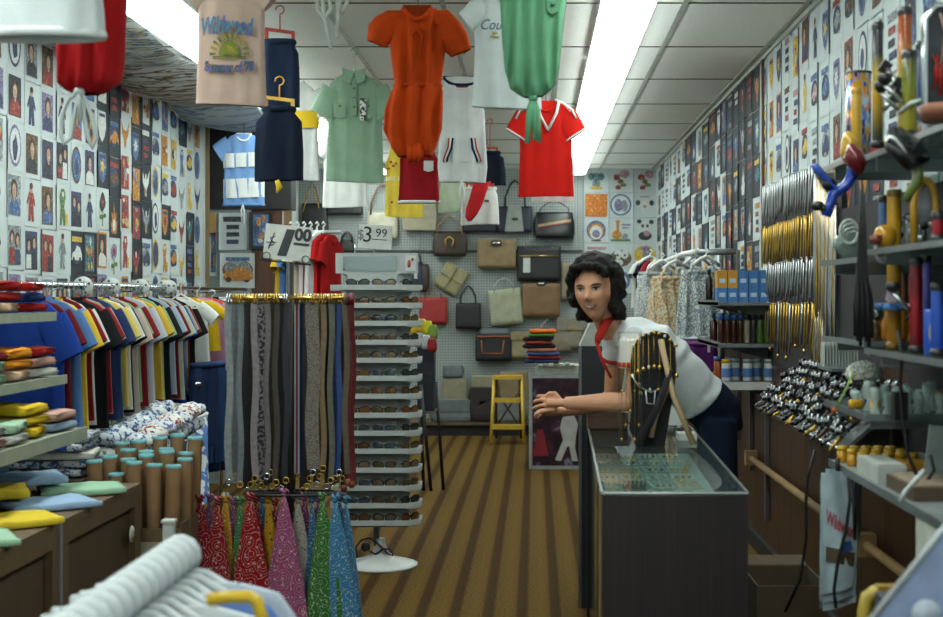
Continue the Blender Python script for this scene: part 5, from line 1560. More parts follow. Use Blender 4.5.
# rounder with the clothes behind the sign
Y = 9.0
cx = at(289, 0, Y).x
t = thing('clothes_rounder', 'chrome clothes stand with a black post behind the price sign', 'clothes rack', (cx, Y, 0))
mb = MB(); mb.tube([(-.03, 0, .02), (-.03, 0, zt(232, 9.0))], .014, 10); mb.build('post', plain('#3a3c40', .4, .5), t)
mb = MB(); mb.tube([(-.05, 0, zt(232, Y)), (.34, 0, zt(232, Y))], .012, 10); mb.build('rail', plain('#c0c6c6', .3, .3), t)
mb = MB()
for a in range(4): mb.tube([(0, 0, .03), (.28 * cos(a * pi / 2 + .5), .28 * sin(a * pi / 2 + .5), .02)], .014, 8)
mb.build('foot', BLACK, t)
for i, (hx, nm, w_, h_, px, py) in enumerate((('#c0a030', 'yellow', .3, .42, 286, 246), ('#4a72a8', 'blue', .3, .42, 291, 246), ('#c4c6c2', 'white', .34, .4, 298, 244), ('#b8b09c', 'cream', .34, .4, 304, 243), ('#c8b8ba', 'pale pink', .38, .42, 311, 240), ('#cacac8', 'chalk white', .38, .4, 318, 236), ('#b01c1c', 'red', .3, .5, 324, 234), ('#9c1618', 'dark red', .3, .5, 331, 236))):
    p = at(px, py, Y)
    tee('hanging_tee_shirt', f'{nm} shirt hanging sideways behind the price sign', p, w_, h_, hx, 'shirts behind the price sign', rz=1.3, thick=.8, L=.16, drop=.26)
for i in range(6):
    p = at(291 + 6.5 * i, 232, Y)
    mb = MB(); r_ = Matrix.Rotation(1.15, 3, 'Z'); f_ = lambda u, z: p + r_ @ Vector((u, 0, z))
    mb.tube([f_(-.16, -.06), f_(-.08, -.015), f_(0, .0), f_(.08, -.015), f_(.16, -.06)], .016, 8); mb.tube([f_(0, 0), f_(0, .035), f_(.02, .05), f_(0, .066), f_(-.015, .055)], .006, 6)
    tag(mb.build('clothes_hanger', WHITE), f'white hanger behind the price sign, {ORD[i]} along the rail', 'hanger', 'hangers behind the price sign')
# ------------------------------------------------------------------ handbags on the pegboard
BYY = YB - .012
def bag(label, x0, y0, x1, y1, col, depth=.1, strap=None, shape='box', Y=None, tilt=0, flap=None, strap_col=None, trim=None, rough=.55, patch_=None, zip_=None, name='hanging_handbag', sw=.012, taper=.92, cat='handbag'):
    """bag given by its front outline in the photo at the wall's depth; strap: pixel height of the loop's top"""
    Yd = (Y or BYY) - depth
    p, q = at(x0, y1, Yd), at(x1, y0, Yd)
    w, h = q.x - p.x, q.z - p.z
    t = thing(name, label, cat, ((p.x + q.x) / 2, Yd + depth / 2, p.z + h / 2), rot=(0, tilt, 0))
    m = plain(col, rough, 0, .14, 12, None, .2) if not isinstance(col, bpy.types.Material) else col
    mb = MB(); rings = []
    n = 22
    for i in range(9):
        u = i / 8
        z = -h / 2 + h * u
        if shape == 'box': a, b = w / 2 * (1 - (1 - taper) * u), depth / 2 * (1 - .25 * u)
        elif shape == 'soft': a, b = w / 2 * (taper + (1 - taper) * sin(pi * min(1, u * 1.15 + .05))), depth / 2 * (1 - .55 * u ** 2)
        else: a, b = w / 2 * (.8 + .2 * sin(pi * u)), depth / 2 * (.6 + .4 * sin(pi * u))
        if i == 0 or i == 8: a *= .985; b *= .9
        rings.append(ell((0, 0, z), (1, 0, 0), (0, 1, 0), a, b, n, .35 if shape == 'box' else .6))
    mb.loft(rings); mb.build('body', m, t)
    sm = plain(strap_col or '#2a2420', .5)
    if strap is not None:
        zt_ = CZ + (VY - strap) * Yd / F - (p.z + h / 2)
        for yy in (-depth * .3, depth * .3)[:1 if strap_col else 2]:
            mb = MB(); k = w * (.3 if shape != 'soft' else .36)
            mb.tube([(-k, yy, h / 2 - .03), (-k * .95, yy, h / 2 + (zt_ - h / 2) * .35), (-k * .45, yy * .6, h / 2 + (zt_ - h / 2) * .85), (0, yy * .4, zt_), (k * .45, yy * .6, h / 2 + (zt_ - h / 2) * .85), (k * .95, yy, h / 2 + (zt_ - h / 2) * .35), (k, yy, h / 2 - .03)], sw, 6, flat=.6)
            mb.build('strap', sm, t)
    fr = -depth / 2 - .002
    if flap:
        mb = MB(); mb.prism([(-w * .47, h / 2), (w * .47, h / 2), (w * .46, h * (.5 - flap)), (-w * .46, h * (.5 - flap))], .008, lambda u, v, s: Vector((u, fr - s + .004, v))); mb.build('flap', m, t)
        mb = MB(); mb.box((0, fr - .008, h * (.5 - flap) + .02), (.05, .01, .035)); mb.build('clasp', BRASS, t)
    if trim:
        mb = MB()
        for z0, z1, c in trim: mb.b2((-w * .46, fr - .003, h * z0), (w * .46, fr + .02, h * z1))
        mb.build('trim_band', plain(trim[0][2], .5), t)
    if patch_:
        x_, z_, a_, b_, c_ = patch_
        mb = MB(); mb.box((x_ * w, fr - .004, z_ * h), (a_ * w, .012, b_ * h)); mb.build('tag_patch', plain(c_, .5), t)
    if zip_:
        mb = MB(); mb.tube([(-w * .44, fr - .002, h * zip_), (w * .44, fr - .002, h * zip_)], .008, 5); mb.build('zipper', BRASS, t)
    mb = MB(); mb.tube([(0, depth / 2 + .006, h / 2 - .02 if strap is None else zt_ - sw - .006), (0, -depth * .2, h / 2 - .02 if strap is None else zt_ - sw - .006)], .006, 6); mb.build('hang_hook', CHROME, t)
    return t

b = bag('black shoulder bag with striped rainbow strap beside the price sign', 300, 203, 328, 252, '#141416', .1, None, 'soft')
mb = MB()
P = lambda px, py: at(px, py, BYY - .06) - b.location
mb.tube([P(302, 214), P(309, 190), P(312, 181), P(316, 190), P(321, 212)], .016, 6, flat=.4); mb.build('strap', plain('#6a4a2a', .6), b)
mb = MB(); mb.tube([P(303, 212) + Vector((0, -.012, 0)), P(310, 188) + Vector((0, -.012, 0))], .006, 5); mb.tube([P(320, 211) + Vector((0, -.012, 0)), P(314, 188) + Vector((0, -.012, 0))], .006, 5); mb.build('strap_stripe', plain('#b8902c', .6), b)
bag('long flat black bag below the plain white tee shirt', 326, 203, 363, 214, '#121214', .1, None)
bag('small black handbag behind the white price card', 339, 240, 354, 252, '#15161a', .09, 232, 'soft')
bag('cream canvas tote behind the price card', 366, 212, 398, 239, '#a8a490', .1, 184, 'soft', strap_col='#6a4a34')
bag('pale cream shoulder bag with dangling straps under the red tank top', 402, 202, 437, 230, '#aca88e', .12, None, 'soft', trim=[(-.5, .4, '#8f8a72')])
bag('navy and white striped bag at the edge of the sunglasses stand', 405, 262, 423, 288, '#1c2544', .1, 250, 'soft', patch_=(.1, 0, .16, .8, '#b0b6b8'), strap_col='#2a2018')
bag('round brown bag behind the navy striped bag', 420, 264, 429, 292, '#33241c', .08, None, 'round')
t = bag('dark brown barrel handbag with gold tasselled cord', 432, 231, 467, 256, '#2f2118', .13, 216, 'soft', strap_col='#a07a34')
mb = MB(); 
for sg in (-1, 1): mb.tube([(0, -.075, .08), (sg * .05, -.08, .04), (sg * .03, -.08, -.04)], .01, 6)
mb.build('tassel', plain('#a8842e', .6), t)
bag('navy bag with pale edging hanging under the white shorts', 461, 214, 497, 232, '#161a28', .1, None, trim=[(.42, .5, '#8a8672')])
t = bag('navy tote bag with a grey centre panel and pointed strap', 498, 206, 532, 232, '#151b2c', .12, 180, 'box', strap_col='#1a1c22', taper=1.04)
mb = MB(); mb.prism([(-.12, -.145), (.1, -.145), (.07, .15), (-.08, .15)], .012, lambda u, v, q: Vector((u, -.066 - q, v))); pn_ = mb.build('centre_panel', plain('#7f857f', .7), t)
mb = MB(); mb.ball((0, -.08, .0), (.04, .005, .018), 12); mb.build('badge', plain('#20242c', .4), pn_)
t = bag('black leather handbag with a slanted rainbow stripe beside the animal posters', 534, 212, 575, 238, '#14171e', .14, 201, 'soft', strap_col='#4a3626', rough=.35)
for k, c in enumerate(('#b8a03a', '#9aa8b0', '#b04a34')):
    mb = MB(); mb.tube([(-.19, -.066, -.0 - .014 * k), (0, -.078, .03 - .014 * k), (.19, -.066, .06 - .014 * k)], .007, 5); mb.build('rainbow_stripe', plain(c, .5), t)
t = bag('tan box handbag with a silver clasp under the striped shirts', 477, 239, 516, 268, '#7a6848', .13, None, 'box', taper=1.0)
mb = MB(); mb.box((0, -.07, .12), (.12, .014, .06)); c_ = mb.build('clasp_plate', plain('#1f1c1a', .4), t); mb = MB(); mb.ball((0, -.08, .12), (.045, .01, .02), 10); mb.build('clasp', CHROME, c_)
t = bag('diamond shaped olive bag hung by one corner', 438, 265, 464, 292, '#8a8460', .07, None, 'box', tilt=.55, taper=1.0)
mb = MB(); mb.b2((-.15, -.045, -.006), (.15, -.03, .006)); mb.b2((-.006, -.045, -.15), (.006, -.03, .15)); mb.build('seam_band', plain('#6a6446', .6), t)
bag('large black tote with a white swing tag above the kneeling tan bag', 517, 246, 561, 281, '#121319', .12, 238, 'box', strap_col='#6c7074', patch_=(-.28, -.05, .16, .42, '#b4bab8'), zip_=.22, taper=1.0)
t = bag('tan canvas bag with a dark oval badge beside the clerk', 522, 283, 560, 317, '#6e5234', .12, None, 'box', taper=1.0)
mb = MB(); mb.ball((.0, -.066, .19), (.06, .008, .024), 12); k_ = mb.build('badge', plain('#17181c', .4), t); mb = MB(); mb.ball((0, -.072, .19), (.04, .006, .012), 10); mb.build('badge_centre', plain('#b8bcbc', .4), k_)
t = bag('black square shoulder bag on the pegboard beside the stand', 455, 303, 481, 329, '#101115', .12, 286, 'box', strap_col='#1a1a1c', taper=.96)
t = bag('pale grey canvas tote tilted on the pegboard', 489, 289, 522, 325, '#93967f', .11, 278, 'box', tilt=-.1, strap_col='#9ca0a0', taper=1.0)
bag('bright red bag half hidden by the sunglasses stand', 419, 297, 447, 324, '#8f1a18', .1, 288, 'box', taper=1.0, strap_col='#5a4a3a')
t = bag('black satchel piped in orange with a grey case on top', 475, 334, 512, 361, '#13131a', .14, None, 'box', taper=1.0)
mb = MB(); q = lambda u, v: (u * .2, -.076, v * .14)
mb.tube([q(-.95, .9), q(.95, .9)], .008, 5); mb.tube([q(-.7, .6), q(-.66, -.5), q(.5, -.5), q(.6, .6)], .007, 5); mb.build('piping', plain('#a0522a', .5), t)
t = bag('grey camera case sitting above the orange piped satchel', 478, 328, 510, 334.5, '#565c60', .1, None, 'soft')
bag('sand coloured canvas bag behind the stacked clothes', 510, 332, 533, 358, '#8a8060', .12, None, 'box', taper=.9, flap=.3)
bag('taupe suede handbag with pale handles behind the clerk', 535, 331, 574, 352, '#6c6152', .13, 316, 'soft', strap_col='#a5a6a0')
bag('beige canvas satchel against the tall register screen', 556, 318, 585, 348, '#80796a', .12, None, 'soft', flap=.4)
bag('dark narrow bag beside the clerk head', 561, 262, 572, 300, '#7a705a', .08, None, 'soft')
# things lying on the low platform
PZ = .156
for i, (x0, y0, x1, y1, c, nm) in enumerate(((441, 378, 468, 400, '#85806a', 'olive canvas duffel standing'), (442, 372, 464, 384, '#4f5558', 'grey soft case perched on the duffel'), (469, 386, 498, 402, '#241c1e', 'black folded bag lying'), (470, 376, 498, 390, '#837d66', 'sand soft bag leaning'), (430, 398, 475, 411, '#5f6668', 'grey plastic wrapped bag lying'), (476, 399, 528, 411, '#6e7270', 'pale plastic wrapped bag lying'), (498, 372, 530, 398, '#7c6c4e', 'brown satchel standing behind the gold stool'))):
    Yd = 15.58
    p, q = at(x0, y1, Yd), at(x1, y0, Yd)
    w, h = q.x - p.x, (q.z - p.z if 'perched' in nm else q.z - PZ - .002)
    t = thing('handbag', f'{nm} on the platform below the pegboard', 'handbag', ((p.x + q.x) / 2, Yd - .16 + (.24 if 'perched' in nm or 'leaning' in nm or 'standing' in nm else 0), zt(378, Yd) + .004 if 'perched' in nm else PZ + .002))
    mb = MB(); mb.loft([ell((0, 0, h * u), (1, 0, 0), (0, 1, 0), w / 2 * (.9 + .1 * sin(3 * u)) * (1 if 0 < u < 1 else .93), .09 * (1 - .4 * u) * (1 if 0 < u < 1 else .9), 18, .5, .01, 30, i) for u in (0, .06, .3, .6, .85, 1)]); mb.build('body', plain(c, .6, 0, .15, 12, None, .3), t)
    if w > .2 and h > .15:
        mb = MB(); mb.prism([(-w * .42, h * .98), (w * .42, h * .98), (w * .4, h * .45), (-w * .4, h * .45)], .01, lambda u, v, s: Vector((u, -.085 - s + .02, v))); mb.build('flap', plain(c, .6, 0, .15, 12, None, .3), t)

# ------------------------------------------------------------------ gold step stool
Y = 14.5
GY = plain('#c9a63c', .35, .2)
p0, p1 = at(491, 441, Y), at(523, 377, Y)
xl, xr = at(491, 0, Y).x, at(524, 0, Y).x
t = thing('step_stool', 'gold metal folding step stool in front of the pegboard', 'step stool', ((xl + xr) / 2, Y, 0))
w2 = (xr - xl) / 2; H = zt(377, Y)
for sg in (-1, 1):
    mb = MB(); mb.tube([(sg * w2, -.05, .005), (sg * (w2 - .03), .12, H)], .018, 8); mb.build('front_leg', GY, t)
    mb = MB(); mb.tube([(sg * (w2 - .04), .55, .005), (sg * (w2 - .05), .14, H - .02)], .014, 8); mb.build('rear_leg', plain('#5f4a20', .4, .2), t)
for k, zc in enumerate((zt(401, Y), zt(427, Y))):
    mb = MB(); mb.b2((-w2 + .01, -.05 + .1 * (1 - k), zc - .022), (w2 - .01, .1 + .1 * (1 - k), zc + .022)); mb.build('step', GY, t)
mb = MB(); mb.b2((-w2 + .02, .05, H - .03), (w2 - .02, .28, H + .01)); mb.build('top_step', GY, t)
mb = MB(); mb.tube([(-w2 + .04, .2, .15), (w2 - .04, .3, .55)], .009, 6); mb.tube([(w2 - .04, .2, .15), (-w2 + .04, .3, .55)], .009, 6); mb.build('cross_brace', plain('#3a3020', .5), t)

# ------------------------------------------------------------------ record/poster bin behind the counter end
Y = 12.4
x0, x1 = at(530, 0, Y).x, at(594, 0, Y).x
zb_, zt2 = zt(469, Y), zt(377, Y)
t = thing('poster_bin', 'white framed bin with a dark dance poster on its front', 'bin', ((x0 + x1) / 2, Y + .25, 0))
w2 = (x1 - x0) / 2
FRM = plain('#8f9696', .4)
mb = MB(); mb.b2((-w2, -.24, .02), (w2, .24, zt2)); mb.build('body', plain('#5a6064', .6), t)
mb = MB()
mb.b2((-w2 - .01, -.262, .0), (-w2 + .02, -.241, zt2 + .02)); mb.b2((w2 - .02, -.262, 0), (w2 + .01, -.241, zt2 + .02)); mb.b2((-w2 + .02, -.262, 0), (w2 - .02, -.241, .03)); mb.b2((-w2 + .02, -.262, zt2 - .01), (w2 - .02, -.241, zt2 + .02))
mb.build('frame', FRM, t)
m, nt, b, _ = new_mat('dance_poster_ink')
b.inputs['Roughness'].default_value = .3
nz = N(nt, 'ShaderNodeTexNoise'); nz.inputs['Scale'].default_value = 11; nz.inputs['Detail'].default_value = 5; nt.links.new(coords(nt), nz.inputs['Vector'])
r_ = ramp(nt, [(.35, '#16101c'), (.5, '#2a1420'), (.62, '#4a2638'), (.74, '#7a86a0')]); nt.links.new(nz.outputs[0], r_.inputs[0]); nt.links.new(r_.outputs[0], b.inputs['Base Color'])
mb = MB(); mb.b2((-w2 + .025, -.255, .032), (w2 - .025, -.2405, zt2 - .012)); po = mb.build('front_poster', m, t)
# plain generic stand-in shapes: one pale figure shape, one red dress shape
f2 = lambda px, py: Vector(((px - 535) * (Y + 0) / F - (x0 + x1) / 2, -.259, zt(py, Y)))
mb = MB(); mb.poly([f2(a, b_) for a, b_ in ((555, 460), (558, 452), (563, 440), (560, 428), (562, 418), (567, 414), (574, 415), (578, 424), (576, 436), (575, 447), (578, 461), (572, 461), (569, 446), (567, 447), (561, 461))]); mb.build('pale_figure_print', plain('#a9aaa6', .5), po)
mb = MB(); mb.poly([f2(a, b_) for a, b_ in ((531, 456), (536, 440), (537, 430), (543, 429), (545, 438), (549, 456))]); mb.build('red_figure_print', plain('#7a1424', .5), po)
# things on top
mb = MB(); mb.b2((x0 + .05, Y + .05, zt2 + .021), (x1 - .06, Y + .45, zt2 + .1)); tag(mb.build('card_tray', plain('#a2a89e', .6)), 'pale tray of cards on top of the poster bin', 'tray')
for i in range(7):
    mb = MB(); mb.b2((x0 + .07 + .05 * i, Y + .0, zt2 + .101), (x0 + .11 + .05 * i, Y + .2, zt2 + .115 + .004 * (i % 3))); tag(mb.build('greeting_card', plain(['#b8bcae', '#9a9684', '#c0c2b8', '#87806a'][i % 4], .6)), f'small card lying on the tray over the poster bin, {ORD[i]} along', 'card', 'cards on the poster bin')
zs = zt2 + .12
for i, (c, nm, x0_, x1_) in enumerate((('#2a3a5c', 'navy', 524, 560), ('#7c2a28', 'dark red', 527, 562), ('#4a5a86', 'slate blue', 526, 560), ('#a46a5a', 'salmon', 528, 558), ('#23232a', 'black', 522, 556), ('#8a3a30', 'rust', 524, 552), ('#20242c', 'charcoal', 523, 554), ('#5c7a3a', 'green', 528, 555), ('#c4601c', 'orange', 529, 557))):
    a, b_ = at(x0_, 0, Y).x, at(x1_, 0, Y).x
    folded('folded_shirt', f'{nm} folded garment in the stack on the poster bin, {ORD[i]} up', ((a + b_) / 2, Y + .22, zs), b_ - a, .3, .036, c, rz=.05 * (i % 3 - 1), group='garments stacked on the poster bin', seed=i + 200, layers=1, rough=1.0)
    zs += .034
# dark rack frame beside the sunglasses stand with a few pouches
Y = 10.6
t = thing('wire_rack', 'black metal stand with slim legs behind the sunglasses stand', 'rack', (at(428, 0, Y).x, Y, 0))
K = lambda px, py, d=0: Vector(((px - 428) * Y / F, d, zt(py, Y)))
for (a, b_, c_, d_, dy) in ((421, 385, 431, 491, -.0), (432, 385, 440, 455, .4), (416, 395, 420, 470, .35)):
    mb = MB(); mb.tube([K(a, b_, dy), K(c_, d_ , dy)], .014, 8) if dy == 0 else mb.tube([K(a, b_, dy), Vector((K(c_, 0, dy).x, dy, .01))], .014, 8); mb.build('leg', BLACK, t)
mb = MB(); mb.b2(tuple(K(415, 414, 0)), tuple(K(434, 412.5, .4))); mb.build('shelf', plain('#4a4438', .6), t)
mb = MB(); mb.b2(tuple(K(416, 412, .1)), tuple(K(433, 345, .3))); mb.build('display_block', plain('#121826', .6), t)
for i, (px, py, c, nm) in enumerate(((414, 325, '#c4a520', 'yellow tagged'), (422, 324, '#c0a028', 'mustard tagged'), (428, 326, '#b8b420', 'lime tagged'), (433, 330, '#6a8a3a', 'green tagged'), (418, 338, '#9a9ea0', 'clear bagged'), (426, 340, '#a8b0b4', 'silver bagged'), (432, 343, '#8a2428', 'red bagged'))):
    p = at(px, py, 10.5 - .02 * i)
    mb = MB(); mb.loft([ell((0, 0, z), (1, 0, 0), (0, 1, 0), a, .012, 10, .7) for z, a in ((-.07, .03), (-.04, .038), (0, .036), (.03, .03), (.04, .02))])
    tag(mb.build('hanging_pouch', plain(c, .25), None, p), f'{nm} small pouch hanging behind the sunglasses stand', 'pouch', 'pouches behind the sunglasses stand')
# ------------------------------------------------------------------ glass showcase counter
CZT = .95
yA, yB2 = 4.37, 6.62
LA, LB, RA, RB = .214, .257, .681, .748           # x of the left and right edges at the near and far ends
lx = lambda y: LA + (LB - LA) * (y - yA) / (yB2 - yA)
rx_ = lambda y: RA + (RB - RA) * (y - yA) / (yB2 - yA)
t = thing('display_counter', 'dark wood display counter with a glass top full of jewellery', 'counter', ((LA + RA) / 2, (yA + yB2) / 2, 0))
ox, oy = t.location.x, t.location.y
def slab(mb, z0, z1, inset=0, y0=yA, y1=yB2, m=0, l=None, r=None):
    l = l or lx; r = r or rx_
    ps = [(l(y0) + inset - ox, y0 + inset - oy), (r(y0) - inset - ox, y0 + inset - oy), (r(y1) - inset - ox, y1 - inset - oy), (l(y1) + inset - ox, y1 - inset - oy)]
    mb.add([(x, y, z0) for x, y in ps] + [(x, y, z1) for x, y in ps], [(3, 2, 1, 0), (4, 5, 6, 7), (0, 1, 5, 4), (1, 2, 6, 5), (2, 3, 7, 6), (3, 0, 4, 7)], m)
DW = wood('#171314', '#2a2123', (60, 60, 1.2), .5)
mb = MB(); slab(mb, 0, CZT - .012, 0, yA, yA + .02); mb.build('end_panel', DW, t)
mb = MB(); slab(mb, 0, CZT - .012, 0, yB2 - .02, yB2); mb.build('end_panel', DW, t)
mb = MB(); slab(mb, .08, .78, .004, yA + .021, yB2 - .021, l=lambda y: rx_(y) - .03); mb.build('rear_panel', DW, t)
mb = MB(); slab(mb, .80, .815, .01, yA + .021, yB2 - .021); mb.build('display_deck', plain('#8a9896', .7), t)
mb = MB(); slab(mb, .0, .1, .012, yA + .021, yB2 - .021); mb.build('plinth', plain('#1a1718', .6), t)
mb = MB(); slab(mb, .4, .412, .02, yA + .021, yB2 - .021); mb.build('glass_shelf', glass(), t)
mb = MB(); slab(mb, CZT - .01, CZT, .006); mb.build('glass_top', glass('#e9f4f1', .02, .04, 1.2), t)
mb = MB(); slab(mb, .1, CZT - .011, 0, yA + .022, yB2 - .022, r=lambda y: lx(y) + .006); mb.build('front_glass', glass('#d8e6e2', .03, .06), t)
mb = MB()
for (a, b, c, d) in ((LA, yA, RA, yA), (RA, yA, RB, yB2), (RB, yB2, LB, yB2), (LB, yB2, LA, yA)):
    mb.tube([(a - ox, b - oy, CZT - .005), (c - ox, d - oy, CZT - .005)], .006, 6, smooth=False)
mb.build('metal_edge', plain('#6f7675', .35, .6), t)
for y in (yA + .34, yB2 - .03):
    mb = MB(); mb.b2((lx(y) - ox - .006, y - oy - .012, 0), (lx(y) - ox + .012, y - oy + .012, CZT - .012)); mb.build('corner_post', plain('#1f1e20', .4, .4), t)
mb = MB(); mb.b2((lx(yA + .2) - ox - .001, yA - oy + .03, .0), (lx(yA + .2) - ox + .006, yA - oy + .3, CZT - .02)); mb.build('carpet_reflection', plain('#7a6336', .5), t)  # floor's reflection in the side glass, painted on as a tan strip
# what lies in it: rows of pale cards with small jewels
rj = random.Random(8)
def deck(x_, y_): return (lx(y_) + x_, y_, .8165)
k = 0
for row in range(9):
    y = yA + .14 + row * .24
    for cc in range(4):
        if cc in (1,) and row < 5:
            col, nm = '#2a3a44', 'dark velvet'
        else:
            col, nm = rj.choice([('#a8b4ae', 'pale green'), ('#b8beba', 'white'), ('#9fb2b4', 'pale blue'), ('#aab0a0', 'ivory')])
        p = deck(.056 + cc * .107, y)
        c = thing('jewelry_card', f'{nm} jewellery card under the glass, {ORD[row]} row from the near end, {ORD[cc]} across', 'jewellery card', p, rj.uniform(-.1, .1), 'jewellery cards in the counter')
        mb = MB(); mb.b2((-.047, -.095, 0), (.047, .095, .006)); mb.build('card', plain(col, .7), c)
        mb = MB()
        for q in range(5): mb.tube([(-.034 + .017 * q, -.07 + .02 * sin(q + k), .009), (-.034 + .017 * q + .004, .0, .011), (-.034 + .017 * q, .06, .009)], .0035, 5)
        mb.build('chain', [SILVER, GOLD][k % 2], c)
        mb = MB()
        for q in range(3): mb.ball((-.026 + .026 * q, -.075, .012), (.007, .007, .006), 8)
        mb.build('pendant', [GOLD, SILVER, plain('#2e5a62', .2)][k % 3], c)
        k += 1
# tall dark cabinet / screen standing behind the counter end, register-like hood on it
X0, X1 = at(580, 0, 6.9).x, at(612, 0, 6.9).x
t = thing('dark_cabinet', 'tall slim dark cabinet standing at the far end of the counter', 'cabinet', ((X0 + X1) / 2, 7.0, 0))
w2 = (X1 - X0) / 2
mb = MB(); mb.b2((-w2, -.1, 0), (w2, .12, zt(346, 6.9))); mb.build('body', plain('#1b2028', .45), t)
mb = MB(); mb.b2((-w2 - .004, -.106, 0), (-w2 + .008, -.1, zt(346, 6.9))); mb.build('metal_edge', plain('#7b8184', .3, .8), t)
mb = MB(); mb.prism([(-w2, 0), (w2, 0), (w2 * .9, .14), (-w2 * .2, .14)], .2, lambda u, v, q: Vector((u, -.09 + q, zt(346, 6.9) + v))); mb.build('sloped_hood', plain('#9a9e96', .5), t)
# brown box under the clerk's forearm
p0, p1 = at(589, 425, 6.45), at(626, 408, 6.45)
t = thing('cash_box', 'brown cash box on the far end of the counter under the forearm', 'box', ((p0.x + p1.x) / 2 + .0, 6.48, CZT + .001))
mb = MB(); mb.b2((-.095, -.07, 0), (.095, .07, .075)); mb.build('body', plain('#6a4f40', .5), t, bevel=.006)
mb = MB(); mb.b2((-.097, -.072, .052), (.097, .072, .0785)); mb.build('lid', plain('#5f4638', .5), t)
# A-frame necklace stand
Y = 5.7
vel = plain('#0d0d11', .95)
base = Vector((at(657, 0, Y).x, Y, CZT + .001))
t = thing('necklace_stand', 'black velvet necklace easel with light wooden struts on the counter', 'display stand', base)
K = lambda px, py, d=0: Vector(((px - 657) * Y / F, d, max(.0, zt(py, Y) - base.z)))
bust = [(-.075, 0), (-.1, .06), (-.088, .16), (-.095, .26), (-.085, .34), (-.05, .385), (.0, .4), (.05, .39), (.075, .35), (.08, .28), (.07, .2), (.05, .1), (.03, 0)]
mb = MB(); mb.prism([(u * 1.0, v * .98) for u, v in bust], .016, lambda u, v, q: Vector((u * 1.12 - .005, -.02 + v * .22 - q, v * 1.22))); mb.build('velvet_board', vel, t)
WD = wood('#8a7456', '#a58c68', (10, 10, 2), .5)
mb = MB(); mb.tube([K(661, 340, .02), K(672, 395, -.05), K(690, 441, -.12)], .0135, 6); mb.build('strut', WD, t)
mb = MB(); mb.tube([K(668, 385, -.02), K(655, 415, -.05), K(650, 436, -.06)], .011, 6); mb.build('strut', WD, t)
mb = MB(); mb.tube([K(670, 370, -.02), K(657, 405, -.05), K(637, 443, -.07)], [.02, .024, .03], 6, flat=.5); mb.build('velvet_leg', vel, t)
# gold chains on the velvet and on a clear block beside it
for i in range(9):
    u = -.1 + .0225 * i
    top = .47 - 6.5 * (u + .01) ** 2
    pts_ = [(u, -.045 + top * .18, top), (u * 1.02, -.045 + top * .126, top * .7), (u * .95 + .006 * sin(i), -.043 + top * .09, top * .5)]
    c = thing('necklace', f'gold necklace draped on the black velvet easel, {ORD[i]} across', 'necklace', base, group='necklaces on the velvet easel')
    mb = MB(); mb.tube(pts_[:2 + i % 2], .0012, 5); mb.build('chain', GOLD, c)
    for q in range(2 + i % 2): mb = MB(); mb.ball((pts_[q][0], pts_[q][1] - .006, pts_[q][2]), (.006 + .002 * (i % 3), .005, .009 + .003 * (q % 2)), 8); mb.build('charm', GOLD if i % 3 else plain('#d0cbb8', .3), c)
c = thing('necklace', 'looped silver chain at the middle of the black velvet easel', 'necklace', base)
mb = MB(); mb.tube([(-.11, -.03, .3), (-.08, -.03, .25), (-.03, -.03, .225), (.02, -.025, .24)], .003, 5); mb.tube([(-.05, -.03, .235), (-.045, -.035, .18), (-.015, -.035, .175), (-.01, -.03, .23)], .003, 5); mb.build('chain', SILVER, c)
t = thing('earring_block', 'clear acrylic block hung with gold chains beside the velvet easel', 'display block', (at(630, 0, 5.6).x, 5.6, CZT + .001))
mb = MB()
wb, hb = 11 * 5.6 / F, zt(332, 5.6) - CZT
for sg in (-1, 1): mb.b2((sg * wb - .003, -.02, 0), (sg * wb + .003, .02, hb))
mb.b2((-wb, -.02, hb - .006), (wb, .02, hb)); mb.build('acrylic_frame', glass('#f2f6f5', .05, .04, 1.2), t)
for i in range(5):
    u = -wb + .01 + (2 * wb - .02) * i / 4
    c = thing('necklace', f'fine gold chain hanging in the clear block, {ORD[i]} across', 'necklace', t.location + Vector((u, -.012, 0)), group='chains in the clear block')
    L = hb * (.92 - .12 * (i % 3))
    mb = MB(); mb.tube([(0, 0, hb - .007), (.001, -.001, hb - L * .5), (0, 0, hb - L)], .0013, 5); mb.build('chain', GOLD, c)
    for z_, r_ in ((hb - L, (.005, .004, .009)), (hb - L * .55, (.004, .003, .006))): mb = MB(); mb.ball((0, -.001, z_), r_, 8); mb.build('charm', GOLD, c)
mb = MB(); mb.b2((.62, 5.9, CZT + .001), (.70, 6.02, CZT + .03)); tag(mb.build('receipt_pad', plain('#b8beba', .6)), 'small white pad on the counter edge behind the easel', 'pad')

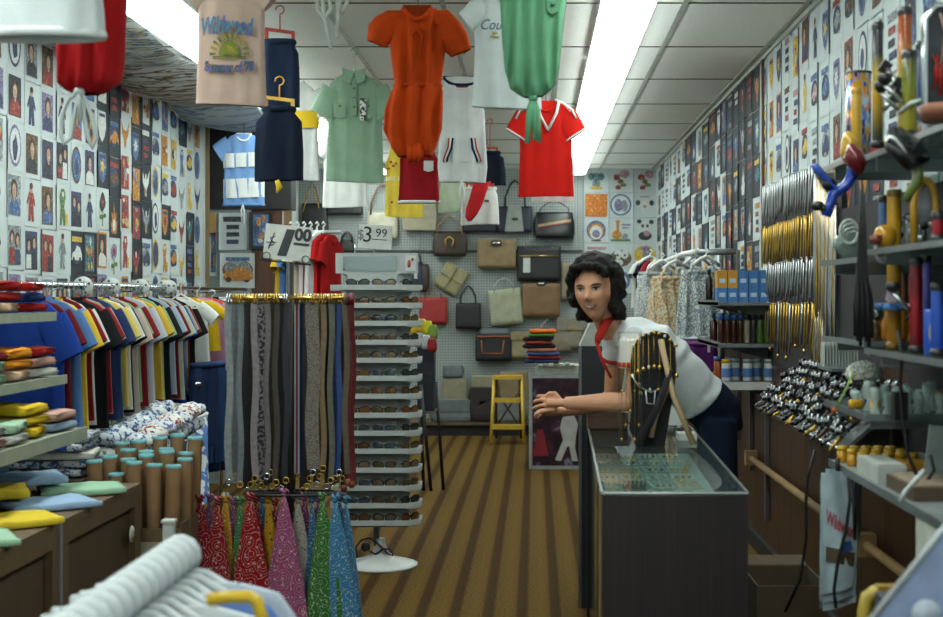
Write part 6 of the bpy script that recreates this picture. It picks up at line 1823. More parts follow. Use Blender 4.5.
# ------------------------------------------------------------------ the clerk
ROOT = Vector((.84, 6.25, 0))
prs = thing('person', 'person with dark bobbed hair in a white shirt leaning on the counter, smiling', 'person', ROOT)
W = lambda px, py, Y: at(px, py, Y) - ROOT
PR = Matrix.Rotation
HC = W(594.5, 290, 6.02)                                     # centre of the head
HR = PR(-.32, 3, 'Z') @ PR(-.08, 3, 'Y') @ PR(.06, 3, 'X')     # head turned to the viewer's left, chin slightly raised
HS = 1.14
def head_pt(x, y, z): return HC + HR @ (Vector((x, y, z)) * HS)
def g_(a, b, c, s): return math.exp(-((a) ** 2 + (b) ** 2 + (c) ** 2) / (s * s))
def head_surface(th, ph):
    """th: around (0 = face, at -y), ph: latitude"""
    cz, sz = cos(ph), sin(ph)
    x, y, z = .074 * sin(th) * cz, -.096 * cos(th) * cz, .118 * sz
    if z < 0:                                               # jaw tapers to the chin
        q = min(1, -z / .118)
        x *= 1 - .42 * q ** 1.6
        y = y * (1 - .18 * q) - (.0 if y > 0 else .012 * q)
        if y > 0: y *= 1 - .3 * q
    f = 1 if y < 0 else 0
    def bump_(cx, cz_, sx, sz_, a):
        return a * math.exp(-((x - cx) / sx) ** 2 - ((z - cz_) / sz_) ** 2) * f
    d = 0
    d += bump_(0, -.024, .012, .014, .024) + bump_(0, -.004, .009, .022, .015)           # nose tip and bridge
    d += bump_(.012, -.028, .007, .007, .006) + bump_(-.012, -.028, .007, .007, .006)     # nostrils
    d -= bump_(.031, .008, .016, .011, .012) + bump_(-.031, .008, .016, .011, .012)       # sockets
    d += bump_(.03, .026, .026, .009, .004) + bump_(-.03, .026, .026, .009, .004)         # brow
    d += bump_(.04, -.025, .02, .018, .006) + bump_(-.04, -.025, .02, .018, .006)         # cheeks raised by the smile
    d += bump_(0, -.052, .022, .005, .004) + bump_(0, -.066, .02, .006, .005) - bump_(0, -.078, .02, .006, .004)
    d += bump_(0, -.098, .018, .014, .007)
    return Vector((x, y - d, z))
bd = MB()
NT, NP = 96, 72
rings = []
for i in range(1, NP):
    ph = pi * i / NP - pi / 2
    rings.append([head_pt(*head_surface(2 * pi * k / NT, ph)) for k in range(NT)])
bd.loft(rings)
for sg in (-1, 1):                                           # ears
    bd.ball(head_pt(sg * .076, .006, -.005), (.012, .02, .032), 12, rot=HR)
neckA, neckB = W(612, 330, 6.16), head_pt(0, .03, -.06)
bd.tube([neckA, neckA.lerp(neckB, .5), neckB], [.066, .055, .054], 16)
hip, waist, chest = W(716, 412, 6.3), W(690, 380, 6.24), W(650, 347, 6.15)
hip.x = -.005
bd.tube([hip + Vector((.02, 0, -.08)), hip, waist, waist.lerp(chest, .5), chest, W(622, 334, 6.15)], [.082, .1, .094, .103, .106, .07], 20)
shN, shF = W(634, 343, 5.98), W(618, 332, 6.36)
elN, wrN = W(634, 402, 5.98), W(566, 403, 6.12)
elF, wrF = W(612, 400, 6.5), W(563, 411, 6.3)
bd.tube([chest, shN], [.08, .06], 12); bd.tube([chest, shF], [.08, .06], 12)
bd.tube([shN, shN.lerp(elN, .5) + Vector((.012, -.006, 0)), elN], [.056, .048, .04], 14)
bd.tube([elN, elN.lerp(wrN, .35), wrN.lerp(elN, .15), wrN], [.042, .045, .031, .028], 14)
bd.tube([shF, shF.lerp(elF, .5), elF], [.056, .047, .04], 14)
bd.tube([elF, elF.lerp(wrF, .35), wrF], [.042, .043, .028], 14)
for sg in (-1, 1):                                           # legs down to the floor behind the counter
    k0 = hip + Vector((.0, sg * .085, -.06))
    kn = Vector((.0, sg * .1, .52)); an = Vector((.0, sg * .11, .09))
    bd.tube([k0, k0.lerp(kn, .5), kn, kn.lerp(an, .35), an], [.068, .064, .05, .05, .036], 14)
    bd.tube([an + Vector((.015, .03, -.055)), an + Vector((-.005, -.05, -.06)), an + Vector((-.035, -.12, -.066))], [.034, .034, .022], 12)
# hands, loosely laced: palms and five bent fingers each
def hand(wr, palm_dir, up, side, sgn, fl=1.0):
    d, u, s = palm_dir.normalized(), up.normalized(), side.normalized()
    pc = wr + d * .05
    bd.tube([wr - d * .01, wr + d * .03, wr + d * .085], [.026, .033, .034], 14, flat=.6)
    for f, (off, L, lift) in enumerate(((.036, .07, .0), (.0125, .08, .006), (-.0115, .075, .004), (-.034, .058, -.004))):
        b0 = wr + d * .076 + s * off * .9
        dd = (d + s * (off * 5.5)).normalized()
        b1 = b0 + dd * L * .5 * fl + u * lift
        b2 = b1 + dd * L * .36 * fl - u * L * .16
        b3 = b2 + dd * L * .16 * fl - u * L * .24
        bd.tube([b0 - d * .024, b0, b1, b2, b3], [.0105, .0098, .0088, .008, .0062], 8)
    t0 = wr + d * .028 + s * sgn * .028
    bd.tube([t0 - s * sgn * .012, t0 + s * sgn * .014 + d * .018 + u * .006, t0 + s * sgn * .012 + d * .045 + u * .01, t0 + s * sgn * .002 + d * .066], [.013, .012, .0105, .008], 8)
dN = W(540, 403, 6.15) - wrN
hand(wrN, dN, Vector((.0, -.75, .5)), Vector((.1, -.4, -1)), -1)
dF = W(540, 412, 6.25) - wrF
hand(wrF, dF, Vector((-.1, .5, .9)), Vector((0, -1, .3)), 1, .9)
skin = remesh(bd, .0044, 3)
SKIN, LIP, TEETH, BROW, EYEW, IRIS = plain('#c28c6e', .5, 0, .05, 30), plain('#94524a', .5), plain('#c4bcb0', .4), plain('#3a2820', .8), plain('#a39a92', .4), plain('#1c130e', .3)
def face_patch(mb, pts, m, off=.0025):
    """little surface following the face: pts in head x/z"""
    vs = []
    for x, z in pts:
        best, bp = 9, None                                   # march the surface for the depth at x, z
        ph = math.asin(max(-1, min(1, z / .118)))
        for _ in range(4):
            a = .074 * cos(ph) * (1 if z >= 0 else 1 - .42 * min(1, -z / .118) ** 1.6)
            th = math.asin(max(-.98, min(.98, x / max(a, 1e-4))))
        v = head_surface(th, ph)
        vs.append(head_pt(x, v.y - off, z))
    n = len(vs)
    c = sum(vs, Vector()) / n + HR @ Vector((0, -.0015, 0))
    mb.add([c] + vs, [(0, i + 1, (i + 1) % n + 1) for i in range(n)], m, True)
E2 = lambda cx, cz, rx, rz, n=16, bend=0: [(cx + rx * cos(2 * pi * i / n), cz + rz * sin(2 * pi * i / n) + bend * cos(2 * pi * i / n) ** 2) for i in range(n)]
for sg in (-1, 1):
    face_patch(skin, E2(sg * .031, .0065, .0135, .0055), 4, .004)
    face_patch(skin, E2(sg * .031 - .001, .007, .0066, .0056, 12), 5, .0062)
    face_patch(skin, E2(sg * .031, .0135, .017, .0026, 14, -.003), 3, .0064)
    face_patch(skin, E2(sg * .033, .0255, .019, .0034, 14, -.005), 3, .004)
face_patch(skin, E2(0, -.0605, .026, .0075, 20, .007), 1, .003)
face_patch(skin, E2(0, -.0585, .0205, .0036, 18, .006), 2, .0052)
body_o = skin.build('body', [SKIN, LIP, TEETH, BROW, EYEW, IRIS], prs)
# hair: full dark bob
hb_ = MB()
rh = random.Random(6)
for i in range(170):                                         # crown and back
    th = rh.uniform(-pi, pi); ph = rh.uniform(-.7, 1.5)
    if abs(th) < 1.05 and ph < .66 - .12 * (th / 1.05) ** 2: continue
    if abs(th) < 1.5 and ph < -.35: continue
    rr = 1.0 + .05 * rh.random()
    hb_.ball(head_pt(.086 * sin(th) * cos(ph) * rr, -.1 * cos(th) * cos(ph) * rr + .014, .12 * sin(ph) * rr + .006), rh.uniform(.026, .034) * HS, 8)
for sg, low in ((-1, 7), (1, 13)):                            # sides: shorter on one, to the collar on the other
    for k in range(low):
        for q in range(3):
            z = .07 - .0125 * k
            hb_.ball(head_pt(sg * (.079 + .010 * sin(.45 * k + .5)) * (1 if sg > 0 else .98), -.006 + .034 * q + .004 * sin(k), z - .004 * q), (.023 + .002 * sin(1.2 * k + q)) * HS, 8)
for k in range(34):
    th = pi + rh.uniform(-1.25, 1.1)
    hb_.ball(head_pt(.084 * sin(th), -.098 * cos(th) + .008, rh.uniform(-.11, .02)), .03 * HS, 8)
for k in range(10):                                          # fringe swept off the forehead
    hb_.ball(head_pt(-.068 + .0152 * k, -.078 - .014 * sin(pi * k / 9), .084 + .012 * sin(pi * k / 9 + .3) - (.022 if k in (0, 9) else 0)), .02 * HS, 8)
hair = remesh(hb_, .006, 7)
for i, v in enumerate(hair.v):
    p = Vector(v)
    n_ = noise.noise(p * 24) * .008 + sin(120 * (p.x * .8 + p.z * .5) + 7 * noise.noise(p * 9)) * .002
    hair.v[i] = tuple(p + (p - HC).normalized() * n_)
m, nt, b, _ = new_mat('dark_hair')
b.inputs['Roughness'].default_value = .6; b.inputs['Specular IOR Level'].default_value = .25
nz = N(nt, 'ShaderNodeTexNoise'); nz.inputs['Scale'].default_value = 34; nz.inputs['Detail'].default_value = 6; nz.inputs['Distortion'].default_value = 1.5; nt.links.new(coords(nt, (2.2, 2.2, .8)), nz.inputs['Vector'])
r_ = ramp(nt, [(.35, '#070504'), (.75, '#1a120e')]); nt.links.new(nz.outputs[0], r_.inputs[0]); nt.links.new(r_.outputs[0], b.inputs['Base Color']); bump(nt, b, nz.outputs[0], .9, .02)
hair.build('hair', m, prs)
# shirt, collar, sleeve bands, jeans
st = MB()
hem = W(702, 398, 6.26)
st.tube([hem, hem.lerp(chest, .3), waist.lerp(chest, .5), chest, W(630, 336, 6.15), W(616, 331, 6.16)], [.124, .116, .118, .122, .092, .066], 22)
for s_, e_, lo in ((shN, elN, .42), (shF, elF, .42)):
    st.tube([chest, s_], [.1, .075], 14)
    st.tube([s_ + Vector((0, 0, .012)), s_.lerp(e_, .25), s_.lerp(e_, lo)], [.07, .071, .069], 16)
shirt = remesh(st, .006, 6)
for i, v in enumerate(shirt.v):
    p = Vector(v)
    shirt.v[i] = tuple(p + Vector((1, -.4, 1)) * (.004 * sin(38 * (p.x - .7 * p.z) + 5 * noise.noise(p * 6))))
shirt.build('shirt', cloth('#c6cacc', .4), prs)
nb = W(608, 326, 6.12)
mb = MB()
cpts = [W(622, 309, 6.2), W(616, 312, 6.1), W(606, 322, 6.04), W(599, 337, 6.02), W(597, 344, 6.02)]
mb.tube(cpts, [.018, .026, .026, .022, .012], 8, flat=.5)
mb.tube([W(622, 309, 6.2), W(612, 310, 6.26), W(602, 322, 6.22), W(597, 338, 6.12)], [.018, .022, .02, .012], 8, flat=.5)
mb.build('collar', cloth('#a0281f'), prs)
mb = MB(); mb.tube([W(597, 343, 6.02), W(602, 360, 6.0), W(611, 378, 6.02)], [.008, .007, .006], 6); mb.build('placket_stripe', cloth('#a0281f'), prs)
for s_, e_ in ((shN, elN), (shF, elF)):
    d = (e_ - s_).normalized(); c = s_.lerp(e_, .37)
    mb = MB(); a = d.orthogonal().normalized(); bq = d.cross(a)
    mb.loft([[c + d * o + a * (cos(2 * pi * k / 24) * r_) + bq * (sin(2 * pi * k / 24) * r_) for k in range(24)] for o, r_ in ((-.016, .066), (-.012, .0735), (.006, .0735), (.01, .066))], 0, False, False)
    mb.build('sleeve_band', cloth('#a0382e'), prs)
jn = MB()
jn.tube([hip + Vector((.025, 0, -.1)), hip, hem.lerp(hip, .4), hem.lerp(hip, -.15)], [.104, .122, .122, .113], 20)
for sg in (-1, 1):
    k0 = hip + Vector((.0, sg * .085, -.06)); kn = Vector((.0, sg * .1, .52)); an = Vector((.0, sg * .11, .11))
    jn.tube([k0 + Vector((0, 0, .03)), k0.lerp(kn, .5), kn, an], [.085, .082, .07, .075], 16)
remesh(jn, .009, 5).build('jeans', cloth('#121a2c', .4), prs)
# ------------------------------------------------------------------ right-hand side: rail, shelves, chains, pipes
# low wooden guard rail on block brackets
pa, pb = Vector((1.345, 6.35, .56)), Vector((1.345, 2.2, .56))
t = thing('guard_rail', 'light wood guard rail on block brackets along the right wall', 'rail', (1.345, 4.5, 0))
LW = wood('#8a6c46', '#a98a5e', (10, 3, 10), .5)
mb = MB(); mb.tube([(0, 8.56 - 4.5, .565), (0, 3.82 - 4.5, .565)], .02, 10); mb.build('rail_bar', LW, t)
for y in (8.52, 5.56):
    mb = MB(); mb.b2((-.035, y - 4.5 - .04, .52), (.037, y - 4.5 + .04, .61)); mb.build('block_bracket', LW, t)
# slotted uprights on the wall
for i, (px, y0, y1) in enumerate(((754, 368, 470), (770, 360, 520), (724, 250, 430), (741, 250, 440))):
    Y = 1.39 * F / (px - VX)
    mb = MB(); mb.b2((XR - .05, Y - .02, max(.12, zt(y1, Y))), (XR - .027, Y + .02, zt(y0, Y))); tag(mb.build('wall_upright', plain('#6a7074', .35, .6)), f'slotted metal shelf upright on the dark panelling, {ORD[i]} of four', 'upright', 'shelf uprights on the right wall')

# ---- sundresses on a short rack at the back right
Y = 9.6
zrk = zt(255, Y)
t = thing('dress_rack', 'short white arm rack full of flowered sundresses', 'clothes rack', (at(688, 0, Y).x, Y, 0))
K = lambda px, py, d=0: Vector(((px - 688) * Y / F, d, zt(py, Y)))
mb = MB(); mb.tube([K(735, 252, -.1), K(690, 253, -.1)], .022, 8); mb.build('arm', plain('#8f979a', .35, .4), t)
mb = MB(); mb.tube([K(691, 253, -.25), K(684, 254, .1), K(668, 262, .8)], .02, 8); mb.build('rail', WHITE, t)
mb = MB(); mb.tube([K(722, 253, .1), Vector((K(722, 0, .1).x, .1, 0.01))], .02, 8); mb.build('post', plain('#8f979a', .35, .4), t)
FLOR = [printed('#c2c6c0', '#6a8090', '#8a967a', 75, cut=.56), printed('#c6c0aa', '#b89058', '#8f7050', 60, cut=.58), printed('#c4c8c6', '#8a9aa4', '#a8a88c', 80, cut=.57), printed('#b8bebc', '#5f7484', '#c0b488', 78, cut=.56), printed('#c2c4be', '#8a9686', '#9a8674', 70, cut=.57)]
def sundress(label, px, py, Yd, w, h, mat, rz=0):
    p = at(px, py, Yd)
    t = thing('sundress', label, 'sundress', p, rz, 'sundresses on the short rack')
    sec = [(-h, 0, w * .52, .07, .016), (-h * .7, 0, w * .5, .065, .022), (-h * .45, 0, w * .46, .055, .018), (-h * .3, 0, w * .44, .05, .010), (-h * .27, 0, w * .42, .045, .006), (-h * .12, 0, w * .42, .045, .010), (-h * .1, 0, w * .38, .04, .005)]
    body(smooth_sec(sec, 3), k=75, n=60, ph=R.uniform(0, 6)).build('dress_body', mat, t)
    band(t, 'gathered_top', mat, -h * .1, w * .39, .045, .012)
    band(t, 'ruffle', mat, -h * .97, w * .53, .075, .016)
    for sg in (-1, 1):
        mb = MB(); mb.tube([(sg * w * .26, -.03, -h * .1), (sg * w * .2, -.015, -h * .02), (sg * w * .08, 0, .02)], .011, 5, flat=.4); mb.build('strap', mat, t)
    return t
sundress('blue and green flowered sundress nearest on the short rack', 703, 264, 9.3, .36, .52, FLOR[0])
sundress('cream and orange flowered sundress angled at the middle of the rack', 668, 272, 9.6, .3, .44, FLOR[1], .5)
sundress('pale blue sprigged sundress behind the orange flowered one', 655, 266, 10.0, .32, .56, FLOR[2], .4)
sundress('grey blue checked sundress at the wall end of the rack', 713, 270, 9.9, .24, .5, FLOR[3])
sundress('sage flowered sundress deep in the short rack', 683, 262, 10.3, .36, .5, FLOR[4])
for i, (px, py, Yd, c, nm, h_) in enumerate(((646, 262, 10.6, '#171a2c', 'navy', .34), (651, 262, 10.5, '#8a2430', 'dark red', .36), (641, 262, 10.8, '#c2c6c2', 'white', .36), (658, 260, 10.3, '#b8bcb4', 'off white', .5))):
    tee('hanging_tee_shirt', f'{nm} top hanging edge-on beside the sundresses', at(px, py, Yd), .28, h_, c, 'tops beside the sundresses', rz=1.0, L=.14)
for i, (px, py, Yd) in enumerate(((706, 258, 9.3), (697, 257, 9.5), (676, 262, 9.7), (662, 262, 10.0), (650, 258, 10.5))):
    p = at(px, py, Yd)
    mb = MB(); mb.tube([p + Vector((-.1, -.08, -.05)), p + Vector((-.05, -.04, -.012)), p + Vector((0, 0, .012)), p + Vector((.05, .04, -.012)), p + Vector((.1, .08, -.05))], .013, 8); mb.tube([p, p + Vector((0, 0, .03)), p + Vector((.02, 0, .05)), p + Vector((0, 0, .065))], .005, 6)
    tag(mb.build('clothes_hanger', WHITE), f'white hanger among the sundresses, {ORD[i]} from the wall', 'hanger', 'hangers among the sundresses')
# narrow silver tubes / chains beside the clerk's hair and purple shorts below the dresses
x, _, z = at(699, 343, 9.2); s = skirt('hanging_shorts', 'purple shorts hanging below the flowered sundresses', (x, 9.2, z), .26, .24, z - zt(372, 9.2), '#4a1c58', 1.0, cat='shorts')
band(s, 'trim', cloth('#7a4a86'), 0, .122, .04, .014); patch(s, 'care_label', plain('#b8bcb8', .6), .05, -.06, .018, .05, .13, .045, lift=.014)
mb = MB(); mb.tube([at(680, 339, 9.2), at(718, 338, 9.2)], .012, 8); mb.tube([at(717, 338, 9.2), Vector((XR - .03, 9.2, zt(338, 9.2)))], .012, 8)
tag(mb.build('shorts_rail', plain('#8f979a', .35, .4)), 'metal rail above the purple shorts', 'rail')

# ---- three bracket shelves of bottles and boxes
SY0, SY1 = 7.9, 9.1
x0s = 1.06
SHF = plain('#6c7376', .4, .3)
levels = []
for i, py in enumerate((302, 342, 378)):
    z = zt(py, 8.3)
    levels.append(z)
    t = thing('wall_shelf', f'grey metal wall shelf of bottles and boxes, {["upper", "middle", "lowest"][i]} of three', 'shelf', (1.24, 8.3, z))
    mb = MB(); mb.b2((x0s - 1.24, -.4, -.018), (XR - .03 - 1.24, .6, 0)); mb.b2((x0s - 1.24, -.41, -.022), (x0s + .012 - 1.24, .6, .012)); mb.build('shelf_board', SHF, t)
    for y in (-.2, .5):
        mb = MB(); mb.prism([(-.15, -.018), (.14, -.018), (.14, -.1)], .012, lambda u, v, q: Vector((u, y + q, v))); mb.build('shelf_bracket', SHF, t)
mb = MB(); mb.b2((x0s - .006, 7.9, levels[2] - .045), (x0s - .001, 8.6, levels[2] + .0)); mb.build('price_strip', plain('#b4b8b6', .5), t, loc=-t.location)
mb = MB(); mb.b2((x0s, 7.895, levels[2] - .045), (XR - .05, 7.899, levels[2] - .0)); mb.build('price_strip', plain('#b4b8b6', .5), t, loc=-t.location)
def bottle(label, x, y, z, r, h, col, cap, capcol, group, lab=None, kind='bottle'):
    t = thing(kind, label, kind.replace('_', ' '), (x, y, z + .001), group=group)
    mb = MB(); mb.lathe([(r * .9, 0), (r, .008), (r, h * .68), (r * .5, h * .8), (r * .45, h * .86)] if kind == 'bottle' else [(r * .94, 0), (r, .006), (r, h * .8), (r * .92, h * .84)], n=14); mb.build('body', plain(col, .15, 0, .08), t)
    q = r * .5 if kind == 'bottle' else r
    mb = MB(); mb.lathe([(q, h * .85), (q, h), (q * .9, h + .004)], n=14); mb.build('cap', plain(capcol, .4), t)
    if lab: mb = MB(); mb.lathe([(r + .001, h * .18), (r + .001, h * .6)], n=14, cap0=False, cap1=False); mb.build('label', plain(lab, .6), t)
    return t
def row_x(i, n): return x0s + .04 + (XR - .08 - x0s) * i / max(1, n - 1)
# upper: dark bottles on the far side, blue and orange boxes in front
for i in range(5): bottle(f'dark brown bottle on the upper shelf beside the blue boxes, {ORD[i]} from the aisle', x0s + .03 + .052 * i, 8.55 + .02 * (i % 2), levels[0], .022, .2, '#1c120c', 1, '#1a1a1c', 'dark bottles on the upper shelf')
k = 0
for row in range(2):
    for i in range(5 if row == 0 else 5):
        x = x0s + .045 + .062 * i
        oc = '#b8842c' if (row == 1 and i < 2) else '#3c6ea8'
        t = thing('carton_box', f'{"orange" if oc[1] == "b" else "blue"} small box on the upper shelf, {"top" if row else "bottom"} row, {ORD[i]} from the aisle', 'box', (x, 8.12 - .0, levels[0] + .001 + row * .083), group='small boxes on the upper shelf')
        mb = MB(); mb.b2((-.029, -.06, 0), (.029, .06, .082 if row == 0 else .105)); mb.build('box_body', plain(oc, .5, 0, .08), t)
        mb = MB(); mb.b2((-.018, -.0615, .03), (.018, -.0605, .055)); mb.build('box_label', plain('#a8bcd0', .5), t)
        k += 1
for i in range(6):
    c = ['#3a1c10', '#3a1c10', '#3a1c10', '#7a7468', '#8a8a80', '#9aa0a0'][i]
    bottle(f'tall bottle of the middle shelf back row with {"blue" if i < 3 else "white"} cap, {ORD[i]} from the aisle', row_x(i, 6), 8.42, levels[1], .024, .2 if i > 2 else .17, c, 1, '#2f62a4' if i < 3 else '#b4b8b8', 'bottles at the back of the middle shelf')
for i in range(8):
    c = ['#3b1d12', '#42210f', '#3a1c10', '#3d2012', '#8c8674', '#2a2c28', '#4a6c2c', '#50742e'][i]
    bottle(f'{["brown", "russet", "dark brown", "umber", "cream", "black", "green", "leaf green"][i]} slim bottle in front on the middle shelf, {ORD[i]} from the aisle', row_x(i, 8), 8.08, levels[1], .0185, .165, c, 1, '#2f62a4' if i < 4 else '#22262a', 'slim bottles in front on the middle shelf', kind='vial')
for i in range(7):
    if i < 2: bottle(f'{["orange", "rust"][i]} jar with blue lid on the lowest bottle shelf', x0s + .04 + .06 * i, 8.1 + .08 * (1 - i), levels[2], .03, .13, '#8a4620', 1, '#2f5c98', 'jars on the lowest bottle shelf', kind='jar')
    else: bottle(f'white jar with blue label and {"yellow" if i == 2 else "grey"} lid, {ORD[i]} on the lowest bottle shelf', x0s - .0 + .062 * (i - 1) - .0, 8.0 if i % 2 == 0 else 8.07, levels[2], .0295, .125, '#bcc0be', 1, '#c8a828' if i == 2 else '#9aa2a4', 'jars on the lowest bottle shelf', '#4a6ca0', 'jar')

# ---- chains on the wall: rows of necklaces on a black board
mb = MB(); mb.b2((XR - .03, 6.15, zt(375, 7)), (XR - .006, 8.28, 2.19)); tag(mb.build('jewelry_board', plain('#16171a', .85)), 'black board on the wall hung with rows of chains', 'display board')
rn = random.Random(17)
def chain(label, y, z, L, mat, grp, pend=None, r=.0042):
    t = thing('necklace', label, 'necklace', (XR - .045, y, z), group=grp)
    mb = MB()
    dx = rn.uniform(-.006, .006)
    mb.tube([(.0, -.006, 0), (-.004, -.007, -L * .3), (-.006 + dx, -.006, -L * .7), (-.004, 0, -L), (-.006 + dx, .008, -L * .7), (-.002, .008, -L * .3), (0, .006, 0)], [r * (1 + .15 * (q % 2)) for q in range(7)], 5)
    mb.tube([(.016, 0, .004), (-.008, 0, .004)], .003, 5)
    mb.build('chain', mat, t)
    if pend:
        mb = MB(); mb.ball((-.006, 0, -L - .012), (.008, .012, .016), 8); mb.build('pendant', pend, t)
z_rows = [(zt(183, 7.4) + .03, .215, 'silver'), (zt(222, 7.4), .21, 'gold'), (zt(262, 7.4), .2, 'silver'), (zt(304, 7.4), .2, 'gold')]
for rr_, (z, L, nm) in enumerate(z_rows):
    n = 22 if rr_ < 3 else 18
    y0, y1 = 6.72, 8.16
    for i in range(n):
        y = y1 - (y1 - y0) * i / (n - 1) + rn.uniform(-.012, .012)
        mt = GOLD if nm == 'gold' else SILVER
        c2 = nm
        if rr_ == 3 and i % 4 == 2: mt, c2 = SILVER, 'silver'
        chain(f'{c2} chain, {ORD[i]} from the bottles in the {ORD[rr_]} row of the black board', y, z + rn.uniform(-.008, .008), L * rn.uniform(.86, 1.12) * (1 + (.35 * rn.random() if rr_ == 3 else 0)), mt, 'chains on the black board', GOLD if rr_ == 3 and i % 3 == 0 else None)
for i in range(14):
    y = 6.66 - .036 * i
    nm = ['silver', 'silver', 'gold', 'silver', 'gold'][i % 5]
    chain(f'long {nm} chain at the near end of the black board, {ORD[i]} towards the pipes', y, zt(172 + 3 * i, 6.5), .62 + .05 * (i % 3), GOLD if nm == 'gold' else SILVER, 'long chains by the pipes', None, .0055)
    if i < 8: chain(f'short {["gold", "silver"][i % 2]} chain low on the black board near the pipes, {ORD[i]} along', y, zt(300, 6.5) - .04 * (i % 3), .34, [GOLD, SILVER][i % 2], 'short chains by the pipes', GOLD if i % 2 else None, .005)

# ---- sloped rack of metal pipes
P0, P1 = Vector((1.13, 5.05, 1.0)), Vector((1.13, 6.95, 1.0))
Q0 = Vector((1.37, 5.05, 1.21)); Q1 = Vector((1.37, 6.95, 1.21))
nrm = (P1 - P0).cross(Q0 - P0).normalized()
if nrm.x > 0: nrm = -nrm
mb = MB(); vs = [P0, P1, Q1, Q0]; mb.add([v for v in vs] + [v - nrm * .015 for v in vs], [(0, 1, 2, 3), (7, 6, 5, 4), (0, 4, 5, 1), (1, 5, 6, 2), (2, 6, 7, 3), (3, 7, 4, 0)])
t = tag(mb.build('mounted_rack', plain('#5e6668', .4, .2)), 'sloped grey display rack covered in small metal pipes', 'display rack')
mb = MB(); mb.tube([P0 + Vector((0, 0, .006)), P1 + Vector((0, 0, .006))], .008, 6); mb.build('lip', CHROME, t)
for y in (5.3, 6.7):
    mb = MB(); mb.prism([(1.15, 1.0), (1.38, 1.0), (1.38, 1.19)], .012, lambda u, v, q: Vector((u, y + q, v - .01))); mb.build('rack_bracket', plain('#5a6064', .4), t)
rp2 = random.Random(31)
DKM = plain('#43474b', .2, 1, .1); SLV2 = plain('#7d8184', .2, 1, .15)
dv = (Q0 - P0); du = (P1 - P0)
k = 0
for row in range(5):
    for i in range(20):
        u = (i + .5 + .3 * (row % 2)) / 20.5
        v = (row + .5) / 5 + rp2.uniform(-.05, .05); u = min(.98, max(.02, u + rp2.uniform(-.015, .015)))
        c = P0 + du * u + dv * v - nrm * 0
        o = c + nrm * .027
        ax = (dv.normalized() * .75 + du.normalized() * rp2.choice([-.65, -.3, -.9, .2])).normalized()
        kind = rp2.choice([0, 0, 1, 2])
        m1 = [SLV2, DKM, plain('#3c2418', .3), BRASS][rp2.choice([0, 0, 1, 1, 2, 3])]
        nm = {id(SLV2): 'silver', id(DKM): 'gunmetal'}.get(id(m1), 'brass' if m1 is BRASS else 'brown')
        t = thing('smoking_pipe', f'small {nm} pipe on the sloped rack, {ORD[row]} row up and {ORD[i]} from the near end', 'pipe', o, group='small pipes on the sloped rack')
        mb = MB()
        mb.tube([-ax * .045, ax * .03], [.0065, .009], 8)
        for q in range(3): mb.tube([ax * (-.03 + .02 * q), ax * (-.024 + .02 * q)], .0105, 8)
        mb.build('stem', m1, t)
        mb = MB(); mb.lathe([(.008, -.004), (.019, .004), (.022, .018), (.021, .028), (.014, .036), (.01, .03)], n=12, M=nrm.to_track_quat('Z', 'Y').to_matrix()); 
        o_ = mb.build('bowl', SLV2 if kind < 2 else DKM, t, loc=tuple(ax * .042))
        k += 1

# ---- glass shelving by the camera: far bay and near bay
GS = glass('#c4d2d0', .06, .3)
MET = plain('#7d8487', .3, .6)
def gshelf(label, x0, x1, y0, y1, z, tk=.012, mat=GS, brk=True):
    t = thing('glass_shelf', label, 'shelf', ((x0 + x1) / 2, (y0 + y1) / 2, z))
    a, b = (x1 - x0) / 2, (y1 - y0) / 2
    mb = MB(); mb.b2((-a, -b, -tk), (a, b, 0)); mb.build('shelf_glass', mat, t)
    mb = MB(); mb.b2((-a - .006, -b, -tk - .003), (-a - .0005, b, .003)); mb.b2((-a, -b - .006, -tk - .003), (a, -b - .0005, .003)); mb.build('edge_strip', MET, t)
    for y in (-b + .08, b - .08):
        mb = MB(); mb.b2((-a + .03, y - .006, -tk - .035), (a, y + .006, -tk - .0005)); mb.build('shelf_bracket', MET, t)
    return t
XS = 1.05
zA, zB, zC, zD, zE = 2.02, 1.70, 1.43, 1.20, .995
gshelf('topmost glass shelf carrying the tall water pipes', XS, XR - .036, 3.3, 4.4, zA)
gshelf('second glass shelf of the far bay under the blue plastic pipe', XS, XR - .037, 4.365, 5.0, zB)
gshelf('topmost glass shelf of the far bay under the foil canister', XS, XR - .037, 4.5, 5.0, 2.04)
mb = MB(); mb.b2((XR - .034, 3.02, 1.0), (XR - .0265, 5.03, 1.965)); mb.b2((XR - .034, 5.03, 1.3), (XR - .0265, 6.14, 1.965)); tag(mb.build('backing_board', plain('#141417', .8)), 'black backing board behind the glass shelves', 'board')
gshelf('second glass shelf of the near bay behind the yellow water pipe', XS, XR - .036, 3.3, 4.29, zB + .02)
gshelf('third glass shelf of the far bay holding amber glass', XS, XR - .037, 4.34, 4.96, zC)
gshelf('third glass shelf of the near bay beside the blue cans', XS, XR - .036, 3.3, 4.335, zC - .02)
gshelf('lowest glass shelf crowded with clear glass pieces', XS, XR - .026, 4.32, 4.94, zD, .016)
t = gshelf('long low ledge with pill jars and boxes', XS, XR - .037, 3.5, 4.86, zE, .02, plain('#787f7f', .4))
for y in (4.3, 4.96):
    mb = MB(); mb.b2((XR - .026, y - .015, .6), (XR - .001, y + .015, 2.5)); tag(mb.build('wall_upright', MET), f'metal upright behind the glass shelves, {"near" if y < 4.5 else "far"} one', 'upright')

